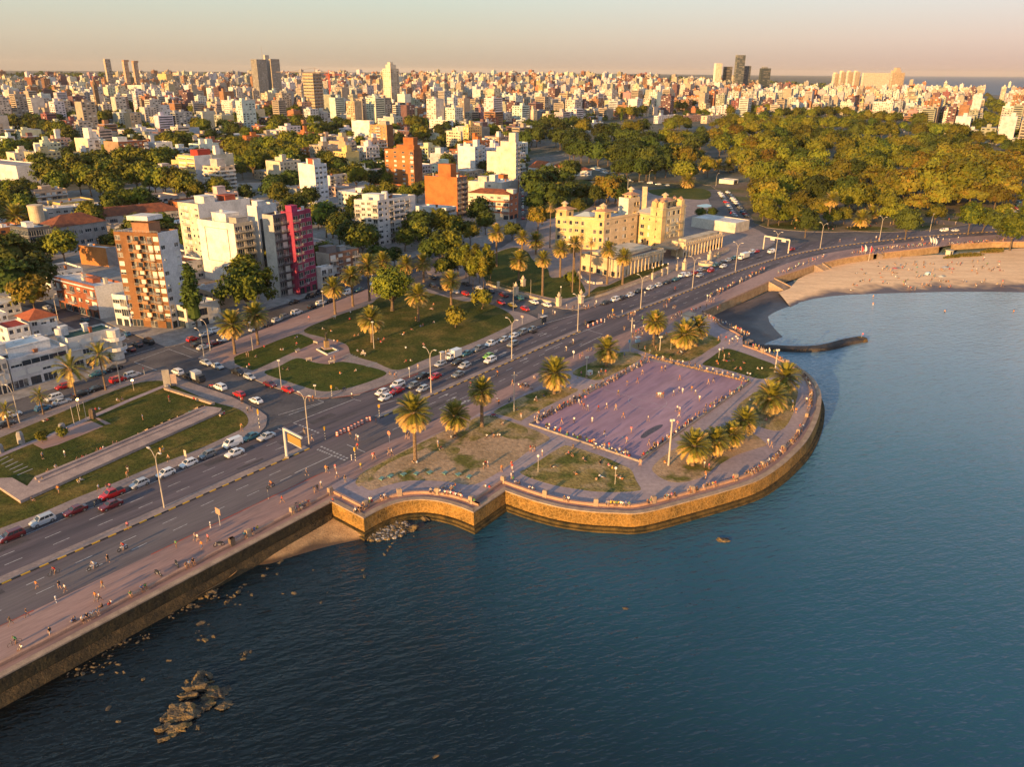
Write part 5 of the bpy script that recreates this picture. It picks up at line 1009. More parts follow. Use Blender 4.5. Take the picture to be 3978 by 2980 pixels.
# ================================================================ trees
def leafmat(name,c,c2,rnd_=.42): return mat(name,c,.75,c2=c2,scale=.35,thr=.52,wid=.35,fine=.2,objrand=rnd_,spec=.15)
LEAF=leafmat('plane_leaves',(.17,.165,.014),(.075,.088,.01)); LEAFD=leafmat('dark_leaves',(.065,.085,.013),(.03,.042,.008)); LEAFG=leafmat('golden_leaves',(.175,.16,.016),(.085,.085,.011)); LEAFO=leafmat('sunlit_brown_leaves',(.2,.14,.016),(.11,.09,.012))  # brown-gold leaf tones carry the low sun's warm light in their colour
BARK=mat('bark',(.16,.11,.07),.9,c2=(.09,.065,.045),scale=1.5,fine=.2)
def crown(seed,rx,rz,nc,lm,leaf=.62,per=24,flat=0,cone=0,core=True,cs=1.25):
    r=random.Random(seed); mb=MB()
    for i in range(nc):
        while True:
            d=Vector((r.gauss(0,1),r.gauss(0,1),r.gauss(0,1))).normalized()
            if d.z>-.55: break
        k=r.uniform(.62,1.02); wob=1+.16*math.sin(3*math.atan2(d.y,d.x)+seed)+.1*math.sin(5*math.atan2(d.y,d.x)+2*seed)
        if cone: zz=(d.z*.5+.5)**.8; c=Vector((d.x*rx*k*(1-zz*.85)*1.1,d.y*rx*k*(1-zz*.85)*1.1,(zz*2-1)*rz))
        elif flat: c=Vector((d.x*rx*k*wob,d.y*rx*k*wob,(abs(d.z)**1.2 if d.z>0 else -.35*abs(d.z))*rz*k))
        else: c=Vector((d.x*rx*k*wob,d.y*rx*k*wob,d.z*rz*k))
        cr=cs*r.uniform(.7,1.25); m=lm[0] if r.random()<.7 else lm[-1]; mi=mb.mi(m)
        nn=(c.normalized()+Vector((0,0,.35))).normalized()
        for j in range(per):
            o=Vector((r.gauss(0,.5),r.gauss(0,.5),r.gauss(0,.38)))*cr; p=c+o
            n=(nn*1.1+o*.5+Vector((r.gauss(0,.45),r.gauss(0,.45),r.gauss(0,.45)))).normalized()
            a=n.orthogonal().normalized(); a.rotate(Matrix.Rotation(r.uniform(0,6.28),3,n)); bb=n.cross(a); s=leaf*r.uniform(.55,1.15)
            a*=s; bb*=s*.62; k0=len(mb.v); mb.v.extend((tuple(p-a),tuple(p+bb),tuple(p+a),tuple(p-bb))); mb.f.append((k0,k0+1,k0+2,k0+3)); mb.m.append(mi)
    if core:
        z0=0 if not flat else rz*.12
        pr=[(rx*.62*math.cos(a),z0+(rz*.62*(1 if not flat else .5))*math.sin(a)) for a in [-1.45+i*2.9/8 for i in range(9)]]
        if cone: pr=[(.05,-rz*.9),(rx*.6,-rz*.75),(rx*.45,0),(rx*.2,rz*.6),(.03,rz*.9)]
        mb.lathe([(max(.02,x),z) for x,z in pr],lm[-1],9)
    return mb.mesh('crown')
def trunk(seed,h,rad,spread,branches=4,m=None):
    r=random.Random(seed); mb=MB(); m=m or BARK; bend=Vector((r.uniform(-.3,.3),r.uniform(-.3,.3),0))
    mb.tube([(0,0,-.3),(0,0,.25),bend*.5+Vector((0,0,h*.5)),bend+Vector((0,0,h))],[rad*1.7,rad*1.1,rad*.85,rad*.7],m,8)
    for i in range(branches):
        a=i*6.28/branches+r.uniform(-.4,.4); st=bend*.8+Vector((0,0,h*r.uniform(.75,.98))); e=Vector((math.cos(a)*spread,math.sin(a)*spread,h+spread*r.uniform(.5,1.0)))
        mb.tube([st,st.lerp(e,.5)+Vector((0,0,spread*.08)),e],[rad*.55,rad*.38,rad*.16],m,6)
    return mb.mesh('trunk')
TK={}
def kit(k,f):
    if k not in TK: TK[k]=f()
    return TK[k]
KINDS_={
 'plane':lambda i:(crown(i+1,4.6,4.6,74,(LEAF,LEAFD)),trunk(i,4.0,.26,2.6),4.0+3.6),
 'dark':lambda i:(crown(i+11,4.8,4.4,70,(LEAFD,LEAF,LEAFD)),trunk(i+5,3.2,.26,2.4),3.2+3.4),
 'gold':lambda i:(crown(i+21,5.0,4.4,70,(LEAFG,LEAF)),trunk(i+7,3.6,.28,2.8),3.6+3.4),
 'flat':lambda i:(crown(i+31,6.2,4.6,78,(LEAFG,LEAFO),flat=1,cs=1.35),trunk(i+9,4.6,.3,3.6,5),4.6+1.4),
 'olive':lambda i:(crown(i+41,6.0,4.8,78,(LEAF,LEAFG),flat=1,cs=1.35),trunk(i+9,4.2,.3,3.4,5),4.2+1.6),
 'russet':lambda i:(crown(i+51,5.0,4.2,66,(LEAFO,LEAFG)),trunk(i+3,3.4,.26,2.6),3.4+3.2),
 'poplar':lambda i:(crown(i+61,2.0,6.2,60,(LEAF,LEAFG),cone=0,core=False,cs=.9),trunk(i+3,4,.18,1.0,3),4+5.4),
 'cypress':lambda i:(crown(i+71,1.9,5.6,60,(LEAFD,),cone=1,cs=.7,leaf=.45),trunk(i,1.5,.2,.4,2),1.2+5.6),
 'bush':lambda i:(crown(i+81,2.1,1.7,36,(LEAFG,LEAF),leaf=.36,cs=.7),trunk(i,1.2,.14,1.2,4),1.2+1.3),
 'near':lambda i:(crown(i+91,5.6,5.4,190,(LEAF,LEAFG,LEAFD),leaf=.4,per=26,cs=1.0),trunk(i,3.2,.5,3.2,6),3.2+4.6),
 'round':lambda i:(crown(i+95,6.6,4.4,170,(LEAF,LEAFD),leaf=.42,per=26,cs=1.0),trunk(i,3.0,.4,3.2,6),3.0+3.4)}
TREESP=[]
LBT={'plane':('plane_tree','leafy green tree'),'dark':('evergreen_tree','dark green tree'),'gold':('park_tree','golden green tree'),'flat':('spreading_tree','spreading flat-topped golden tree'),'olive':('spreading_tree','spreading olive green tree'),'russet':('park_tree','rust brown tree'),'poplar':('poplar_tree','slim upright poplar'),'cypress':('cypress_tree','narrow dark cypress'),'bush':('small_tree','small bushy tree'),'near':('park_tree','big bushy tree'),'round':('ficus_tree','large round-crowned tree')}
def tree(kind,c,x,y,rp,where,group='trees of the city and park',lab=None,z=None,sc=None):
    i=rnd.randrange(3) if kind not in ('near','round') else 0
    cm,tm,zc=kit((kind,i),lambda:KINDS_[kind](i))
    sx,sy=px(c,x,y); p=P(sx,sy,zc)
    if math.hypot(p.x,p.y)>600: g=PT(sx,sy+rp*.3); p=Vector((g.x,g.y,g.z+zc)) 
    z0=T(p.x,p.y); p=P(sx,sy,zc+z0) if z0<30 else p; z0=T(p.x,p.y)
    rw={'plane':4.6,'dark':4.8,'gold':5,'flat':6.2,'olive':6,'russet':5,'poplar':2,'cypress':1.9,'bush':2.1,'near':5.6,'round':6.6}[kind]
    rm=rp/2209*1000*(1.2774 if c=='H' else 1)*math.sqrt(p.x**2+p.y**2+CAMH**2)/F_
    s=sc or max(.6,min(2.7 if c=='H' else 1.75,rm/rw))
    if c in 'CD' and where and 'park' in where: s=min(1.9,s*1.2)
    nm,lb=LBT[kind]; t=thing(nm,(lab or lb+' '+where),'tree',(p.x,p.y,z0+.1),rnd.uniform(0,6.28),group); t.scale=(s*rnd.uniform(.92,1.08),s*rnd.uniform(.92,1.08),s)
    ob('trunk',tm,t); ob('crown',cm,t,(0,0,zc)); TREESP.append((Vector((p.x,p.y,0)),rw*s)); return t
def row(kinds,c,x0,y0,x1,y1,n,rp,where):
    for k in range(n):
        u=(k+.5)/n if n>1 else .5
        tree(kinds[rnd.randrange(len(kinds))] if not isinstance(kinds,str) else kinds,c,x0+(x1-x0)*u+rnd.uniform(-.25,.25)*rp,y0+(y1-y0)*u+rnd.uniform(-.22,.22)*rp,rp*rnd.uniform(.8,1.15),where)
AW='A;140 600 620 600 8 50;30 740 300 700 4 70;430 710 900 700 7 50;830 660 900 640 2 50;960 720 1200 690 4 45;240 830 1060 800 11 55;30 840 560 920 8 60;0 1130 650 1000 9 60;580 950 680 1100 3 60;1640 900 1800 890 2 80;1900 880 2050 930 3 60;2010 830 2190 820 3 60;1800 690 1880 720 2 50;1500 700 1700 740 3 45;180 540 330 560 3 45;430 560 560 570 2 45;900 550 1100 570 3 45;2000 565 2200 570 4 40;1340 1000 1480 990 3 50;1480 1050 1620 1040 2 80'
AN='A;330 1230 520 1400 4 90;30 1380 330 1420 4 60;600 1280 900 1200 5 85;850 1290 1650 1430 9 100;620 1340 1000 1420 4 80;1000 1180 1480 1180 6 70;1940 1060 2209 1150 5 80'
BW_='B;60 750 360 760 5 50;120 840 240 850 2 60;290 850 540 850 4 65;100 920 600 930 7 70;200 1020 580 1060 5 90;30 1050 350 1150 5 80;30 1140 300 1230 4 70;620 880 820 880 3 50;620 650 720 640 3 55;640 720 720 730 2 50;560 1160 610 1200 2 60;660 1210 760 1220 2 70;890 1020 890 1020 1 60;1280 850 1430 850 4 50;1350 950 1450 960 2 60;1560 910 1560 910 1 50;1960 940 2080 950 3 50;1190 560 1250 560 2 40;860 590 960 590 3 35;1650 550 1740 550 3 40'
FN='F;800 90 800 90 1 50;930 210 1040 170 3 80;1000 240 1380 440 7 110;1440 530 1650 500 3 75;1880 470 2150 440 4 100;2100 290 2180 330 2 90;1990 590 2190 560 3 85;390 1 470 1 0 50'
CD='C;60 1010 240 950 4 85;430 1100 680 1110 4 70;300 990 560 1000 4 85;880 1010 1200 1010 5 90;900 1150 1220 1180 5 80;150 1460 280 1390 4 85;380 1310 520 1250 3 60;660 1480 760 1440 2 60;1500 1100 1600 1010 3 70;850 1450 900 1400 2 80;250 1340 300 1390 2 60;150 1530 330 1510 3 80;400 1440 640 1450 4 60;760 1400 890 1480 3 75;700 1150 880 1150 3 75;850 1240 1000 1250 2 65;1050 1250 1230 1250 3 65;430 1030 600 1020 3 85;700 930 860 960 3 80;330 900 520 880 3 80;100 900 280 900 3 80;900 1090 1180 1080 4 80;1240 1130 1300 1250 2 70'
CG='C;300 840 420 800 3 80;560 890 600 900 2 85;760 1000 740 1020 1 60;960 900 1120 900 3 100;1300 900 1420 850 4 90;1250 1010 1400 1000 3 80;1300 1160 1480 1180 3 100;1420 1290 1500 1300 2 80;1700 960 2180 900 8 90;1700 1050 2180 1060 7 100;1780 870 2180 820 6 80;1950 760 2180 740 4 80;1940 1200 2180 1200 4 100;2000 1290 2180 1340 3 100;2100 1440 2190 1500 3 90;2150 1590 2150 1590 1 70;870 780 1130 760 4 60;1370 710 1540 700 3 45;1790 740 1880 750 2 50'
DG='D;60 780 700 760 9 70;800 800 1150 820 6 70;30 880 700 860 9 80;750 940 1100 920 5 90;60 960 650 980 8 90;1260 830 1540 790 5 70;1280 930 1700 930 6 90;60 1080 500 1080 6 100;620 1080 1000 1080 5 100;1050 1060 1700 1040 8 90;60 1180 460 1200 5 90;620 1200 1100 1180 6 110;1150 1150 1700 1120 7 100;40 1290 440 1300 5 100;560 1290 760 1330 3 100;800 1260 1000 1290 3 90;80 1430 300 1400 3 100;380 1490 460 1460 2 80;650 1500 820 1500 3 90'
DF='D;1150 1250 1750 1230 7 110;1720 1100 1760 1150 2 90;1850 1220 2180 1250 4 100;1060 1440 1300 1430 4 105;1250 1390 1780 1450 6 110;1850 1370 2200 1330 4 100;2040 1560 2040 1560 1 60;1350 1330 1650 1340 4 100'
DA='D;1870 610 2050 710 5 60;1920 680 2080 790 5 60;1870 800 2060 870 5 60;2130 1080 2180 1090 2 80;1720 890 1840 860 2 70;1290 600 1380 590 2 40;850 570 980 540 3 40;540 590 700 600 3 40'
for data,kinds,where in ((AW,('plane','plane','dark'),'along the distant wooded street'),(AN,('plane',),'in the leafy street beside the school'),(BW_,('plane','dark','plane'),'between the blocks behind the plaza'),(FN,('dark','plane','dark'),'near the plaza and the white nine-bay block'),
  (CD,('dark',),'in the shaded part of the park'),(CG,('gold','olive','russet','gold','dark'),'in the middle of the park'),(DG,('olive','gold','plane','dark','gold','olive','plane','dark'),'in the sunlit park wood'),(DF,('flat','flat','olive'),'at the beach end of the park'),(DA,('olive','plane'),'along the sunlit avenue')):
    cc,*rest=data.split(';')
    for s in rest:
        x0,y0,x1,y1,n,rp=map(float,s.split()); row(kinds,cc,x0,y0,x1,y1,int(n),rp,where)
for k,c,x,y,rp,lab in (('near','F',1590,830,165,'big bushy golden tree with thick trunk on the main plaza lawn'),('round','F',350,890,250,'large dark green round-crowned tree behind the first plaza palms'),('bush','F',2140,1095,85,'small golden tree alone on the main plaza lawn'),
  ('bush','G',160,1160,120,'bushy low golden tree beside the red taxi rank'),('cypress','E',1660,1010,90,'dark reddish conifer against the cream house'),('plane','B',850,1340,95,'tall dark tree between slim white tower and orange tower'),('cypress','B',1612,1000,20,'first of two slim cypresses beside cream tower'),('cypress','B',1642,1005,24,'second slightly taller cypress beside cream tower'),
  ('russet','G',640,440,95,'dark reddish tree next to the tall thin palm'),('bush','G',925,970,62,'clipped bright bush beside palace drive'),('dark','E',100,640,200,'dark tree mass nearest the glass corner office'),('dark','E',300,760,150,'grey brown tree over the side street'),('dark','E',120,830,150,'dark grey tree beside the white house roof'),('russet','E',270,880,130,'bare brownish tree at the side street bend'),
  ('dark','C',1700,1560,40,'dark round bush by the palace pool'),('dark','C',1600,1560,40,'low bush beside the pale pool'),('dark','G',420,520,70,'shaded tree behind palace lawn palms'),('gold','G',990,310,60,'yellowish tree just behind the palace roof'),('russet','G',1230,240,110,'broad brown tree behind the palace skylights'),('near','A',2170,1200,85,'bushy tree at the edge of the plane tree street'),
  ('cypress','C',915,790,25,'lone dark cypress in front of the pink house'),('cypress','C',1160,700,25,'small cypress below the tan block')): tree(k,c,x,y,rp,'',None,lab)
for x,y,rp,k in ((470,150,62,'olive'),(560,235,62,'gold'),(640,120,85,'flat'),(705,235,62,'gold'),(780,160,80,'olive'),(960,220,85,'olive'),(1040,140,85,'flat'),(1400,190,115,'flat'),(1550,180,130,'flat'),(1775,180,145,'flat'),(1960,170,110,'flat'),(2090,190,90,'flat'),(1300,250,62,'gold'),(450,235,60,'gold'),(500,310,55,'gold'),(570,320,55,'olive'),(660,300,62,'gold'),(740,320,55,'olive'),(830,290,65,'gold'),(930,330,60,'olive'),(1060,240,75,'gold'),(1150,230,75,'olive'),(1240,200,85,'flat'),(1480,260,75,'flat'),(1640,230,85,'flat'),(1850,220,95,'flat'),(2020,230,85,'flat'),(430,160,65,'olive'),(540,60,75,'gold'),(900,140,80,'gold'),(610,280,45,'russet'),(1010,300,45,'gold'),(860,90,80,'olive'),(1180,100,85,'flat'),(1300,130,90,'flat'),(1680,110,110,'flat'),(1860,110,110,'flat'),(2050,100,110,'flat'),(2170,90,90,'flat')): tree(k,'H',x,y,rp,'at the beach road park edge')
for i in range(8): tree('poplar','G',20+i*30,760+(i%3)*45,38,'in the clump by the palace lawn')
for x,y in ((160,770),(215,800)): tree('poplar','G',x,y,26,'standing thin and pale by palace lawn')
# ---------------------------------------------------------------- palms
PALMG=mat('palm_green',(.23,.2,.025),.6,c2=(.12,.12,.017),scale=.8,fine=.15,spec=.3,pos=False); PALMY=mat('palm_dry',(.56,.36,.1),.75,c2=(.4,.25,.07),scale=.8,fine=.15,pos=False)
PBARK=mat('palm_bark',(.24,.16,.1),.95,c2=(.12,.08,.05),scale=3,thr=.5,wid=.3,fine=.25,bump=.6,bscale=6)
def palmcrown(seed,n,L,droop,wid,nl=17,dry=.3,up0=80,low=-48):
    r=random.Random(seed); mb=MB(); g,y=mb.mi(PALMG),mb.mi(PALMY)
    for i in range(n):
        u=i/(n-1); el=R(up0+(low-up0)*(u**.8)+r.gauss(0,6)); az=i*2.39996+r.uniform(-.2,.2); l=L*r.uniform(.88,1.08)*(1-.25*max(0,u-.75))
        d=Vector((math.cos(az)*math.cos(el),math.sin(az)*math.cos(el),math.sin(el))); p=Vector((math.cos(az)*.25,math.sin(az)*.25,.3*(1-u)-.35*u)); pp=[p.copy()]; st=l/7
        for k in range(7):
            p=p+d*st; d=(d+Vector((0,0,-droop*(.5+.16*k)))).normalized(); pp.append(p.copy())
        mi=y if u>1-dry else g
        if not(u>1-dry) and r.random()<.12: mi=y
        for k in range(nl):
            t=.12+.88*k/(nl-1); q=t*7; a=min(6,int(q)); c=pp[a].lerp(pp[a+1],q-a); ax=(pp[a+1]-pp[a]).normalized(); side=ax.cross(Vector((0,0,1)))
            side=side.normalized() if side.length>.05 else Vector((1,0,0)); upv=side.cross(ax)
            ll=wid*(math.sin(min(1,t*1.25)*math.pi*.5+.1) if t<.8 else (1-t)*3.4+.3)*r.uniform(.85,1.1)
            for s in (-1,1):
                e=c+(side*s*.72+ax*.62+upv*.28-Vector((0,0,.12))).normalized()*ll; w_=ax*(.1*L/3.2)
                k0=len(mb.v); mb.v.extend((tuple(c-w_),tuple(c+w_),tuple(e+w_*.25),tuple(e-w_*.1))); mb.f.append((k0,k0+1,k0+2,k0+3)); mb.m.append(mi)
    mb.lathe(((.15,-1.0),(.55,-.5),(.6,0),(.3,.5),(0,.7)),PBARK,8)
    return mb.mesh('crown')
def palmtrunk(h,r0,r1,lean=0):
    mb=MB(); n=9; mb.tube([(0,0,-.2)]+[(lean*(i/n)**1.5,0,h*i/n) for i in range(n+1)],[r0*1.6]+[r0*(1.25 if i==0 else 1)*(1-i/n)+r1*i/n+(.05 if i%2 else 0)*r0 for i in range(n+1)],PBARK,9); return mb.mesh('trunk')
PC=[palmcrown(i,112,3.5,.1+.012*i,.86,dry=.36) for i in range(3)]; QC=[palmcrown(20+i,34,3.6,.17,.9,dry=.2,up0=75,low=-35) for i in range(2)]; WC=[palmcrown(30+i,46,1.7,.16,.6,nl=9,dry=.45,up0=80,low=-60) for i in range(2)]
def palm(c,bx,by,cx,cy,rp,lab,kind='canary',z=.12,d=None):
    sx,sy=px(c,bx,by); b=PT(sx,sy) if math.hypot(*P(sx,sy)[:2])>600 else P(sx,sy,z); ry=ray(*px(c,cx,cy)); h=max(1.6,CAMH+ry.z*(b.y/ry.y)-b.z)
    rm=rp/2209*1000*(1.2774 if c=='H' else 1)*math.sqrt(b.x**2+b.y**2+CAMH**2)/F_
    t=thing({'canary':'canary_palm','queen':'queen_palm','fan':'fan_palm'}[kind],lab,'palm tree',b,rnd.uniform(0,6.28),'palm trees')
    cm=rnd.choice({'canary':PC,'queen':QC,'fan':WC}[kind]); s=rm/{'canary':3.55,'queen':3.3,'fan':1.7}[kind]
    ob('trunk',palmtrunk(h,{'canary':.42,'queen':.22,'fan':.26}[kind],{'canary':.36,'queen':.15,'fan':.17}[kind]),t); cr=ob('crown',cm,t,(0,0,h)); cr.scale=(s,s,s); TREESP.append((Vector((b.x,b.y,0)),3)); return t
PLM='''J 1578 1095 1500 670 155|tall full palm with slightly leaning trunk beside the crossing
J 1920 870 1925 700 128|short palm second along the sandy lawn
L 160 1120 182 815 118|tall slender palm third along the sandy lawn edge
L 780 838 780 665 142|stocky palm with the widest crown on the strip beside the court
L 1225 602 1235 460 114|stocky palm on the strip with reclining people beside the court
L 1628 425 1660 225 100|taller palm at the far corner of the court strip
L 1668 345 1690 220 80|palm half hidden behind the taller corner palm
L 1885 482 1905 330 122|full golden palm on the rocky lawn
L 2000 432 2045 270 98|darker palm behind the golden one on the rocky lawn
M 1075 1032 1120 870 140|golden palm on the lawn at the curve of the sea wall
M 1190 860 1195 700 128|dark green palm close behind the golden sea wall palm
M 850 1232 820 1070 112|leaning palm at the far end of the sandy palm row
M 740 1320 715 1190 105|palm second from the far end of the sandy palm row
M 600 1380 590 1240 118|palm third from the far end of the sandy palm row
M 420 1455 440 1290 140|nearest palm of the sandy row beside the floodlight pole
F 250 1380 222 1130 118|palm with bright golden crown at the plaza corner
F 448 1300 425 1045 108|dark crowned palm next to the plaza corner palm
F 1110 1040 1095 815 92|first palm on the plaza promenade before the magenta block
F 1262 972 1232 710 88|second palm on the plaza promenade before the magenta block
F 1405 925 1370 620 98|tallest palm on the plaza promenade
F 1425 1280 1420 1085 112|palm with very round crown alone on the main plaza lawn
F 1825 1102 1830 880 102|palm beside the big bushy plaza tree
F 2105 960 2100 755 90|shaded palm at the corner of the plaza nearest the palace
F 1520 740 1525 590 85|dark palm behind the tallest promenade palm
F 1720 770 1712 615 80|golden palm half hidden above the bushy plaza tree
F 1870 760 1860 600 80|palm next to the half hidden golden one
G 475 975 475 800 90|wide crowned palm on the palace lawn beside a statue
G 678 1102 672 790 74|tall palm on the palace lawn near the gate
G 505 722 500 600 62|dark palm at the back of the palace lawn
G 622 745 622 630 76|golden palm at the back of the palace lawn
G 285 850 280 560 78|very tall dark palm beside the poplar clump
G 830 945 838 700 76|palm before the palace drive
G 948 890 950 665 74|palm touching the colonnaded hall corner
G 1232 1002 1235 705 74|tall palm in front of the arched hall door
G 1365 1006 1375 770 74|palm at the near corner of the colonnaded hall
G 225 500 232 440 55|dark palm by the rust banded corner block
C 712 1440 715 1350 58|bright golden palm behind the palace chimney
C 370 1500 375 1390 48|shaded palm left of the park road
C 490 1430 500 1330 48|second shaded palm by the park road
C 1480 1390 1480 1330 65|golden palm at the park edge
C 1620 1260 1612 1185 62|palm within the park trees
C 1745 1260 1745 1195 48|first of two twin palms in the park
C 1830 1260 1830 1195 50|second of two twin palms in the park
C 1590 1060 1592 980 50|palm above the park shelter
D 535 1640 540 1500 56|tall palm at the beach edge of the park
D 290 1230 295 1150 60|palm deep in the sunlit wood
D 1150 1080 1155 1015 45|palm high in the sunlit wood
D 1285 1070 1290 1005 48|palm next to the palm high in the sunlit wood
D 1010 1440 1015 1390 52|palm above the shady glade
D 1130 1370 1135 1300 58|palm above the flat topped trees
H 1110 410 1105 345 55|low palm at the park kerb facing the beach
H 1180 365 1180 300 45|palm behind the low kerb palm
H 890 400 905 215 48|very tall palm at the park edge by the lamp
H 700 400 705 330 38|small palm on the park verge
E 160 330 150 195 85|palm beside the cream water tower'''
for ln in PLM.split('\n'):
    a,lab=ln.split('|'); c,*v=a.split(); palm(c,*map(float,v),lab)
for c,bx,by,cx,cy,rp,lab in (('I',655,545,598,295,115,'drooping queen palm before the ribbon window block'),('I',908,475,862,175,95,'tall queen palm before the green roofed block'),('I',375,685,330,525,60,'small dark palm beside the moving white car'),('I',82,800,35,650,60,'small dark palm at the picture edge')): palm(c,bx,by,cx,cy,rp,lab,'queen')
for c,bx,by,cx,cy,rp,lab in (('G',742,692,741,340,42,'tallest thin fan palm left of the palace'),('G',935,1072,930,655,30,'thin fan palm inside the palace gate'),('G',997,1062,1010,600,36,'taller thin fan palm inside the palace gate'),('G',1080,1106,1092,645,38,'thin fan palm on the palace drive'),('D',1040,1060,1050,945,20,'thin fan palm rising from the wood'),('C',1465,1050,1468,975,20,'thin fan palm beside the park shelter'),
  ('D',215,920,215,865,16,'first thin fan palm of the wood group'),('D',245,930,248,885,16,'second thin fan palm of the wood group'),('D',300,940,300,885,16,'third thin fan palm of the wood group'),('D',470,920,475,860,16,'fan palm pair member on the wood skyline'),('D',680,900,684,860,18,'lone fan palm on the wood skyline'),('D',45,1650,48,1560,20,'thin trunked palm at the park verge'),('D',98,1650,100,1580,20,'second thin trunked palm at the park verge')): palm(c,bx,by,cx,cy,rp,lab,'fan')
# ================================================================ the rest of the city
def inside(p,pl):
    r=False; j=len(pl)-1
    for i in range(len(pl)):
        a,b=pl[i],pl[j]
        if (a[1]>p[1])!=(b[1]>p[1]) and p[0]<(b[0]-a[0])*(p[1]-a[1])/(b[1]-a[1])+a[0]: r=not r
        j=i
    return r
PARK=[PT(*px('W',x,y)) for x,y in ((1140,310),(1300,262),(1480,245),(1600,258),(1800,250),(1960,262),(2060,292),(2130,310),(2212,330),(2300,420),(2300,560),(1600,520),(1480,480),(1130,480))]
AVE=[PT(*px('D',x,y)) for x,y in ((1850,570),(2060,570),(2110,760),(2110,1000),(1820,1000),(1850,800))]
B5i=[Vector(p) for p in B5]
def blocked(p,rad):
    for q,r in FOOT:
        if abs(q.x-p.x)<r+rad and abs(q.y-p.y)<r+rad and math.hypot(q.x-p.x,q.y-p.y)<(r+rad)*.85: return True
    if math.hypot(p.x,p.y)<1300:
        for q,r in TREESP:
            if abs(q.x-p.x)<r+rad and math.hypot(q.x-p.x,q.y-p.y)<(r*.7+rad*.8): return True
    return False
DA_=Vector((math.sin(R(38)),math.cos(R(38)),0)); DB_=Vector((math.sin(R(308)),math.cos(R(308)),0))
r=random.Random(55); n_=0
def place(kind,p,where,s=1.0):
    i=r.randrange(3); cm,tm,zc=kit((kind,i),lambda:KINDS_[kind](i)); nm,lb=LBT[kind]; t=thing(nm,lb+' '+where,'tree',(p.x,p.y,T(p.x,p.y)+.1),r.uniform(0,6.28),'trees of the city and park'); t.scale=(s*r.uniform(.9,1.15),s*r.uniform(.9,1.15),s*r.uniform(.85,1.15)); ob('trunk',tm,t); ob('crown',cm,t,(0,0,zc)); TREESP.append((Vector((p.x,p.y,0)),5*s))
k=0
while n_<230 and k<9000:
    k+=1; d=300*(3.7**r.random()); az=r.uniform(-36,9); p=Vector((math.sin(R(az))*d,math.cos(R(az))*d,0))
    q=(p.dot(DA_)%104,p.dot(DB_)%96)
    if not(q[0]>82 or q[1]>74) or inside(p,PARK) or blocked(p,3) or (d<640 and not inside(p,B5i)): continue
    n_+=1; place(r.choice(('plane','plane','dark')),p,zone(p),r.uniform(.9,1.4))
PB=(min(q.x for q in PARK),max(q.x for q in PARK),min(q.y for q in PARK),max(q.y for q in PARK)); k=n_=0
HOT=[at('G',x,y) for x,y in ((600,1200),(400,600),(520,420))]
while n_<170 and k<12000:
    k+=1; p=Vector((r.uniform(PB[0],PB[1]),r.uniform(PB[2],PB[3]),0)); d=math.hypot(p.x,p.y); az=math.degrees(math.atan2(p.x,p.y))
    if not inside(p,PARK) or az>36 or any(math.hypot(q.x-p.x,q.y-p.y)<(rr*.62+4.5) for q,rr in TREESP) or any(math.hypot(q.x-p.x,q.y-p.y)<rr+6 for q,rr in FOOT): continue
    if az<11.5 or (d<640 and r.random()<.5 and az<16): continue
    n_+=1; place(r.choice(('olive','gold','plane','dark','dark','plane') if az>15 else ('dark','dark','gold')),p,('at the front' if d<600 else 'in the middle' if d<760 else 'in the deep part' if d<930 else 'at the back')+' of the park wood',r.uniform(.95,1.5))
cand=[]; r=random.Random(77)
for ia in range(-40,125):
    for ib in range(-80,130):
        blk=(ia//4,ib//4); fa,fb=ia%4,ib%4
        a=blk[0]*104+fa*22+r.uniform(-2,2); b=blk[1]*96+fb*20+r.uniform(-2,2)
        p=DA_*a+DB_*b; d=math.hypot(p.x,p.y)
        if p.y<240 or d>3950: continue
        az=math.degrees(math.atan2(p.x,p.y))
        if az<-37 or az>36.5: continue
        if az>33 and d>2600: continue
        if fa in (1,2) and fb in (1,2) and r.random()<.75: continue
        cand.append((p,d,az,blk))
def coastx(p): return inside(p,[Vector((-900,0,0))]) 
FILL=[]; STUFF=MB(); nfill=0
def lowbox(mb,N,azL,azR,h,lL,lR,cL,r):
    eL=Vector((math.sin(R(azL)),math.cos(R(azL)),0)); eR=Vector((math.sin(R(azR)),math.cos(R(azR)),0)); m=paint(cL); up=Vector((0,0,h))
    mb.box(N-Vector((0,0,6)),eL*lL,eR*lR,(0,0,h+6),m,top=r.choice((ROOFG,ROOFW,ROOFG,ROOFD)))
    fl=max(1,int(h/3))
    for o,e,L,n in ((N+eL*lL,-eL,lL,-eR),(N,eR,lR,-eL)):
        if r.random()<.28: continue
        nb=max(1,int(L/4.2)); bal=r.random()<.3
        for f in range(fl):
            if bal: q=o+n*.06+Vector((0,0,f*3+1.0)); mb.face((q+e*(L*.06),q+e*(L*.94),q+e*(L*.94)+Vector((0,0,1.3)),q+e*(L*.06)+Vector((0,0,1.3))),GLASS); continue
            for k in range(nb):
                if r.random()<.12: continue
                q=o+e*(L*(k+.22)/nb)+n*.06+Vector((0,0,f*3+.9)); w_=e*(L/nb*.5); mb.face((q,q+w_,q+w_+Vector((0,0,1.4)),q+Vector((0,0,1.4))),GLASS if r.random()<.75 else SHUT)
    if h>8:
        q=N+eL*lL*r.uniform(.1,.5)+eR*lR*r.uniform(.1,.5)+up; mb.box(q,eL*min(5,lL*.4),eR*min(5,lR*.4),(0,0,r.uniform(2,4.5)),m)
PAL=['w']*9+['c']*8+['t']*7+['g']*3+['o']*5+['b']*3+['p','y']
cand.sort(key=lambda q:q[1]); ind=0; STUFFC=[]
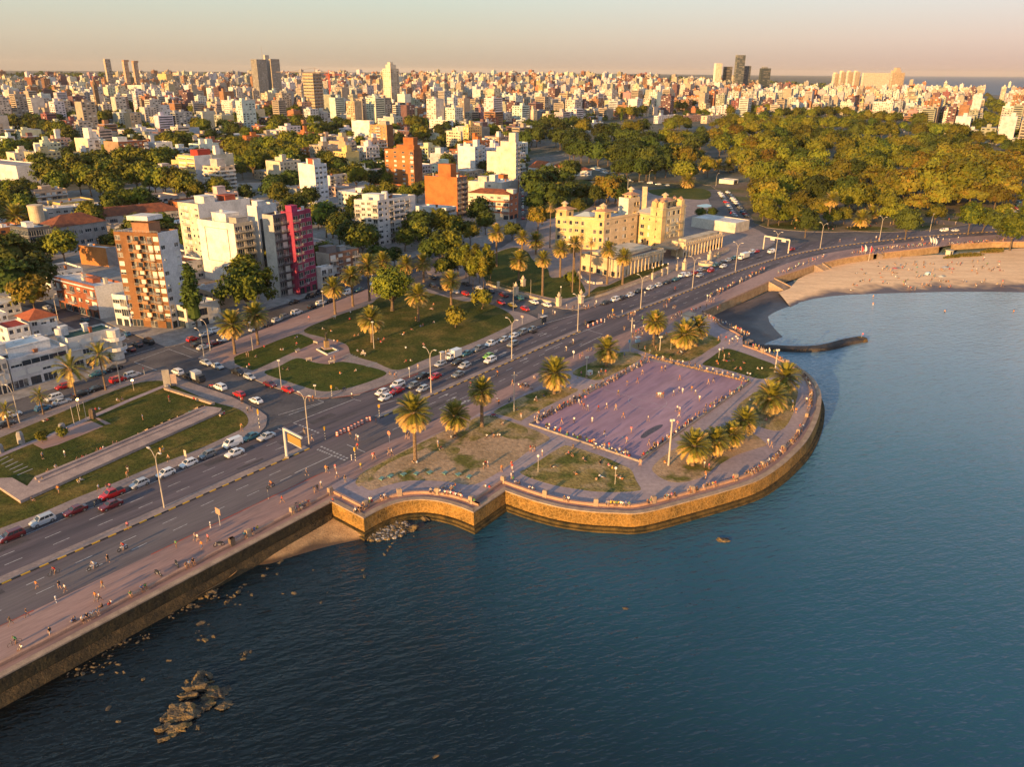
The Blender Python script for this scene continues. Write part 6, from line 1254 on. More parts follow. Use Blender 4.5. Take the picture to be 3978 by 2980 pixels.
for p,d,az,blk in cand:
    if d<640 and not inside(p,B5i): continue
    if inside(p,PARK) or inside(p,AVE): continue
    lL,lR=r.uniform(11,20),r.uniform(12,21); c0=p+DA_*lR/2+DB_*lL/2
    if blocked(c0,12 if d<900 else 9): continue
    if d<640 and min((Vector((q.x,q.y,0))-c0).length for q in B5i)<16: continue
    u=r.random(); dens=.35 if az<-16 and d<1300 else .75
    if d<620: fl=r.choice((1,1,2,2,2,3))
    elif d<1150 and az<6: fl=r.choice((1,2,2,3,3,4,5,6)) if az<-8 else r.choice((1,2,2,3,4,5,6))
    elif d<1000: fl=r.choice((1,2,2,3,3,4,5,7)) if az<6 else r.choice((2,3,4,5,6))
    elif u<.42: fl=r.randint(1,3)
    elif u<.8: fl=r.randint(4,8)
    else: fl=r.randint(8,13)
    if az>18: fl=max(3,fl+1)
    if d>900 and r.random()<(.42 if az<-8 else .2): continue
    h=fl*3+.7; k=r.choice(PAL); cc=tuple(max(.02,v*r.uniform(.88,1.1)) for v in MC[k]); p=Vector((p.x,p.y,T(p.x,p.y))); azL=308+r.uniform(-2,2)
    if az>14 and d>700: azL-=6
    if ind<175 and d<1500 and not(d>1000 and fl<4):
        ind+=1; nm='house' if fl<3 else 'apartment_building'
        sL=r.choice(('.',1,1,2)); b=flats(nm,'%s-storey %s %s %s'%(FLW[fl],CN[k],'flat-roofed house' if fl<3 else 'apartment block',zone(p)),p,azL,azL+90,h,lL,lR,cc,cc,sL,1 if sL=='.' else r.choice((1,1,3,'.')),r,'apartment blocks of the city'); b.done()
    else: STUFFC.append((p,azL,h,lL,lR,cc))
for p,azL,h,lL,lR,cc in STUFFC: lowbox(STUFF,p,azL,azL+90,h,lL,lR,tuple(round((v*.66+sum(cc)/3*.16)*14)/14+.015 for v in cc),r)
o=STUFF.build('city_buildings'); tag(o,'endless far city of pale blocks reaching the horizon','city','far city',kind='stuff')
# far trees between the blocks and on the last ridge
mb=MB(); r=random.Random(9); la,lb=mb.mi(LEAFD),mb.mi(LEAF)
def clump(c,s,n):
    for j in range(n):
        d=Vector((r.gauss(0,1),r.gauss(0,1),abs(r.gauss(0,.8)))).normalized(); p=c+Vector((d.x*s,d.y*s,d.z*s*.9+s*.5))*r.uniform(.6,1); nn=(d+Vector((r.gauss(0,.4),r.gauss(0,.4),.3))).normalized()
        a=nn.orthogonal().normalized()*s*.42; bb=nn.cross(a); k0=len(mb.v); mb.v.extend((tuple(p-a),tuple(p+bb),tuple(p+a),tuple(p-bb))); mb.f.append((k0,k0+1,k0+2,k0+3)); mb.m.append(la if r.random()<.6 else lb)
for k in range(9500):
    d=700*(5.8**r.random()); az=r.uniform(-36,33); p=Vector((math.sin(R(az))*d,math.cos(R(az))*d,0))
    if inside(p,PARK) or (d<1500 and blocked(p,3)): continue
    if d>2800 and az>27: continue
    q=(p.dot(DA_)%104,p.dot(DB_)%96)
    if q[0]<88 and q[1]<80 and r.random()<.4: continue
    p.z=T(p.x,p.y); clump(p,r.uniform(3,6.5)*(1+d/5000),16)
for k in range(500):
    d=r.uniform(3900,6000); az=r.uniform(-36,26); p=Vector((math.sin(R(az))*d,math.cos(R(az))*d,0)); p.z=T(p.x,p.y)-4; clump(p,r.uniform(9,20),14)
o=mb.build('distant_trees'); tag(o,'far scattered green treetops between city blocks','trees','far city',kind='stuff')
# ================================================================ vehicles
CARP={}
def carpaint(c):
    k=tuple(round(v,3) for v in c)
    if k not in CARP:
        m=bpy.data.materials.new('car_paint'); m.use_nodes=True; b=m.node_tree.nodes['Principled BSDF']; b.inputs['Base Color'].default_value=(*c,1); b.inputs['Roughness'].default_value=.32; b.inputs['Coat Weight'].default_value=.6; b.inputs['Coat Roughness'].default_value=.08; CARP[k]=m
    return CARP[k]
TYRE=plain((.018,.018,.018),.9); RIM=plain((.4,.4,.4),.35,metal=.8); LAMPH=plain((.75,.73,.68),.1); LAMPT=plain((.35,.01,.01),.2); TRIM=plain((.03,.03,.03),.6)
CC={'white':(.7,.69,.67),'silver':(.42,.43,.44),'grey':(.16,.17,.18),'black':(.015,.015,.017),'red':(.42,.012,.012),'maroon':(.12,.01,.014),'blue':(.02,.1,.2),'teal':(.03,.12,.15),'dark':(.03,.032,.036),'green':(.18,.42,.02),'yellow':(.5,.32,.03)}
# side profile: stations x (front = +), waist height, roof height (0 = no cabin), half widths
CARS={ 'hatch':dict(L=3.9,W=1.68,hood=.86,waist=.95,roof=1.47,cab=(1.0,.25,-1.35,-1.85),tail=.95),'sedan':dict(L=4.4,W=1.74,hood=.86,waist=.95,roof=1.43,cab=(1.0,.25,-1.0,-1.6),tail=.98),
 'suv':dict(L=4.4,W=1.82,hood=1.0,waist=1.1,roof=1.68,cab=(1.15,.5,-1.75,-2.1),tail=1.1),'pickup':dict(L=4.9,W=1.8,hood=1.02,waist=1.1,roof=1.7,cab=(1.3,.6,-.65,-.85),tail=1.08,bed=1),
 'van':dict(L=4.6,W=1.85,hood=1.15,waist=1.25,roof=1.9,cab=(1.75,.95,-2.1,-2.25),tail=1.25,panel=1),'beetle':dict(L=3.9,W=1.6,hood=.85,waist=.9,roof=1.48,cab=(.75,.3,-1.0,-1.75),tail=.8)}
def carparts(kind,paintm):
    d=CARS[kind]; h=d['L']/2; w=d['W']/2; o=[]
    x0,x1,x2,x3=d['cab']; wz=d['waist']; rz=d['roof']
    mb=MB()
    st=[(h,.38,.62,.82),(h-.08,.28,.7,.9),(h-.45,.22,d['hood']-.06,.97),(x0,.2,d['hood']+.02,1),(x1,.2,wz,1),(0,.2,wz,1),(x2,.2,wz,1),(x3,.22,d['tail'],.98),(-h+.1,.28,d['tail']-.06,.92),(-h,.4,.72,.84)]
    st=sorted(st,key=lambda s:-s[0]); rings=[]
    for x,zb,zt,k in st:
        ww=w*k; zm=(zb+zt)/2; c=[(-ww*.92,zb),(-ww,zm),(-ww*.95,zt-.04),(-ww*.84,zt),(ww*.84,zt),(ww*.95,zt-.04),(ww,zm),(ww*.92,zb)]
        rings.append(len(mb.v)); mb.v.extend((x,y,z) for y,z in c)
    mi=mb.mi(paintm)
    for a,b in zip(rings,rings[1:]):
        for j in range(8): mb.f.append((a+j,a+(j+1)%8,b+(j+1)%8,b+j)); mb.m.append(mi)
    mb.f.append(tuple(rings[0]+j for j in reversed(range(8)))); mb.m.append(mi); mb.f.append(tuple(rings[-1]+j for j in range(8))); mb.m.append(mi)
    wb,wr=w*.88,w*.74; B=[(x0,wb,wz-.03),(x3,wb,wz-.03),(x3,-wb,wz-.03),(x0,-wb,wz-.03)]; Tt=[(x1,wr,rz),(x2,wr,rz),(x2,-wr,rz),(x1,-wr,rz)]
    mb.face((Tt[0],Tt[1],Tt[2],Tt[3]),paintm)
    cx=(x1+x2)/2; mb.face(((x1-.1,wr*.8,rz+.03),(x2+.1,wr*.8,rz+.03),(x2+.1,-wr*.8,rz+.03),(x1-.1,-wr*.8,rz+.03)),paintm)
    for a,b in (((x1,wr,rz),(x1-.1,wr*.8,rz+.03)),): pass
    for q in ((Tt[1],Tt[0],(x1-.1,wr*.8,rz+.03),(x2+.1,wr*.8,rz+.03)),(Tt[3],Tt[2],(x2+.1,-wr*.8,rz+.03),(x1-.1,-wr*.8,rz+.03)),(Tt[0],Tt[3],(x1-.1,-wr*.8,rz+.03),(x1-.1,wr*.8,rz+.03)),(Tt[2],Tt[1],(x2+.1,wr*.8,rz+.03),(x2+.1,-wr*.8,rz+.03))): mb.face(q,paintm)
    V=Vector
    def lerp4(q,u,v): return V(q[0]).lerp(V(q[1]),u).lerp(V(q[3]).lerp(V(q[2]),u),v)
    def glazed(q,m,ns):                            # painted pillars round panes, which are parts of their own
        n=(V(q[1])-V(q[0])).cross(V(q[3])-V(q[0])).normalized(); k=len(ns); x=0
        mb.face(q,m if d.get('panel') and k==3 else TRIM if 0 else m)
        panes=[]
        for i,(a,b) in enumerate(ns): panes.append([lerp4(q,a,.1)+n*.012,lerp4(q,b,.1)+n*.012,lerp4(q,b,.9)+n*.012,lerp4(q,a,.9)+n*.012])
        return panes
    ws=glazed((B[3],B[0],Tt[0],Tt[3]),paintm,[(.06,.94)]); rw=glazed((B[1],B[2],Tt[2],Tt[1]),paintm,[(.08,.92)])
    ns=[(.06,.36)] if d.get('panel') else [(.08,.92)] if d.get('bed') else [(.06,.36),(.4,.66),(.7,.92)] if kind in('suv','hatch') else [(.08,.47),(.52,.9)]
    sl=glazed((B[0],B[1],Tt[1],Tt[0]),paintm,ns); sr=glazed((B[2],B[3],Tt[3],Tt[2]),paintm,[(1-b,1-a) for a,b in ns])
    if d.get('bed'): mb.face(((x3-.15,w*.8,wz+.012),(-h+.15,w*.8,d['tail']+.01),(-h+.15,-w*.8,d['tail']+.01),(x3-.15,-w*.8,wz+.012)),TRIM)
    for y in (w,-w):                                # dark wheel arches and sill
        for x in (h*.62,-h*.62): mb.lathe(((.36,0),(0,.0)),TRIM,12); k=len(mb.v)-24; s=1 if y>0 else -1; mb.v[k:]=[(x+p[0],y+s*.012,.33+p[1]) for p in mb.v[k:]]
    o.append(('body',mb.mesh('body'),(0,0,0)))
    for nm,L in (('windscreen',ws),('rear_window',rw)):
        for q in L: g=MB(); g.face(q,GLASS); o.append((nm,g.mesh(nm),(0,0,0)))
    if not d.get('panel') or 1:
        for L in (sl,sr):
            g=MB()
            for q in L: g.face(q,GLASS)
            o.append(('side_glass',g.mesh('side_glass'),(0,0,0)))
    wm=MB(); k=.31
    pr=[(.0,.11),(.2,.1),(.21,.06),(k-.03,.1),(k,.06),(k,-.1),(0,-.1)]
    for i in range(len(pr)-1):
        m=RIM if i<2 else TYRE; n=14; k0=len(wm.v)
        for r_,y in pr[i:i+2]: wm.v.extend((r_*math.cos(2*math.pi*j/n),y,r_*math.sin(2*math.pi*j/n)) for j in range(n))
        for j in range(n): wm.f.append((k0+j,k0+n+j,k0+n+(j+1)%n,k0+(j+1)%n)); wm.m.append(wm.mi(m))
    rm_=MB(); tm_=MB()
    for f,m in zip(wm.f,wm.m):
        (rm_ if wm.mats[m]==RIM else tm_).face([wm.v[i] for i in f],wm.mats[m])
    wme=(tm_.mesh('wheel'),rm_.mesh('rim'))
    for x in (h*.62,-h*.62):
        for s in (1,-1): o.append(('wheel',wme,(x,s*(w-.08),k),s))
    for s in (1,-1):
        g=MB(); g.box((h-.17,s*w*.55,.62),(.14,0,0),(0,s*w*.25,0),(0,0,.14),LAMPH,bottom=True); o.append(('headlight',g.mesh('headlight'),(0,0,0)))
        g=MB(); g.box((-h+.02,s*w*.6,.72),(.1,0,0),(0,s*w*.22,0),(0,0,.15),LAMPT,bottom=True); o.append(('tail_light',g.mesh('tail_light'),(0,0,0)))
        g=MB(); g.box((x0-.25,s*w*.97,wz+.02),(.12,0,0),(0,s*.16,0),(0,0,.13),paintm,bottom=True); o.append(('wing_mirror',g.mesh('wing_mirror'),(0,0,0)))
    g=MB(); g.box((h-.06,-w*.75,.3),(.09,0,0),(0,w*1.5,0),(0,0,.16),TRIM,bottom=True); o.append(('bumper',g.mesh('bumper'),(0,0,0)))
    return o
PK={}
def tang(p):
    best=min(range(len(MED)-1),key=lambda i:(MED[i].lerp(MED[i+1],.5)-p).length); d=MED[best+1]-MED[best]; return math.atan2(d.y,d.x)
KN={'hatch':('hatchback','hatchback car'),'sedan':('sedan_car','sedan car'),'suv':('suv','utility car'),'pickup':('pickup_truck','pickup truck'),'van':('van','panel van'),'beetle':('small_car','rounded small car')}
def car(kind,col,c,x,y,rz,where,detail=True,z=.012,state='parked'):
    p=at(c,x,y,z) if not isinstance(c,Vector) else c
    if rz=='r': rz=tang(p)
    elif rz=='R': rz=tang(p)+math.pi
    else: rz=math.pi/2-R(rz)
    k=(kind,col,detail)
    if k not in PK:
        prt=carparts(kind,carpaint(CC[col])); PK[k]=prt
        if not detail:
            bm=bmesh.new(); mats=[]
            for q in prt:
                if q[0] in ('wing_mirror','bumper'): continue
                me=(q[1] if q[0]!='wheel' else q[1][0]).copy(); mp=[]
                for m in me.materials:
                    if m not in mats: mats.append(m)
                    mp.append(mats.index(m))
                for f in me.polygons: f.material_index=mp[f.material_index]
                me.transform(Matrix.Translation(q[2])); bm.from_mesh(me)
            me=bpy.data.meshes.new('car'); bm.to_mesh(me); bm.free(); [me.materials.append(m) for m in mats]; PK[k]=me
    nm,lb=KN[kind]; lab='%s %s %s'%(col if col!='dark' else 'dark grey',lb,where); g='cars along the streets'
    if not detail: o=ob('car',PK[k],None,p,rz); return tag(o,lab,'car',g)
    t=thing(nm,lab,'car',p,rz,g)
    for q in PK[k]:
        if q[0]=='wheel': o=ob('wheel',q[1][0],t,q[2],math.pi if q[3]<0 else 0); ob('rim',q[1][1],o)
        else: ob(q[0],q[1],t,q[2])
    return t
def cars(c,s,rz,where,**k):
    for q in s.split(';'):
        x,y,kind,col=q.split(); car(kind,col,c,float(x),float(y),rz,where,**k)
K1='along the kerb by the memorial lawn'
cars('I','370 1620 suv silver;650 1530 sedan maroon;965 1390 pickup red;1200 1300 hatch silver;1425 1210 hatch white;1620 1125 hatch white;1785 1050 hatch grey;2000 955 van white;2155 895 sedan teal','R','parked '+K1)
cars('N','105 205 suv maroon','R','parked '+K1); cars('N','-60 265 sedan white','R','parked '+K1)
cars('I','955 1485 sedan maroon;2015 1035 sedan white','R','moving past the memorial lawn'); cars('J','300 895 sedan silver','R','moving through the crossing')
K2='queueing at the crossing below the plaza'
cars('J','1290 512 hatch white;1318 558 hatch white;1420 498 sedan red;1425 447 suv white;1560 452 hatch grey;1640 482 hatch silver;1640 370 sedan black;1745 377 hatch red;1945 357 sedan grey',"R",K2)
K3='along the avenue kerb below the plaza'
cars('J','1790 267 hatch silver;1995 282 hatch silver;1940 250 sedan dark;2015 177 sedan teal;2120 137 pickup grey','R','in traffic '+K3)
cars('L','240 422 pickup white;345 387 hatch silver;430 357 hatch white;505 327 suv grey;590 297 sedan grey','R','parked '+K3); cars('L','425 430 suv grey;215 530 beetle green;230 567 suv white;15 612 hatch silver','R','driving below the plaza')
K4='on the memorial side street'
cars('J','55 337 pickup black;155 380 hatch silver;330 442 sedan maroon;485 490 hatch red',308+180,K4+', plaza side'); cars('J','65 527 hatch red;210 582 sedan white',308,K4+', memorial side')
cars('I','1525 337 suv white;1625 372 pickup black;1890 467 suv white',308,K4+', memorial side'); cars('I','1770 257 sedan silver;1870 287 sedan silver',128,K4+', plaza side')
K5='at the corner before the brown tower'
cars('E','1655 1267 hatch red;1840 1302 sedan maroon;1930 1268 pickup white;1770 1222 sedan silver;1850 1192 suv white;1750 1337 sedan silver;1700 1312 sedan dark',34,K5)
cars('E','1085 1222 hatch blue;1180 1312 sedan dark;1275 1292 van black;1120 1352 sedan maroon;1040 1372 sedan silver;730 1097 hatch teal;405 997 sedan silver;460 1025 sedan dark',308,'by the red brick corner building')
K6='in front of the white corner block'
cars('I','840 352 sedan teal;985 302 sedan black;545 462 hatch red',217,'parked '+K6); cars('I','1140 362 suv silver;1015 402 suv red;840 477 sedan black;700 522 sedan black;375 647 hatch blue;115 702 hatch white;50 787 sedan dark;535 592 sedan silver',37,'on the street '+K6); cars('I','465 562 suv white',217,'moving '+K6)
K7='on the magenta block street'
cars('F','895 897 suv black;980 862 suv dark;755 947 sedan black;1215 867 van white;1315 842 sedan teal;1440 787 van white',209,K7+', building side'); cars('F','780 1037 suv white;685 1072 suv grey;610 1102 hatch silver;915 987 hatch black;990 957 suv white;1060 932 sedan dark;545 1140 hatch dark;420 1180 sedan silver',29,K7+', plaza side')
K8='on the street between plaza and palace'
cars('G','130 1047 sedan white;230 1077 sedan dark;345 1107 pickup maroon;480 1132 suv teal;605 1167 sedan white;715 1192 sedan white;20 1010 sedan dark',325,'parked '+K8); cars('G','325 1172 hatch red;420 1197 sedan yellow;530 1227 hatch red;20 1097 hatch red;95 1112 sedan teal',145,'waiting '+K8); cars('F','1945 737 sedan dark;1940 802 sedan dark;2030 827 sedan black;2140 857 hatch white',325,K8)
K9='in front of the palace'
cars('G','1220 1172 sedan dark;1300 1147 suv white;1360 1132 sedan dark;1430 1107 sedan white;1505 1072 sedan dark;1600 1047 hatch white;1670 1022 hatch white;1750 997 sedan black;1820 972 sedan teal;1875 942 van white;1930 932 sedan white;1980 917 hatch red;2030 892 sedan silver;2070 880 sedan dark;2120 890 hatch red;2165 847 sedan teal','R','parked '+K9); cars('G','2030 937 sedan silver','R','driving '+K9)
cars('H','75 690 sedan dark;140 662 sedan teal;180 647 sedan dark;220 632 sedan silver;260 617 hatch teal;380 577 suv white;410 573 hatch red','R','parked beyond the palace gate'); cars('H','190 672 sedan white;105 702 hatch red;510 575 van white;645 558 hatch red;1745 430 sedan white;1670 430 van white;2195 415 sedan silver','R','driving where the avenue bends to the beach')
r=random.Random(3); PCOL=['white','silver','silver','grey','dark','black','red','blue','teal','white']
def lot(c,x0,y0,x1,y1,n,rz,where,z=.12):
    for i in range(n):
        u=(i+.5)/n; sx,sy=px(c,x0+(x1-x0)*u,y0+(y1-y0)*u); p=P(sx,sy,.02); car(r.choice(['hatch','sedan','sedan','suv']),r.choice(PCOL),p,0,0,rz+r.uniform(-4,4),where,False)
lot('H',165,170,270,335,13,150,'in the first row of the park lot'); lot('H',215,165,352,342,12,150,'in the second row of the park lot')
lot('G',508,215,512,455,10,1,'along the avenue beside the rust banded block'); lot('C',70,1290,62,1430,5,1,'far up the avenue beside the tall cream tower')
lot('C',655,1225,1010,1345,16,300,'in the long parking row behind the palace'); lot('C',680,1215,930,1290,10,300,'in the rear parking row behind the palace'); lot('C',350,1080,520,1170,7,300,'by the white gabled house'); lot('C',50,1260,160,1310,6,60,'before the white gabled house')
lot('C',1050,1338,1340,1380,4,280,'on the park drive'); lot('D',1120,930,1220,900,4,40,'on the road through the wood'); lot('D',1840,990,2010,900,6,20,'at the foot of the tree lined avenue'); lot('D',1990,1090,2170,1190,7,150,'in the sunny car park row'); lot('D',2180,1480,2110,1640,6,190,'by the sunny lamp post'); lot('C',560,1450,660,1470,4,300,'behind the palace hedge')
# box truck, refuse lorry, market trailer
def truck(lab,c,x,y,cab,boxc,L,rz=None,name='box_truck'):
    p=at(c,x,y,.01); t=thing(name,lab,'truck',p,tang(p)+math.pi if rz is None else math.pi/2-R(rz))
    mb=MB(); m=carpaint(cab); mb.box((L/2-1.7,-.95,.5),(1.7,0,0),(0,1.9,0),(0,0,.9),m); mb.box((L/2-1.65,-.9,1.4),(1.35,0,0),(0,1.8,0),(0,0,.75),m); mb.build('cab',t)
    g=MB(); g.face(((L/2-.28,-.8,1.45),(L/2-.28,.8,1.45),(L/2-.29,.75,2.05),(L/2-.29,-.75,2.05)),GLASS); g.build('windscreen',t)
    for s in (1,-1): g=MB(); g.face(((L/2-.5,s*.91,1.45),(L/2-1.4,s*.91,1.45),(L/2-1.4,s*.91,2.0),(L/2-.5,s*.91,2.0)),GLASS); g.build('side_glass',t)
    mb=MB(); mb.box((-L/2,-1.05,.75),(L-1.85,0,0),(0,2.1,0),(0,0,2.1),carpaint(boxc)); mb.build('cargo_box',t); mb=MB(); mb.box((-L/2+.1,-.8,.4),(L-.4,0,0),(0,1.6,0),(0,0,.33),TRIM,bottom=True); mb.build('chassis',t)
    for xx in (L/2-.9,-L/2+.9):
        for s in (1,-1): mb=MB(); mb.tube([(xx,s*.95,.4),(xx,s*.7,.4)],.4,TYRE,12); mb.build('wheel',t)
truck('small white box truck beside the plaza kerb','J',1905,207,CC['white'],(.7,.68,.64),5.2); truck('white refuse lorry parked beyond the palace gate','H',325,615,CC['white'],(.62,.58,.5),7)
truck('dark green canvas covered lorry at the memorial corner','I',1705,400,CC['dark'],(.45,.46,.46),4.4,128)
def bike(lab,p,rz,motor=True,col=(.03,.03,.03)):
    t=thing('motorbike' if motor else 'bicycle',lab,'motorbike' if motor else 'bicycle',p,rz); m=plain(col,.35); r_=.3 if motor else .34
    for x in (.65,-.65):
        mb=MB(); n=16
        for k in range(n): a,b=2*math.pi*k/n,2*math.pi*(k+1)/n; mb.tube([(x+r_*math.cos(a),0,r_+r_*math.sin(a)),(x+r_*math.cos(b),0,r_+r_*math.sin(b))],.06 if motor else .025,TYRE,5,False)
        mb.tube([(x,-.04,r_),(x,.04,r_)],.07,RIM,6); mb.build('wheel',t)
    mb=MB(); mb.tube([(.65,0,r_),(.4,0,.95)],.04,RIM,6)
    if motor: mb.tube([(.35,0,.75),(-.1,0,.7),(-.75,0,.8)],[.16,.2,.1],m,8); mb.tube([(.1,0,.35),(-.3,0,.35)],.17,plain((.2,.2,.2),.4),8)
    else:
        for a,b in (((.45,0,.8),(-.1,0,.3)),((-.1,0,.3),(-.22,0,.85)),((-.1,0,.3),(-.65,0,r_)),((-.2,0,.75),(.43,0,.78)),((-.2,0,.75),(-.65,0,r_))): mb.tube([a,b],.025,m,5)
    mb.build('frame',t); mb=MB(); mb.tube([(.38,-.33,.98),(.4,0,.97),(.38,.33,.98)],.025,TRIM,5); mb.build('handlebar',t); mb=MB(); mb.box((-.45,-.11,.86),(.5,0,0),(0,.22,0),(0,0,.08),TRIM,bottom=True); mb.build('seat',t); return t
# ================================================================ people
SK=[plain(c,.7) for c in ((.36,.19,.11),(.45,.26,.17),(.25,.13,.08))]; HAIRS=[plain((.02,.014,.01),.6),plain((.09,.05,.02),.6),plain((.25,.17,.08),.6)]
SHC={'white':(.68,.66,.63),'black':(.02,.02,.022),'red':(.45,.03,.03),'pink':(.6,.16,.2),'orange':(.6,.2,.04),'blue':(.06,.14,.35),'grey':(.25,.25,.26),'yellow':(.6,.42,.05),'green':(.06,.22,.08),'teal':(.05,.3,.34),'bare':None}
def figure(pose):
    # joints: name -> (position, radius); edges; feet or seat on z = 0
    J={}; E=[]
    def j(n,x,y,z,r): J[n]=(Vector((x,y,z)),r)
    def ch(*n): E.extend(zip(n,n[1:]))
    if pose in('stand','walk','stride','cycle'):
        j('pel',0,0,.93,.135); j('bel',.0,0,1.08,.125); j('che',.01,0,1.28,.15); j('nec',.01,0,1.47,.058); j('hd',.03,0,1.6,.098); j('top',.03,0,1.7,.085); j('nose',.125,0,1.59,.03)
        f={'stand':(.03,-.03,.05),'walk':(.28,-.26,.08),'stride':(.42,-.36,.1),'cycle':(.3,.1,.1)}[pose]
        for s,k in ((1,0),(-1,1)):
            a=f[k]; j('hip%d'%s,0,.09*s,.88,.1); j('kn%d'%s,a*.6+.04,.1*s,.5,.068); j('an%d'%s,a-(.1 if a<0 else 0),.1*s,.09+(.06 if a<-.1 else 0),.042); j('toe%d'%s,a+.17-(.06 if a<0 else 0),.11*s,.045,.038)
            j('sh%d'%s,.0,.19*s,1.42,.062); j('el%d'%s,-a*.45-.02,.25*s,1.14,.045); j('wr%d'%s,-a*.6+.08,.25*s,.92,.032); j('hand%d'%s,-a*.6+.11,.245*s,.83,.036); j('fin%d'%s,-a*.6+.13,.24*s,.76,.018); j('thu%d'%s,-a*.6+.17,.22*s,.85,.014)
    elif pose=='sit':                              # on a wall or bench: seat at z=.45
        j('pel',-.02,0,.55,.14); j('bel',0,0,.7,.13); j('che',.05,0,.88,.15); j('nec',.07,0,1.06,.058); j('hd',.1,0,1.19,.098); j('top',.1,0,1.29,.085); j('nose',.195,0,1.18,.03)
        for s in (1,-1):
            j('hip%d'%s,.02,.1*s,.53,.1); j('kn%d'%s,.44,.13*s,.52,.068); j('an%d'%s,.46,.12*s,.1,.042); j('toe%d'%s,.62,.13*s,.045,.038)
            j('sh%d'%s,.05,.19*s,1.01,.062); j('el%d'%s,.1,.26*s,.76,.045); j('wr%d'%s,.32,.17*s,.68,.032); j('hand%d'%s,.4,.13*s,.66,.036); j('fin%d'%s,.46,.11*s,.64,.018); j('thu%d'%s,.4,.09*s,.7,.014)
    elif pose=='ground':
        j('pel',0,0,.13,.14); j('bel',-.02,0,.28,.13); j('che',.02,0,.47,.15); j('nec',.05,0,.65,.058); j('hd',.08,0,.78,.098); j('top',.08,0,.88,.085); j('nose',.175,0,.77,.03)
        for s in (1,-1):
            j('hip%d'%s,.06,.1*s,.12,.1); j('kn%d'%s,.4,.2*s,.38 if s>0 else .3,.068); j('an%d'%s,.6,.12*s,.06,.042); j('toe%d'%s,.76,.13*s,.05,.036)
            j('sh%d'%s,.02,.19*s,.6,.062); j('el%d'%s,.16,.27*s,.4,.045); j('wr%d'%s,.34,.2*s,.42,.032); j('hand%d'%s,.41,.17*s,.43,.036); j('fin%d'%s,.47,.15*s,.42,.018); j('thu%d'%s,.42,.12*s,.46,.014)
    else:                                          # lie: on the back, propped on the elbows
        j('pel',0,0,.12,.13); j('bel',-.17,0,.14,.125); j('che',-.36,0,.2,.145); j('nec',-.53,0,.31,.058); j('hd',-.62,0,.4,.098); j('top',-.66,0,.48,.085); j('nose',-.53,0,.46,.03)
        for s in (1,-1):
            j('hip%d'%s,.08,.09*s,.11,.1); j('kn%d'%s,.45,.12*s,.14 if s>0 else .3,.068); j('an%d'%s,.86 if s>0 else .7,.12*s,.06,.042); j('toe%d'%s,.92 if s>0 else .84,.14*s,.15 if s>0 else .06,.036)
            j('sh%d'%s,-.46,.19*s,.27,.062); j('el%d'%s,-.52,.28*s,.06,.045); j('wr%d'%s,-.3,.3*s,.05,.032); j('hand%d'%s,-.22,.3*s,.05,.036); j('fin%d'%s,-.15,.3*s,.05,.018); j('thu%d'%s,-.2,.25*s,.06,.014)
    ch('pel','bel','che','nec','hd','top'); ch('hd','nose')
    for s in ('1','-1'): ch('pel','hip'+s,'kn'+s,'an'+s,'toe'+s); ch('che','sh'+s,'el'+s,'wr'+s,'hand'+s,'fin'+s); ch('hand'+s,'thu'+s)
    if pose=='cycle':
        for n,(p,rr) in J.items():
            if n[:2] in('be','ch','ne','hd','to','no') and n!='toe1' and n!='toe-1': J[n]=(p+Vector(((p.z-.93)*.5,0,.02)),rr)
            if n[:2] in('sh',): J[n]=(p+Vector((.25,0,0)),rr)
            if n[:2] in('el','wr','ha','fi','th'): J[n]=(Vector((.42+.12*(n[:2]!='el'),p.y,1.12 if n[:2]=='el' else 1.02)),rr)
    names=list(J); me=bpy.data.meshes.new('t'); me.from_pydata([J[n][0] for n in names],[(names.index(a),names.index(b)) for a,b in E],[])
    o=bpy.data.objects.new('t',me); COL.objects.link(o); o.modifiers.new('s','SKIN'); sv=me.skin_vertices[0].data
    for i,n in enumerate(names): sv[i].radius=(J[n][1],J[n][1]*(1.25 if n in('che','bel','pel') else 1)); sv[i].use_root=(n=='pel')
    ms=o.modifiers.new('u','SUBSURF'); ms.levels=1; ms.render_levels=1
    bpy.context.view_layer.update(); dg=bpy.context.evaluated_depsgraph_get(); out=bpy.data.meshes.new_from_object(o.evaluated_get(dg)); bpy.data.objects.remove(o)
    reg={'hd':0,'nose':0,'top':1,'nec':0,'che':2,'bel':2,'pel':3,'sh':2,'el':0,'wr':0,'hand':0,'fin':0,'thu':0,'hip':3,'kn':4,'an':0,'toe':5}
    ed=[(J[a][0],J[b][0],reg[a.rstrip('-1')],reg[b.rstrip('-1')]) for a,b in E]
    out.materials.clear()
    for k in range(6): out.materials.append(SK[0])
    mi=[]
    for f in out.polygons:
        c=f.center; best=9;kk=0
        for a,b,ra,rb in ed:
            ab=b-a; t=max(0,min(1,(c-a).dot(ab)/ab.dot(ab))); d=(c-(a+ab*t)).length
            if d<best: best=d; kk=ra if t<.5 else rb
        hd=J['hd'][0]
        if kk in(0,1) and (c-hd).length<.2: kk=1 if (c.z>hd.z+.035 or c.x<hd.x-.035) and not (c.x>hd.x+.06 and c.z<hd.z+.08) else 0
        mi.append(kk)
    out.polygons.foreach_set('material_index',mi); out.polygons.foreach_set('use_smooth',[True]*len(mi)); out.name='person'; return out
FIG={p:figure(p) for p in ('stand','walk','stride','cycle','sit','ground','lie')}
rp_=random.Random(21); PNTS=[plain(c,.8) for c in ((.03,.035,.06),(.02,.02,.02),(.15,.14,.12),(.35,.3,.22),(.06,.1,.2),(.5,.48,.45))]
POS={'stand':'standing','walk':'walking','stride':'striding','cycle':'riding','sit':'sitting','ground':'seated low','lie':'lying'}
NP=[0]
from mathutils.bvhtree import BVHTree
BV=[BVHTree.FromPolygons(v,f) for v,f in SANDS]
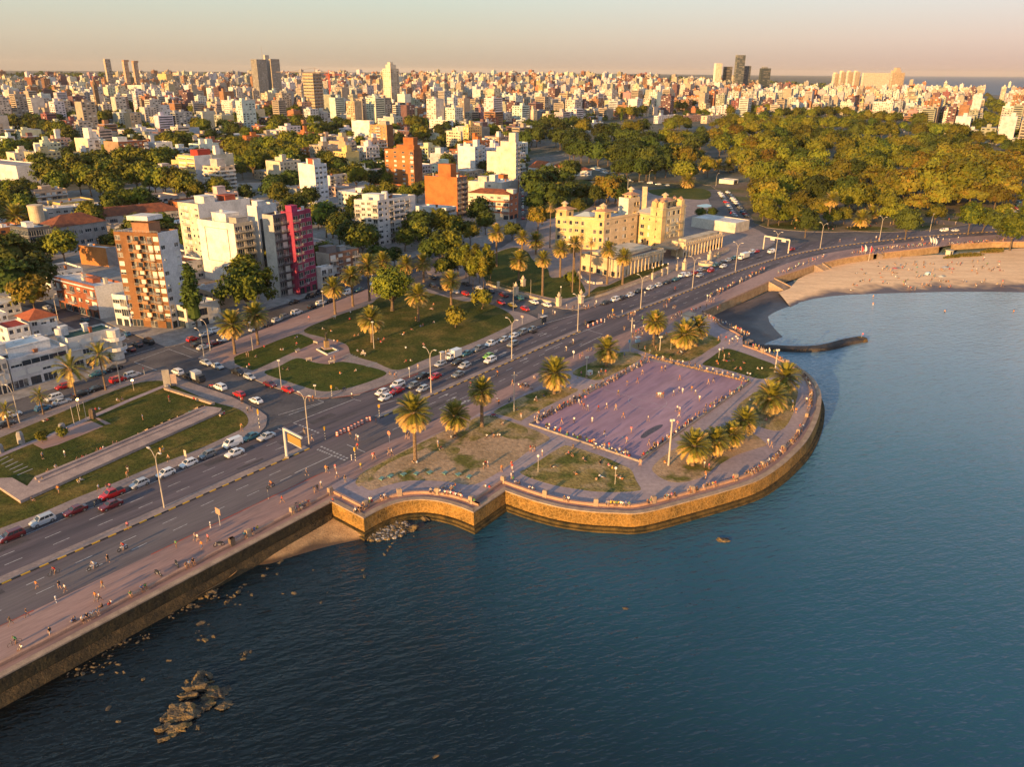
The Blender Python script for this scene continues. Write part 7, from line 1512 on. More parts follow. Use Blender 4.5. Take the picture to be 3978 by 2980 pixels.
def sand(c,x,y):                                 # where the line of sight meets the beach
    d=ray(*px(c,x,y)).normalized()
    for b_ in BV:
        h_=b_.ray_cast(Vector((0,0,CAMH)),d)
        if h_[0] is not None: return h_[0]
    return at(c,x,y,-3.0)

def person(p,pose,shirt=None,where='',rz=None):
    NP[0]+=1; shirt=shirt or rp_.choice(['white']*5+['black']*4+['red']*2+['pink','orange','blue','grey','grey','yellow','teal','bare','bare','green'])
    s=rp_.uniform(.97,1.1); o=ob('person',FIG[pose],None,p,rp_.uniform(0,6.28) if rz is None else rz); o.scale=(s,s,s)
    sk=rp_.choice(SK); sh=SHC[shirt]; pa=rp_.choice(PNTS); longp=rp_.random()<.45; hr=rp_.choice(HAIRS)
    for i,m in enumerate((sk,hr,sk if sh is None else plain(sh,.85),pa,pa if longp else sk,rp_.choice((PNTS[5],PNTS[1],sk)))):
        o.material_slots[i].link='OBJECT'; o.material_slots[i].material=m
    o['pz']=pose[:4]
    lab='%s person %s %s'%('bare-chested' if sh is None else shirt+'-topped',POS[pose],where)
    return tag(o,lab,'person','people out at sunset')
def crowd(c,s,pose,where,z=.12,rz=None):
    for q in s.split():
        a=q.split(','); ps=pose if isinstance(pose,str) else rp_.choice(pose); ps={'s':'stand','w':'walk','t':'stride','i':'sit','g':'ground','l':'lie'}.get(a[3],ps) if len(a)>3 else ps
        person(sand(c,float(a[0]),float(a[1])) if z==-3.0 else at(c,float(a[0]),float(a[1]),z),ps,{'w':'white','k':'black','r':'red','p':'pink','o':'orange','b':'blue','g':'grey','y':'yellow','n':'green','t':'teal','x':'bare'}.get(a[2]) if len(a)>2 and a[2] else None,where,rz)
crowd('L','845,1098,r 950,1092,w 1105,1088,w 1210,1205,k 1400,1265,p 1440,1172,p 1585,1075,w 1372,1050,o 1308,980,x 1228,968,w 1158,988,r 1067,985,w 1035,972,r 1045,905,p 1015,945,o 990,930,w 1328,855,y 1405,770,x 1493,750,r 1535,678,x 1700,650,o 1730,640,g 1855,722,r 2100,758,o 2145,745,k 1848,826,w 1880,836,w 1802,858,w 1958,820,o 1990,850,w 2025,905,w 1835,990,w 1855,998,w 1850,1045,o 1835,1122,p 1590,1285,k 1635,1305,k 1665,1305,p',('stand','walk','walk','stride'),'playing on the football court')
crowd('L','1658,870,x 1672,872,w 1688,874,w 1702,876,x 1716,874,r',('stand',),'in the huddle at midcourt')
def along(c,x0,y0,x1,y1,n,pose,where,z=.12,j=8,face=None):
    rr=random.Random(int(x0+y1))
    for i in range(n):
        u=(i+rr.uniform(.1,.9))/n; p=at(c,x0+(x1-x0)*u+rr.uniform(-j,j),y0+(y1-y0)*u+rr.uniform(-j*.4,j*.4),z); ps=pose if isinstance(pose,str) else rr.choice(pose)
        person(p,ps,None,where,None if face is None else face+rr.uniform(-.6,.6))
fc=math.pi/2-R(128)
along('L',600,1100,1000,880,18,('sit','ground','stand'),'along the roadside edge of the court',.14,16,fc); along('L',1020,860,1550,575,22,('stand','sit','ground'),'at the upper roadside edge of the court',.14,16,fc); along('L',690,1125,1440,1380,16,('stand','sit','ground'),'on the court edge facing the sea lawn',.14,9,R(52)); along('L',1550,1380,2400,790,26,('stand','sit'),'on the seaward edge of the court',.14,10,fc+math.pi)
along('L',605,1085,1000,870,22,('sit','sit','ground','stand'),'along the roadside edge of the court',.14,14,fc); along('L',1020,850,1560,565,24,('sit','sit','ground','stand'),'at the upper roadside edge of the court',.14,14,fc)
along('L',680,1130,1440,1385,17,('sit','ground'),'on the court edge facing the sea lawn',.14,8,R(52)); along('L',1545,1385,2030,1030,24,('sit','ground','stand','sit'),'on the seaward edge of the court',.14,9,fc+math.pi); along('M',520,985,900,750,12,('sit','ground','stand'),'at the seaward far corner of the court',.14,8,fc+math.pi)
along('M',90,530,880,735,20,('sit','sit','stand'),'on the far stone edge of the court',.45,8,R(52)+math.pi)
# on the sea wall benches, facing the water or the terrace
def onwall(line,n,seed,where,lo=0,hi=1):
    q=offset(line,-2.45); L=[0]; rr=random.Random(seed)
    for a,b in zip(q,q[1:]): L.append(L[-1]+(b-a).length)
    k=0
    while k<n:
        g=rr.choice((1,2,2,3,4)); s=L[-1]*(lo+(hi-lo)*rr.random())
        for m_ in range(g):
            i=max(j for j in range(len(q)-1) if L[j]<=s); d=(q[i+1]-q[i]).normalized(); p=q[i]+d*(s-L[i]); out_=math.atan2(-d.x,d.y)
            person(Vector((p.x,p.y,.07)),'sit',None,where,out_ if rr.random()<.75 else out_+math.pi); s=min(L[-1]-.1,s+rr.uniform(.6,.9)); k+=1
onwall(arc1,24,3,'on the bench of the stepped bastion'); onwall(arc2,56,5,'on the curved sea wall bench',.03,.45); onwall(arc2,95,6,'on the far curve of the sea wall',.45,.98)
wl=[at('N',-100,1440),at('O',600,780)]; wl=[at('N',20,1385),at('N',1600,540),at('O',620,775)]; onwall(wl,26,8,'on the straight sea wall bench',0,1)
along('M',520,175,900,350,34,('stand','sit','stand'),'by the low parapet over the dark sand',.12,16); along('M',880,425,1120,510,12,('sit','stand'),'near the landing ramp',.12,10)
crowd('N','95,950,k,t 235,880,k,w 320,635,o,w 515,640,k,w 565,665,w,w 885,635,o,w 825,735,o,w 860,745,w,w 1515,285,n,s 1735,295,o,w 1790,235,p,w 1675,220,g,w 1700,228,w,w 930,410,k,w 1100,125,p,w 440,1050,k,s 880,795,k,g 940,785,r,g 960,765,w,g 190,1150,w,g 620,930,b,g 650,912,g,g',('walk',),'on the lower promenade and road edge')
crowd('O','215,785,r,t 425,548,g,w 590,520,o,w 610,525,k,w 670,505,p,w 685,570,w,t 755,605,k,s 550,655,w,s 490,700,k,s 518,690,k,s 990,405,p,w 1003,405,r,w 888,495,y,s 1130,370,k,w 1152,378,w,w 1280,235,k,w 1300,232,k,w 405,190,k,w 470,250,k,w 798,225,x,w 850,245,w,w 865,255,w,w 860,325,r,w 1018,105,r,s 1550,300,w,s 1568,330,k,g 1575,320,r,g 1345,440,k,g 1370,445,w,g 965,760,w,g 980,758,w,g 650,770,r,g',('walk',),'on the promenade near the crossing')
crowd('O','1940,490,w,s 1960,475,r,s 1978,475,w,s 2095,515,o,s 1640,660,b,g 1660,655,w,g 1690,665,t,g 1610,655,w,g 1700,640,o,g 1740,700,w,g 1960,650,w,g 1990,660,r,g 2180,480,r,s 2195,560,w,s 1970,215,w,g 2010,195,k,g 2030,215,x,g 2060,210,w,g 2080,212,w,g 2090,105,k,g 2110,108,g,g 1680,225,k,g 1665,225,g,g',('stand',),'on the sandy lawn and terrace path')
crowd('S','590,205,r,s 625,210,k,s 655,205,k,s 760,270,w,s 330,470,r,s 315,600,w,s 345,600,n,g 180,490,o,w 370,660,w,g 440,670,k,g 575,735,w,g 620,745,w,g 1140,235,r,g 1175,265,k,g 1360,320,x,l 1590,365,k,l 1705,410,p,g 1760,455,y,g 915,425,k,l 1240,520,o,l 1535,615,x,g 1605,565,w,l 1850,560,k,l 1885,590,o,l 1205,145,k,g 1510,150,k,g 1590,160,w,g 1640,170,w,g 1830,235,y,g 1885,250,b,g 1945,270,p,g 2000,290,r,g 2150,400,x,s 2165,410,x,s',('stand',),'around the shadowed lawn')
crowd('L','475,770,w 490,790,o 515,800,k 533,790,w 560,780,k 585,800,w 505,770,k 420,770,o 605,705,w 690,860,k,l 610,900,w 625,905,w 650,1010,o 495,1050,x 1000,540,p 1020,520,k 1075,470,k 1100,465,k 1380,530,b 1010,690,p 1060,700,k,g 1160,690,w 1180,680,o 1220,680,r 1185,640,w 920,800,o,g 455,985,k,g 290,920,w 305,935,o',('stand','walk','ground'),'near the squat palms of the court strip')
crowd('L','1380,295,k 1465,285,w 1450,360,k 1480,330,r 1500,320,p 1520,310,k 1535,335,k 1475,350,k 1545,290,w 1570,310,k 1650,280,k 1690,290,k 1555,470,o 1600,500,t 1560,530,x 1590,570,r 1650,470,x 1710,560,w 1740,350,o 1785,205,k 1800,200,k 1820,190,w 1835,180,k 1850,170,r 1870,165,k 1870,200,w 1955,140,p 1975,140,w 1995,135,r 2030,120,k 2085,100,k 2110,60,k 2130,55,k 2150,50,w 2180,120,p 2200,110,k 2145,220,r 2165,240,k 2190,230,w 1500,460,k',('stand','walk','stand'),'in the busy group beside the far crossing')
crowd('L','1240,195,k 1255,195,w 1272,192,k 1290,190,o 1300,195,k 1362,155,w 1437,175,o 1455,170,x 1470,165,w 1415,205,x 885,108,w 935,125,k 950,118,k 1015,105,k 1035,110,w 1050,115,w 1072,110,o 1130,95,w 1140,70,w 785,165,w 768,155,w 1765,55,o 1780,45,w 1740,75,k 1720,100,k 1745,100,p 1800,110,k 1815,110,k',('stand','walk'),'crossing the avenue by the palace corner')
crowd('M','640,385,x 660,370,x 705,385,r 735,415,w 760,400,w 790,380,w 805,395,w 1395,920,w 1430,925,k 1275,990,y 1305,1010,o 1065,1280,w 1095,1305,x 520,1475,w 560,1490,p 530,1575,o 690,540,x 730,530,x 640,590,o,g 690,560,x,g 720,560,r,l 770,555,k,l 860,575,o,l 800,630,k,g 830,630,r,g 975,630,w,g 1015,630,w,g 890,675,w,g 915,680,w,g 920,900,w,l 945,970,o,l 1055,1070,p,g 1280,910,w,l 590,1390,g,g 1340,1120,r,g 1370,1125,w,g 180,1440,o,g 630,570,o,g 680,480,w,s 300,490,k,g',('stand','walk'),'around the seaward lawns')
crowd('F','1000,1170,w 1070,1190,o 1240,1030,w 1235,1090,r 1095,1085,w,s 1110,1085,w,s 1280,1230,o 1315,1225,k 1480,1260,w 1500,1285,r 1530,1260,r 1685,1215,w,l 1700,1210,o 1760,1175,r 1840,1150,b 1865,1140,r 1960,1115,w 1935,1000,w 1955,960,o 1945,1000,k 1715,1335,w 1865,1305,p 1720,1450,r 1755,1445,w 1820,1510,x,w 2060,1390,w,s 2080,1385,w,s 1800,1100,o,s 775,1240,b,l 780,1300,r 640,1350,w 665,1350,w 500,1325,r 350,1405,k,s 365,1405,k,s 355,1525,w,w 375,1505,r,w 940,1290,k 960,1285,w 1100,1275,w 1130,1280,o 790,1355,w 885,1430,w 905,1430,w 1075,1455,w,s 1105,1440,o,s 1300,1360,w 1330,1355,k 1350,1365,w 660,1515,k 710,1520,k 1150,1555,o 1290,1530,w 1575,1555,k 1620,1590,o,s 1635,1580,w,s 435,1410,k 885,1095,p,w',('ground',),'on the plaza lawns',.14)
crowd('J','670,575,r,s 700,572,o,s 1033,545,w,s 85,590,w,s 98,590,r,s 140,670,g,w 170,665,k,w 85,830,y,w',('stand',),'at the crossing corners')
crowd('I','1455,575,r,s 1665,560,r,g 1690,570,k,g 1228,735,b,s 1630,680,t,g 1665,660,k,g 1500,755,o,g 1190,870,k,g 1235,850,k,g 1905,690,w,g 1925,688,r,g 2075,815,o,w 1275,985,w,g 1405,1010,y,s 1380,1025,o,s 1450,1090,x,w 1095,1230,o,w 1100,1180,k,s 850,1345,w,w 925,1340,k,w 948,1335,p,w 505,1360,o,w 270,1430,k,g 670,1265,y,g 690,1255,w,g 370,1255,y,g 350,1250,w,g 420,1180,k,g 475,1145,w,g 370,1070,g,s 560,1050,w,s 665,1080,k,g 710,1065,r,g 740,1055,g,g 840,1000,k,g 870,995,r,g 888,985,w,g 970,945,k,g 1005,940,k,g 825,650,r,g 850,645,b,g 1005,570,w,g 1045,560,k,g 375,745,w,l 405,735,r,l',('stand',),'at the memorial lawn',.14)
crowd('U','410,455,k,g 405,500,k,l 180,545,r,l 90,600,w,l 220,610,k,g 430,600,r,l 460,655,o,l 490,545,x,s 530,555,x,s 150,720,k,g 185,705,k,g 60,765,k,g 95,770,r,l 283,725,r,s 30,840,w,l 640,465,x,g 660,475,x,g 910,475,x,g 955,480,o,g 1070,515,o,g 1160,465,x,g 1200,470,x,g 850,550,w,g 885,550,x,g 660,650,w,g 700,665,x,l 1300,545,x,g 1320,550,o,g 1400,490,o,g 1440,450,w,g 1465,445,r,g 1530,480,w,s 1580,485,p,s 1590,480,k,s 1430,540,r,g 1470,540,p,g 1495,540,x,g 1755,450,x,s 1830,455,x,s 1750,565,o,g 1175,610,x,g 1115,610,t,g 790,715,o,g 800,760,w,g 835,825,w,s 865,835,r,s 885,830,w,s 935,845,x,s 780,770,x,g 1105,770,o,g 1125,780,k,g 1160,780,x,g 1290,710,w,g 1330,715,g,g 1380,720,k,g 1410,720,o,g 1300,795,o,g 1410,795,x,g 1440,785,p,g 1620,740,w,s 1890,730,w,g 1925,730,x,s 1990,545,x,g 2030,565,k,g 2050,560,x,s 2120,430,x,g 2145,435,p,g 2110,510,k,l 2140,515,x,l 2165,785,x,s 2195,790,x,s 1930,380,w,g 710,400,x,s 585,575,x,s',('ground',),'on the sunlit beach sand',-3.0)
crowd('U','335,965,x,s 333,1070,o,s 1355,1180,x,s',('stand',),'wading in the shallow bay',-4.4); crowd('H','2137,985,o,s',('stand',),'wading furthest out in the bay',-4.4)
for s,w_ in (('U;30 320 560 255 26','along the beach wall by the red flags'),('U;560 250 1180 195 30','along the sunlit beach wall'),('U;1400 200 2200 140 30','on the beach wall beyond the white flags'),('H;90 880 470 690 34','on the pavement above the dark sand'),('H;560 720 880 600 22','on the pavement between the beach stairs')):
    c,v=s.split(';'); v=list(map(float,v.split())); along(c,v[0],v[1],v[2],v[3],int(v[4]),('sit','sit','stand','stand','walk'),w_,.12,14)
for i in range(46): person(sand('U',rp_.uniform(420,2200),rp_.uniform(420,800)),rp_.choice(('stand','walk','ground','ground','lie')),None,'out on the open sand')
for i in range(60):
    c,x0,x1,y0,y1,w_=(('H',560,1240,365,430,'on the park verge'),('H',1260,2000,330,415,'under the flat topped park trees'),('H',860,2200,470,520,'on the sunlit avenue'))[i%3]; person(at(c,rp_.uniform(x0,x1),rp_.uniform(y0,y1),.14 if i%3<2 else .01),rp_.choice(('stand','walk','ground')) if i%3<2 else 'walk',None,w_)
# ---- cycles and motorbikes with riders
for c,x,y,mo,col,lab,sh in (('N',1055,305,1,(.5,.5,.5),'silver motorbike with rider on the near carriageway','red'),('N',800,465,1,(.5,.5,.5),'white motorbike ridden along the near lane','white'),('N',465,515,0,(.02,.02,.02),'bicycle ridden on the lower road','red'),('N',130,1120,0,(.03,.03,.03),'bicycle ridden along the promenade bench','green'),('O',115,650,1,(.2,.05,.02),'red brown motorbike before the crossing','orange'),('L',880,475,0,(.1,.1,.1),'bicycle ridden in the middle lane','white'),('L',940,412,0,(.1,.1,.1),'bicycle ridden by the white arrow','white'),('L',1535,205,1,(.1,.5,.05),'bright green motorbike by the far crossing','green'),('L',1045,250,1,(.02,.02,.02),'black motorbike by the orange barrels','black'),('L',60,780,0,(.1,.03,.03),'bicycle ridden beside the median palms','red'),('L',290,685,0,(.1,.03,.03),'bicycle ridden close to the median kerb','orange'),('M',530,1560,0,(.05,.05,.05),'bicycle on the curved terrace path','orange'),('G',1815,1060,1,(.5,.05,.05),'red scooter passing the palace','red')):
    p=at(c,x,y,.02); rz=tang(p)+math.pi; bike(lab,p,rz,mo,col); person(p+Vector((-.05*math.cos(rz)-.3*math.cos(rz),-.3*math.sin(rz),.02)),'cycle',sh,'on the '+' '.join(lab.split(' with')[0].split(' ridden')[0].split()[:6]),rz)
for c,x,y,col,lab in (('N',1520,440,(.02,.02,.02),'black motorbike parked against the straight bench wall'),('N',1360,520,(.02,.02,.02),'black motorbike lying in the shade of the bench'),('N',1880,270,(.02,.02,.02),'black motorbike parked beside the upper pillar'),('O',340,815,(.02,.02,.02),'black bicycle leaning near the pillar'),('J',965,480,(.02,.02,.02),'black motorbike on the plaza corner pavement'),('J',905,480,(.1,.1,.1),'grey bicycle on the plaza corner pavement'),('L',400,905,(.05,.05,.05),'dark motorbike beside the striped lamp mast'),('L',265,1040,(.35,.02,.04),'dark red motorbike by the palm trunk'),('L',1870,495,(.6,.6,.6),'white motorbike under the rocky lawn palm'),('I',820,1460,(.03,.03,.03),'black motorbike beside the red pickup'),('I',1810,455,(.4,.02,.02),'red motorbike beside the white car on the side street')): bike(lab,at(c,x,y,.14),rnd.uniform(0,6.28),'bicycle' not in lab,col)
# ================================================================ street furniture
LAMPM=plain((.62,.55,.46),.5); POLE=plain((.42,.36,.29),.6); GALV=plain((.5,.48,.45),.5)
LITM=mat('lit_lamp',(1.0,.55,.16),.5,fine=0,emit=14); GLOBE=mat('lamp_globe',(.75,.72,.65),.3,fine=0)
def vec(c,x,y,z=.12): return at(c,x,y,z)
def lamp2(c,x,y,lab,h=12.5,arms=2,az=None,lit=False):
    p=vec(c,x,y,.1); rz=(tang(p)+math.pi/2) if az is None else math.pi/2-R(az); t=thing('street_lamp',lab,'street lamp',p,rz,'street lamps')
    mb=MB(); mb.tube([(0,0,0),(0,0,1.2),(0,0,h-2.6)],[.17,.15,.1],POLE,8); mb.build('pole',t)
    for s in ((1,-1) if arms==2 else (1,)):
        mb=MB(); mb.tube([(0,0,h-2.6),(s*.25,0,h-1.3),(s*.9,0,h-.35),(s*1.7,0,h)],[.09,.075,.06,.05],POLE,6); mb.build('arm',t)
        mb=MB(); mb.box((s*1.55,-.16,h-.06),(s*.85,0,0),(0,.32,0),(0,0,.16),LITM if lit else LAMPM,bottom=True); mb.build('lamp_head',t)
    return t
for i,(c,x,y) in enumerate((('I',1410,1487),('J',665,940),('J',1712,500),('L',415,540),('L',980,305),('G',1520,1215),('G',1965,1035),('H',270,697),('H',537,612),('H',840,545),('H',1237,494),('H',2110,432),('N',-260,720))): lamp2(c,x,y,'tall double-armed street lamp on the avenue median '+('opposite the memorial','by the crossing and sign gantry','by the queue below the plaza','below the bushy plaza tree','at the orange barrels','opposite the palace hall','opposite the palace gate','beside the parked refuse lorry','before the white road gantry','at the park edge bend','by the first beach wall','at the sunny car park','out at the lower edge')[i])
for c,x,y,az,lab in (('E',1755,1430,300,'single-armed street lamp at the plaza corner'),('E',1805,1352,300,'single-armed street lamp behind the red hatchback'),('E',500,1090,120,'single-armed street lamp on the dark side street'),('I',1035,432,217,'single-armed street lamp in front of the queen palms'),('I',170,757,300,'single-armed street lamp by the moving white car'),('H',1577,432,40,'single-armed park lamp beside the flat topped trees'),('C',1150,1345,90,'single-armed lamp behind the palace on the park drive'),('C',1725,1375,60,'single-armed lamp at the top of the park lot'),('C',880,1275,60,'single-armed lamp among the parked cars'),('C',480,1540,60,'single-armed lamp left of the palace roof')): lamp2(c,x,y,lab,9.5,1,az)
def mast(c,x,y,xt,yt,lab,r=.14,head='flood',name='lamp_mast',col=None):
    p=vec(c,x,y); ry=ray(*px(c,xt,yt)); h=CAMH+ry.z*(p.y/ry.y)-p.z; h=max(1.5,min(h,18)); t=thing(name,lab,'lamp' if head in('flood','globe','lit','box') else 'pole',p,0); mb=MB()
    mb.tube([(0,0,-.1),(0,0,h)],[r,r*.7],plain(col) if col else POLE,8); mb.build('pole',t); mb=MB()
    if head=='flood':
        mb.box((-.5,-.2,h-.5),(.45,0,0),(0,.4,0),(0,0,.5),LAMPM,bottom=True); mb.box((.1,-.2,h-.4),(.4,0,0),(0,.4,0),(0,0,.45),LAMPM,bottom=True); mb.build('floodlight',t)
    elif head=='globe': mb.lathe(((0,-.3),(.22,-.22),(.3,0),(.22,.22),(0,.3)),GLOBE,10,(0,0,h+.2)); mb.build('globe',t)
    elif head=='lit': mb.lathe(((.1,-.1),(.32,0),(.25,.25),(0,.3)),LITM,8,(0,0,h)); mb.build('lantern',t)
    elif head=='box': mb.box((-.35,-.2,h),(.7,0,0),(0,.4,0),(0,0,.3),LAMPM); mb.build('lamp_head',t)
    elif head=='cross': mb.box((-.8,-.06,h-1),(1.6,0,0),(0,.12,0),(0,0,.12),POLE,bottom=True); mb.build('crossbar',t)
    return t
for c,x,y,xt,yt,lab,r,hd in (('M',213,1455,235,1058,'thick pale floodlight mast beside the sandy palm row',.24,'flood'),('L',1432,477,1445,185,'thick floodlight mast at the rocky lawn with blue sign',.2,'cross'),('L',435,992,435,650,'slim mast with crossbar on the court strip',.14,'cross'),('L',1055,682,1057,520,'short floodlight mast by the white painted block',.16,'flood'),('M',1125,665,1145,458,'pale floodlight mast above the dark sea wall palm',.22,'flood'),('L',1685,467,1692,345,'small floodlight mast between rocky lawn palms',.16,'flood'),
 ('S',700,497,702,275,'white globe lamp at the corner of the shadowed lawn',.07,'globe'),('S',1800,672,1805,450,'white globe lamp inside the shadowed lawn',.07,'globe'),('M',645,532,650,462,'white globe lamp on the sea lawn path',.07,'globe'),('J',720,522,712,440,'box lamp on the plaza corner',.06,'box'),('I',1150,482,1132,395,'small lit amber lamp at the top of the memorial lawn',.06,'lit'),('I',685,657,668,560,'small lit amber lamp behind the memorial flagpoles',.06,'lit'),
 ('F',403,1352,370,1115,'straight lamp mast between the two plaza corner palms',.1,'box'),('F',1008,977,995,845,'lamp mast on the plaza street by the white car',.09,'box'),('F',1430,822,1425,705,'lamp mast beside the tallest promenade palm',.09,'box'),('F',1442,1335,1425,1110,'pale mast before the round crowned plaza palm',.11,'box'),('J',428,457,400,225,'straight lamp mast at the lower plaza lawn',.1,'box'),
 ('G',836,1100,835,1030,'dark lamp standard behind the ornate gate pillar',.06,'globe'),('G',1622,980,1625,865,'lamp on pillar along the palace fence, first',.07,'globe'),('G',1705,940,1710,835,'lamp on pillar along the palace fence, second',.07,'globe'),('G',1750,925,1755,830,'lamp on pillar along the palace fence, third',.07,'globe'),('G',1833,890,1830,780,'lamp on pillar along the palace fence, before the gate',.07,'globe'),('G',2180,770,2185,700,'lamp on pillar past the palace gate',.07,'globe'),
 ('G',428,1230,430,990,'thin brown pole at the red taxi rank',.07,'none'),('G',578,1110,580,960,'thin brown pole on the palace pavement',.07,'none'),('O',95,750,88,668,'short signless pole by the red kerb',.05,'none')): mast(c,x,y,xt,yt,lab,r,hd)
for c,x,y,xt,yt,lab in (('J',860,527,853,435,'traffic light on striped pole at the plaza corner'),('J',240,800,225,640,'traffic light pole at the memorial corner'),('J',803,900,798,790,'striped traffic light on the median island'),('J',1063,1082,1055,968,'striped traffic light at the promenade crossing'),('J',1268,700,1262,600,'striped traffic light at the start of the second median'),('G',680,1337,683,1220,'traffic light by the bus shelter at the palace corner'),('G',1280,1292,1280,1215,'traffic light on the far median island'),('J',1653,802,1645,690,'traffic light behind the leaning palm'),('L',1780,455,1778,370,'traffic light pole by the rocky lawn')):
    p=vec(c,x,y,.15); ry=ray(*px(c,xt,yt)); h=max(2.5,min(5.5,CAMH+ry.z*(p.y/ry.y)-p.z)); t=thing('traffic_light',lab,'traffic light',p,rnd.uniform(0,6.28))
    for k in range(7): mb=MB(); mb.tube([(0,0,h*.75*k/7),(0,0,h*.75*(k+1)/7)],.09,BLK if k%2 else plain((.6,.55,.45)),8); mb.build('pole_band',t)
    mb=MB(); mb.box((-.2,-.16,h*.75),(.4,0,0),(0,.32,0),(0,0,h*.25),plain((.65,.33,.02)),bottom=True); mb.build('signal_head',t)
    for k,cl in enumerate(((.3,.02,.02),(.3,.2,.02),(.02,.2,.05))): mb=MB(); mb.tube([(0,-.17,h*.79+k*h*.075),(0,-.22,h*.79+k*h*.075)],.09,plain(cl,.3),8); mb.build('signal_lens',t)
bm_=None
for i,(c,x,y) in enumerate([('J',a,b) for a,b in ((907,868),(938,853),(969,838),(1004,826),(1031,812),(1060,797),(1090,782),(1120,766),(1163,743),(1187,737))]+[('L',a,b) for a,b in ((1070,268),(1113,250),(1148,234),(1182,221))]):
    p=vec(c,x,y,.02); t=thing('traffic_barrel','orange and white barrel '+('in the row beside the crossing' if c=='J' else 'in the short row by the palace crossing'),'barrel',p,0,'traffic barrels')
    pr=[(.34,0),(.33,.25),(.32,.5),(.3,.75),(.28,1.0)]
    for k in range(4): mb=MB(); mb.lathe((pr[k],pr[k+1]),plain((.62,.09,.02) if k%2==0 else (.65,.62,.58),.6),12); mb.build('band',t)
    mb=MB(); mb.lathe(((.28,1.0),(.2,1.08),(0,1.1)),plain((.62,.09,.02),.6),12); mb.build('lid',t)
for c,x,y,lab in (('N',485,757,'white striped marker post on the lower road edge'),('N',1808,112,'white striped marker post by the promenade walkers'),('J',1030,1077,'white spiral marker post at the crossing'),('L',1212,225,'white marker post next to the barrels')):
    p=vec(c,x,y,.1); t=thing('marker_post',lab,'marker post',p)
    for k in range(5): mb=MB(); mb.tube([(0,0,k*.26),(0,0,k*.26+.26)],.11,plain((.7,.68,.65) if k%2==0 else (.25,.2,.2)),8); mb.build('band',t)
def sign(c,x,y,xt,yt,w_,h_,lab,col,az=None,rnd__=False):
    p=vec(c,x,y,.1); ry=ray(*px(c,xt,yt)); h=max(1.8,min(6,CAMH+ry.z*(p.y/ry.y)-p.z)); t=thing('road_sign',lab,'sign',p,math.pi/2-R(az if az is not None else 128)); mb=MB(); mb.tube([(0,0,0),(0,0,h)],.05,GALV,6); mb.build('post',t); mb=MB()
    if rnd__: mb.tube([(.05,0,h-w_/2),(.09,0,h-w_/2)],w_/2,plain(col),16)
    else: mb.box((.05,-w_/2,h-h_),(.05,0,0),(0,w_,0),(0,0,h_),plain(col),bottom=True)
    mb.build('sign_plate',t); return t
sign('J',1355,930,1352,828,1.0,1,'round red speed sign on the promenade edge',(.6,.2,.12),217,True); sign('L',945,535,945,468,.8,.8,'round white sign by the cyclists',(.65,.62,.6),217,True); sign('I',1600,1078,1590,992,.9,1.5,'tall back-lit looking parking sign beside the grey hatchback',(.5,.4,.3),217)
sign('N',1890,95,1850,-55,1.5,1.3,'weathered brown sign board on pole at the promenade edge',(.4,.24,.16),217); sign('J',1527,368,1524,280,.5,.5,'small sign on the plaza kerb',(.5,.5,.5),217); sign('G',505,1345,505,1272,1.0,.7,'small sign with red edge on the traffic island',(.5,.3,.25),217); sign('I',1240,345,1237,280,.5,.5,'small red sign at the white block corner',(.5,.05,.04),217); sign('L',1425,470,1424,375,.9,1.0,'blue information board by the floodlight mast',(.1,.3,.5),217); sign('H',80,905,80,855,.6,.6,'small white round sign above the dark sand',(.6,.58,.55),217,True); sign('M',10,0,10,-20,.6,.6,'small sign at the promenade bend',(.6,.58,.55),217,True)
for c,x,y,w_,h_,lab in (('J',1808,235,1.4,2.6,'white advertising panel on the plaza kerb'),('G',690,1345,2.6,2.2,'small glass bus shelter on the traffic island')):
    p=vec(c,x,y); t=thing('advert_panel' if 'advert' in lab else 'bus_shelter',lab,'panel' if 'advert' in lab else 'bus shelter',p,math.pi/2-R(38)); mb=MB(); mb.box((-w_/2,-.15,.5),(w_,0,0),(0,.3,0),(0,0,h_),plain((.55,.42,.33)) if 'adv' in lab else GLASS,bottom=True); mb.build('panel',t); mb=MB(); mb.box((-w_/2-.1,-.6,h_+.5),(w_+.2,0,0),(0,1.2,0),(0,0,.1),GALV,bottom=True); mb.box((-.1,-.1,0),(.2,0,0),(0,.2,0),(0,0,.5),GALV); mb.build('frame',t)
# gantries
t=thing('sign_gantry','white cantilever gantry with amber message board beside the crossing','gantry',vec('J',475,1052,.15)); ry=ray(*px('J',450,800)); p=t.location; h=CAMH+ry.z*(p.y/ry.y)-p.z
e=P(*px('J',603,882),h+.1); d=Vector((e.x-p.x,e.y-p.y,0)); L_=d.length; d.normalize(); mb=MB(); mb.tube([(0,0,0),(0,0,h)],[.34,.3],GALV,10); mb.build('post',t)
mb=MB(); n=Vector((-d.y,d.x,0))*.18; mb.box(-n+Vector((0,0,h-.45)),d*L_,n*2,(0,0,.45),GALV,bottom=True); mb.build('beam',t)
mb=MB(); mb.box(d*1.6-n*1.6+Vector((0,0,h-2.6)),d*(L_-1.9),n*.9,(0,0,1.9),plain((.3,.19,.05),.5),bottom=True); mb.build('message_board',t)
mb=MB(); mb.box(d*1.5-n*1.65+Vector((0,0,h-2.75)),d*(L_-1.7),n*1.2,(0,0,.14),GALV,bottom=True); mb.build('board_frame',t)
mb=MB(); mb.cbox(0,0,-.1,1,1,.4,CONC); mb.build('footing',t)
t=thing('sign_gantry','cream portal gantry spanning the avenue before the park','gantry',vec('H',458,548,.1)); p=t.location; q=vec('H',625,577,.1)-p; mb=MB(); CREAMP=plain((.58,.5,.4))
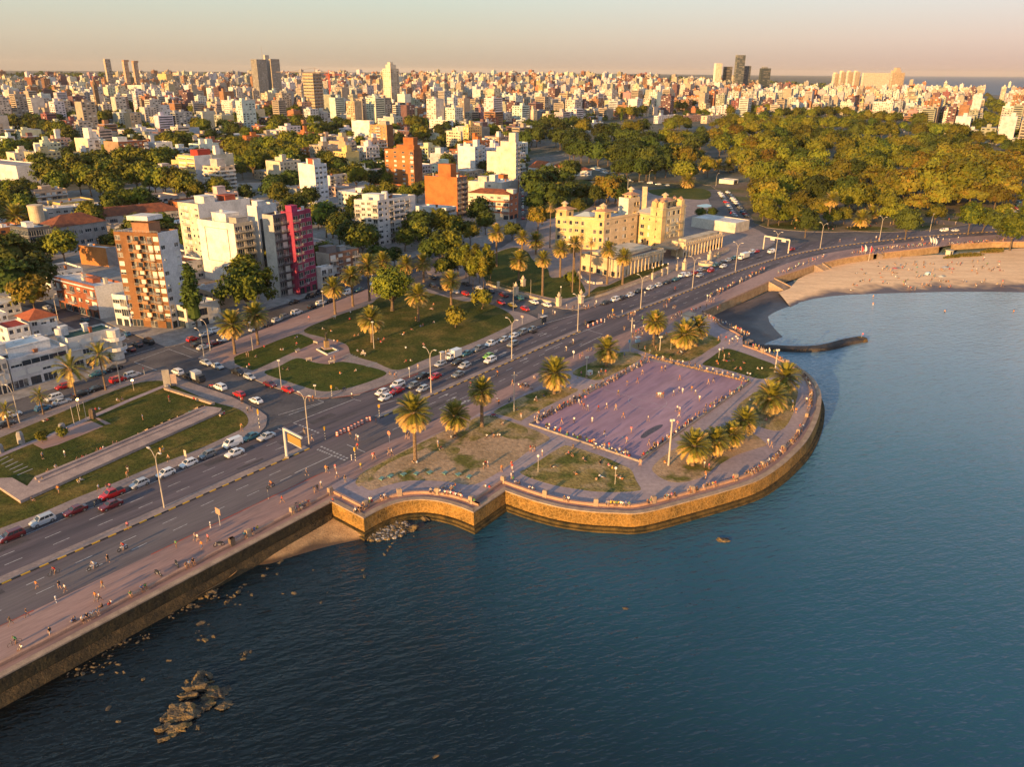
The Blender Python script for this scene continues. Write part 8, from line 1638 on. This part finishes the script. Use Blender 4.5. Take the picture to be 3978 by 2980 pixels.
mb.tube([(0,0,0),(0,0,6.4)],.28,CREAMP,8); mb.build('post',t); mb=MB(); mb.tube([q,q+Vector((0,0,6.4))],.28,CREAMP,8); mb.build('post',t); mb=MB(); n=Vector((-q.y,q.x,0)).normalized()*.25; mb.box(-n+Vector((0,0,6.0)),q,n*2,(0,0,.7),CREAMP,bottom=True); mb.build('beam',t)
for u in (.25,.7): mb=MB(); mb.box(q*u-n*1.6+Vector((0,0,5.0)),q*.18,n*.5,(0,0,1.1),GALV,bottom=True); mb.build('sign_back',t)
# memorial
PINKST=mat('memorial_stone',(.4,.29,.24),.9,c2=(.3,.22,.19),scale=.4,fine=.12)
t=thing('memorial_terrace','long pinkish stone terrace with stepped benches across the memorial lawn','terrace wall'); mb=MB(); poly(mb,pts('I 305,1245 1070,930 1740,634 1830,642 1905,654 1890,682 180,1456 0,1335 -120,1300 -20,1260 110,1255 240,1328'),.75,PINKST,None,.1); mb.build('terrace',t)
for k,(a,b_) in enumerate((((300,1243),(1700,648)),((330,1265),(1730,668)))):
    p,q=at('I',*a,.7),at('I',*b_,.7); d=(q-p).normalized(); n=Vector((d.y,-d.x,0)); mb=MB(); mb.box(p,d*(q-p).length,n*.55,(0,0,.45-.2*k),PINKST); mb.build('bench_step',t)
for x,y in ((1290,822),(1350,797),(1415,770),(1480,742),(1545,716),(1715,638)):
    p=at('I',x,y,.12); mb=MB(); d=DA_; n=Vector((d.y,-d.x,0)); mb.face((p-d*.9-n*1.2,p+d*.9-n*1.2,p+d*.9+n*.8+Vector((0,0,1.1)),p-d*.9+n*.8+Vector((0,0,1.1))),COPE); mb.face((p+d*.9-n*1.2,p+d*.9+n*.8,p+d*.9+n*.8+Vector((0,0,1.1))),COPE); mb.face((p-d*.9-n*1.2,p-d*.9+n*.8+Vector((0,0,1.1)),p-d*.9+n*.8),COPE)
    o=mb.build('stone_block'); tag(o,'pale wedge-shaped stone block along the memorial terrace','stone block','wedge blocks of the memorial')
t=thing('memorial_wall','low rust stained wall at the upper end of the memorial lawn','low wall'); p,q=at('I',1408,478),at('I',1830,612); mb=MB(); mb.box(p,q-p,Vector((.3,.5,0)),(0,0,.6),PINKST); mb.build('wall',t); mb=MB(); mb.box(p+Vector((-.1,-.1,.6)),q-p,Vector((.5,.7,0)),(0,0,.15),COPE); mb.build('capstone',t)
t=thing('memorial_slab','pair of tall grey stone slabs at the head of the memorial lawn','monument',vec('I',1460,440)); mb=MB(); mb.box((-1.6,-.3,0),(1.7,.6,0),(-.2,.5,0),(0,0,4.6),CONC); mb.build('slab',t); mb=MB(); mb.box((.5,-.2,0),(1.4,.4,0),(-.2,.5,0),(0,0,3.4),PINKST); mb.build('slab',t)
lawn('memorial_path','I 0,1030 210,940 400,870 780,700 1100,560 1425,428 1440,445 1110,580 800,722 420,890 220,965 0,1058 -300,1190 -300,1160',PATH,.148,False); lawn('memorial_plaza','I 285,945 500,850 700,765 780,745 888,792 700,870 500,950 372,988',TILEP,.15,False); lawn('memorial_path','I 820,722 845,720 955,770 905,778',TILEP,.149,False)
mb=MB()
for k in range(6): a,b_=pts('I %d,%d %d,%d'%(-20+34*k,1098+23*k,72+42*k,1052+21*k)); ribbon(mb,[a,b_],.35,.16,CONC)
struct(mb.build('grass_stripes'))
for i,(x,y,xt,yt) in enumerate(((640,782,600,615),(690,757,655,595),(745,737,710,578))): mast('I',x,y,xt,yt,'bare flagpole on the memorial lawn, %s of three'%('first','second','third')[i],.08,'none','flagpole')
for x,y,h_,lab in ((185,932,3.0,'carved upright stone stele on the memorial lawn'),(800,715,2.6,'dark rough stele beside the sitting couple'),(532,795,1.0,'small pale stone stump by the memorial path'),(5,1010,2,'white stone stump at the picture edge'),(1440,458,1.0,'small lit stone box at the monument')): 
    mb=MB(); mb.lathe(((.8,0),(.75,h_*.7),(.55,h_*.95),(0,h_)),CONC if 'dark' not in lab else BARK,7); o=mb.build('stele',None,vec('I',x,y)); tag(o,lab,'stone')
tree('bush','I',345,845,45,'',None,'small dark bush beside the memorial plaza'); tree('bush','I',520,805,22,'',None,'tiny dark shrub at the memorial plaza edge')
# statue of the plaza
BRZ=plain((.05,.045,.03),.45,metal=.4); t=thing('statue','dark bronze figure on stone pedestal in a square planting bed','statue',vec('F',1038,1335)); mb=MB(); mb.cbox(0,0,0,2.6,2.6,.5,GRASS and PINKST,.6); mb.build('plinth',t); mb=MB(); mb.cbox(0,0,.5,1.3,1.3,2.1,paint((.3,.2,.1)),.6); mb.build('pedestal',t)
mb=MB(); mb.lathe(((.45,2.6),(.5,3.0),(.32,3.9),(.4,4.5),(.15,4.9),(.22,5.1),(.2,5.35),(0,5.5)),BRZ,10); mb.tube([(0,0,4.6),(.5,.2,5.3),(.55,.3,6.0)],[.16,.12,.08],BRZ,6); mb.tube([(0,0,4.6),(-.4,-.2,4.0),(-.3,-.35,3.5)],[.16,.12,.08],BRZ,6); mb.build('figure',t)
q=pts('F 945,1345 1040,1395 1140,1358 1045,1312',.12); mb=MB(); KW=paint((.6,.56,.5))
for a,b_ in zip(q,q[1:]+q[:1]): n=Vector((-(b_-a).y,(b_-a).x,0)).normalized()*.35; mb.box(a,b_-a,n,(0,0,.45),KW)
o=mb.build('kerb_ring'); tag(o,'white kerb square around the statue bed','kerb'); lawn('statue_bed','F 960,1345 1040,1385 1125,1357 1045,1320',GRASSG,.16,False)
def benchp(c,x,y,az,lab):
    t=thing('park_bench',lab,'bench',vec(c,x,y,.14),math.pi/2-R(az)); m=plain((.4,.33,.27),.8); mb=MB(); mb.box((-.9,-.25,.42),(1.8,0,0),(0,.5,0),(0,0,.08),m,bottom=True); mb.build('seat',t); mb=MB(); mb.box((-.9,.2,.55),(1.8,0,0),(0,.06,0),(0,0,.4),m,bottom=True); mb.build('backrest',t)
    for s in (-.75,.65): mb=MB(); mb.box((s,-.22,0),(.1,0,0),(0,.44,0),(0,0,.42),m); mb.build('leg',t)
for c,x,y,az,lab in (('F',945,1295,300,'bench with a couple above the statue'),('F',790,1362,30,'bench at the edge of the first small plaza lawn'),('F',885,1440,60,'bench on the lower side of the statue court'),('F',1080,1462,60,'bench next to the standing pair at the statue court'),('F',1350,1392,120,'white litter box like seat by the steps'),('I',1905,692,200,'bench at the end of the memorial terrace')): benchp(c,x,y,az,lab)
# teal tables in the sand, court kerbs, rough stone edge
TEAL=plain((.13,.25,.22),.7)
for x,y in ((672,424),(800,390),(985,364),(1170,352),(1360,336),(1580,342),(1768,364),(1925,398)):
    t=thing('concrete_table','low teal concrete table on the sandy lawn','table',at('Q',x,y,.15),rnd.uniform(-.3,.3)+R(52),'teal tables in the sand'); mb=MB(); mb.cbox(0,0,.42,1.25,.85,.1,TEAL,bottom=True); mb.build('table_top',t); mb=MB(); mb.cbox(0,0,0,.5,.4,.42,TEAL); mb.build('leg',t)
def kerbwall(lab,s,h,w_,m=KERB):
    p=pts(s,.12); mb=MB()
    for a,b_ in zip(p,p[1:]): n=Vector((-(b_-a).y,(b_-a).x,0)).normalized()*w_; mb.box(a,b_-a,n,(0,0,h),m)
    o=mb.build('court_kerb'); tag(o,lab,'kerb')
kerbwall('low stone kerb on the lawn side of the football court','L 563,1106 1510,1427',.42,.4); kerbwall('low stone kerb on the seaward side of the football court','L 1512,1425 2468,745',.42,.4); kerbwall('low stone kerb on the roadside of the football court','L 1588,556 565,1103',.42,.4)
r=random.Random(12); p,q=at('M',45,525,.1),at('M',920,745,.1); n_=34
SAND2=mat('court_stone',(.42,.27,.15),.9,c2=(.3,.19,.1),scale=.8,fine=.2)
for i in range(n_):
    a=p.lerp(q,(i+.5)/n_); o=ob('stone_block',RK[i%7],None,a+Vector((0,0,.25)),r.uniform(0,6)); o.scale=(r.uniform(.55,.75),r.uniform(.45,.6),r.uniform(.6,.9)); o.data=o.data; o.material_slots[0].link='OBJECT'; o.material_slots[0].material=SAND2; tag(o,'rough pale stone block in the far edge row of the court','stone block','stone edge of the court')
for c,s,m in (('L','1480,480,30 1540,505,26 1600,520,34 1660,530,30 1720,545,36 1780,550,30 1850,550,28 1400,520,26 1330,560,24 1420,560,26 980,705,22 760,850,26 820,820,30 640,900,22 1950,545,24',SAND2),('M','545,610,28 600,625,26 650,640,30 700,655,26 760,665,30 830,680,26 900,690,26',SAND2),('S','480,510,30 540,480,36 620,580,34 830,650,30',SAND2)):
    for q in s.split():
        x,y,rr=map(float,q.split(',')); a=at(c,x,y,.1); sz=(at(c,x+rr,y,.1)-a).length; o=ob('garden_rock',RK[rnd.randrange(7)],None,a,rnd.uniform(0,6)); o.scale=(sz*1.1,sz*.7,sz*.4); o.material_slots[0].link='OBJECT'; o.material_slots[0].material=m; tag(o,'flat sunlit rock bedded in the '+('shadowed lawn edge' if c=='S' else 'sea lawn slope' if c=='M' else 'grass of the court strips'),'rock','garden rocks of the terrace')
o=None
t=thing('painted_block','white painted concrete block with red mark by the short mast','block',vec('L',1082,675)); mb=MB(); mb.cbox(0,0,0,1.6,1.1,1.2,paint(WHI),.7); mb.build('block',t); mb=MB(); a=Vector((math.cos(.7),math.sin(.7),0)); b_=Vector((-math.sin(.7),math.cos(.7),0)); mb.box(-a*.4-b_*.57+Vector((0,0,.3)),a*.5,b_*.015,(0,0,.5),plain((.5,.12,.05)),bottom=True); mb.build('red_mark',t)
t=thing('snack_kiosk','small white roofed kiosk behind the rocky lawn palms','kiosk',vec('L',1930,215),R(52)); mb=MB(); mb.cbox(0,0,0,4.2,2.6,2.4,paint(WHI)); mb.build('wall',t); mb=MB(); mb.cbox(0,0,2.4,5,3.4,.25,paint((.5,.36,.24)),bottom=True); mb.build('roof',t); mb=MB(); mb.box((-1.4,-1.33,1.0),(2.8,0,0),(0,.02,0),(0,0,1.0),GLASS,bottom=True); mb.build('hatch',t)
t=thing('ice_cart','blue and white vending cart by the floodlight mast','cart',vec('L',1495,405),.6); mb=MB(); mb.cbox(0,0,.4,1.6,.8,.8,plain((.3,.45,.55))); mb.build('cart_box',t); mb=MB(); mb.cbox(0,0,2.0,1.8,1.3,.1,plain((.6,.6,.6)),bottom=True); mb.tube([(0,0,1.2),(0,0,2)],.04,GALV,5); mb.build('canopy',t)
# palace fence with pillars
def fence(lab,s,pil,posts=2.6):
    p=pts(s,.12); t=thing('railing_fence',lab,'fence'); fm=plain((.3,.22,.14),.7); mb=MB(); w2=MB()
    for a,b_ in zip(p,p[1:]):
        d=(b_-a); L=d.length; d.normalize(); n=Vector((-d.y,d.x,0)); w2.box(a,d*L,n*.35,(0,0,.75),paint((.55,.43,.3)))
        for z in (1.0,1.9): mb.box(a+n*.14+Vector((0,0,z)),d*L,n*.05,(0,0,.06),fm)
        k=int(L/.6)
        for i in range(k): mb.box(a+d*(L*i/k)+n*.14+Vector((0,0,.75)),d*.05,n*.05,(0,0,1.3),fm)
    w2.build('base_wall',t); mb.build('railing',t)
    for c,x,y in pil: q=vec(c,x,y); mb=MB(); mb.cbox(q.x,q.y,0,.8,.8,2.7,paint((.6,.48,.34)),R(52)); mb.cbox(q.x,q.y,2.7,1.0,1.0,.2,paint((.6,.48,.34)),R(52)); mb.build('pillar',t)
fence('iron railing fence on low wall along the palace front','G 1040,1147 1240,1090 1450,1015 1620,955 1800,890',[('G',1622,962),('G',1705,928),('G',1750,910),('G',1833,882)]); fence('iron railing fence past the palace gate','G 2120,800 2209,765 H 130,600 230,560',[('G',2180,778)]); fence('iron railing fence along the palace side street','G 190,1010 300,1040 450,1085 620,1135 800,1180',[('G',300,1040)])
for x,y,h_,lab in ((818,1190,5,'ornate tall gate pillar with urn at the palace corner'),(1008,1165,5,'second ornate gate pillar with urn beside the palace drive'),(450,1100,5,'ornate pillar with statue urn on the side street'),(1895,880,5,'plain tall gate pillar at the palace entrance'),(2110,808,5,'plain tall gate pillar beyond the palace entrance'),(512,1020,4.2,'slender stone statue on the palace lawn')):
    t=thing('gate_pillar' if 'statue on' not in lab else 'garden_statue',lab,'pillar' if 'statue on' not in lab else 'statue',vec('G',x,y)); m=paint((.6,.48,.34)); mb=MB(); mb.cbox(0,0,0,1.5,1.5,h_*.62,m,.8); mb.cbox(0,0,h_*.62,1.8,1.8,.25,m,.8); mb.build('pillar_body',t); mb=MB(); mb.lathe(((.3,h_*.67),(.65,h_*.78),(.7,h_*.86),(.35,h_*.93),(.25,h_),(0,h_*1.1)),m,8); mb.build('urn',t)
t=thing('round_planter','low round stone planter wall at the palace entrance','planter',vec('G',2080,835)); mb=MB(); mb.lathe(((3.4,0),(3.4,1.1),(3.0,1.1),(3.0,.8),(0,.8)),paint((.6,.47,.32)),20); mb.build('planter_wall',t); mb=MB(); mb.lathe(((.3,.8),(.3,1.5),(1.2,1.9),(0,2.1)),paint((.5,.4,.28)),10); mb.build('basin',t)
kerbwall('curved pale terrace wall before the colonnaded hall','G 985,905 1010,950 1060,990 1130,1005 1195,1000',.9,.35,paint((.58,.5,.42)))
# flags, tents and parasols on the beach
for i,(x,y,xt,yt,cl,cn) in enumerate(((178,395,215,195,(.5,.02,.03),'red flag, first at the beach stairs'),(222,412,268,185,(.62,.6,.58),'white flag between two red ones'),(268,425,315,200,(.5,.02,.03),'red flag, last at the beach stairs'),(1190,285,1196,66,(.6,.62,.64),'pale blue flag, first of the tall three'),(1215,290,1243,72,(.66,.6,.55),'cream flag, middle of the tall three'),(1240,298,1280,85,(.5,.58,.62),'light blue flag, last of the tall three'))):
    p=sand('U',x,y); ry=ray(*px('U',xt,yt)); h=max(4,min(12,CAMH+ry.z*(p.y/ry.y)-p.z)); t=thing('beach_flag','%s'%('tall '+cn),'flag',p); lean=Vector((P(*px('U',xt,yt),h-2.4).x-p.x,0,0)); mb=MB(); mb.tube([(0,0,0),lean+Vector((0,0,h))],.07,plain((.6,.58,.55)),6); mb.build('pole',t)
    mb=MB(); a=lean+Vector((0,0,h)); 
    for s in range(5): u0,u1=s/5,(s+1)/5; f=lambda u:(lean*(1-.42*u)+Vector((0,0,h*(1-.42*u)))); wv=lambda u:Vector((.85*math.sin(u*3.0)+.15,.2*math.sin(u*5),-.1)); mb.face((f(u0),f(u0)+wv(u0),f(u1)+wv(u1),f(u1)),plain(cl,.8)); mb.face((f(u0)+Vector((0,.03,0)),f(u1)+Vector((0,.03,0)),f(u1)+wv(u1)+Vector((0,.03,0)),f(u0)+wv(u0)+Vector((0,.03,0))),plain(cl,.8))
    mb.build('cloth',t)
t=thing('beach_tent','small pale blue dome tent on the beach','tent',sand('U',1118,612)); mb=MB(); mb.lathe(((1.4,0),(1.25,.6),(.8,1.1),(0,1.35)),plain((.35,.48,.55),.8),8); mb.build('canopy',t); mb=MB(); mb.face(((-.5,-1.36,.02),(.5,-1.36,.02),(.15,-1.2,.85),(-.15,-1.2,.85)),DARK); mb.build('door_flap',t)
for x,y,cl,lab in ((1300,695,(.5,.5,.42),'olive and white parasol with people on the beach'),(1350,560,(.3,.32,.36),'low grey parasol lying on the sand'),(640,575,(.4,.1,.1),'small red parasol by the shadow edge')):
    t=thing('beach_parasol',lab,'parasol',sand('U',x,y)); mb=MB(); mb.tube([(0,0,0),(.1,0,2.0)],.03,RAIL,5); mb.build('pole',t); mb=MB(); mb.lathe(((1.3,1.7),(.7,2.0),(0,2.15)),plain(cl,.8),10); mb.build('canopy',t)
# dune grass
mb=MB(); r=random.Random(4)
for s,n in (('U 1320,385 1400,350 1550,330 1700,310 1850,310 1940,330 1900,345 1700,340 1550,355 1400,380',420),('U 1860,300 1950,265 2080,250 2200,255 2200,290 2080,290 1950,300',380)):
    q=pts(s,-2.2)
    for i in range(n):
        a,b_,c=r.sample(q,3); u,v=r.random(),r.random()
        if u+v>1: u,v=1-u,1-v
        p=a+(b_-a)*u+(c-a)*v
        for k in range(5): d=Vector((r.gauss(0,.4),r.gauss(0,.4),r.uniform(.5,1.1))); e=Vector((r.gauss(0,.12),r.gauss(0,.12),0)); mb.face((p-e,p+e,p+d),LEAFG if r.random()<.7 else GRASSD)
o=mb.build('dune_grass'); tag(o,'tufts of golden dune grass on the upper beach','grass',kind='stuff')
# ================================================================ people too many to single out
import numpy as np
PEOPLE=[o for o in LAB if o.name.split('.')[0]=='person']
def sz(o):
    v=o.location-Vector((0,0,CAMH)); a=proj(o.location); k=1 if abs(a[0])<.66 else .05
    return k*({'stand':1.7,'walk':1.7,'stri':1.7,'cycl':1.9,'sit':1.1}.get(o.get('pz','stand'),1.0))/v.length
PEOPLE.sort(key=lambda o:-sz(o)); extra=PEOPLE[296:]
V=[];Fc_=[];Mi=[];mats=[];nv=0
for o in extra:
    me=o.data; n=len(me.vertices); co=np.empty(n*3,dtype=np.float32); me.vertices.foreach_get('co',co); co=co.reshape(-1,3)*o.scale.x
    c,s=math.cos(o.rotation_euler.z),math.sin(o.rotation_euler.z); co=np.stack((co[:,0]*c-co[:,1]*s,co[:,0]*s+co[:,1]*c,co[:,2]),1)+np.array(o.location); V.append(co)
    mp=[]
    for sl in o.material_slots:
        if sl.material not in mats: mats.append(sl.material)
        mp.append(mats.index(sl.material))
    for f in me.polygons: Fc_.append(tuple(v+nv for v in f.vertices)); Mi.append(mp[f.material_index])
    nv+=n; LAB.remove(o); bpy.data.objects.remove(o)
me=bpy.data.meshes.new('crowd'); me.from_pydata(np.concatenate(V).tolist(),[],Fc_)
for m_ in mats: me.materials.append(m_)
me.polygons.foreach_set('material_index',Mi); me.polygons.foreach_set('use_smooth',[True]*len(Mi)); o=ob('crowd',me); tag(o,'distant crowd of small figures on beach, walls and lawns','crowd','people out at sunset',kind='stuff')
# ================================================================ every label singles one thing out
ORD=['first','second','third','fourth','fifth','sixth','seventh','eighth','ninth','tenth','eleventh','twelfth','thirteenth','fourteenth','fifteenth','sixteenth','seventeenth','eighteenth','nineteenth','twentieth']
TENS={2:'twenty',3:'thirty',4:'forty',5:'fifty',6:'sixty',7:'seventy',8:'eighty',9:'ninety'}
def ordw(n):
    if n<=20: return ORD[n-1]
    if n==100: return 'hundredth'
    if n>100: return 'hundred-and-'+ordw(n-100)
    t,u=divmod(n,10); return (TENS[t]+'-'+ORD[u-1]) if u else TENS[t][:-1]+'ieth'
by={}
for o in LAB: by.setdefault(o['label'].lower(),[]).append(o)
for k,v in by.items():
    if len(v)<2: continue
    v.sort(key=lambda o:proj(o.location if o.location.length>.1 else o.matrix_world.translation)[0])
    for i,o in enumerate(v):
        o['label']=o['label']+', '+('leftmost of these' if i==0 else 'rightmost of these' if i==len(v)-1 else ordw(i+1)+' from the left'); o['group']=o.get('group') or o['category']+'s that look alike'

for o in LAB:
    if len(o['label'].replace(',',' ').split())>16: print('LONG',o['label'])
# ---- the warm evening air
mb=MB(); mb.box((-9000,-700,-6),(55000,0,0),(0,50000,0),(0,0,246),MATS.get('x') or CONC,bottom=True); o=mb.build('haze'); o['kind']='stuff'
hm=bpy.data.materials.new('evening_haze'); hm.use_nodes=True; nt=hm.node_tree; nt.nodes.clear(); ou=N_(nt,'OutputMaterial'); pv=N_(nt,'VolumePrincipled'); pv.inputs['Color'].default_value=(.97,.86,.72,1); pv.inputs['Density'].default_value=2e-5; pv.inputs['Anisotropy'].default_value=.1; nt.links.new(pv.outputs[0],ou.inputs['Volume']); o.data.materials.clear(); o.data.materials.append(hm)
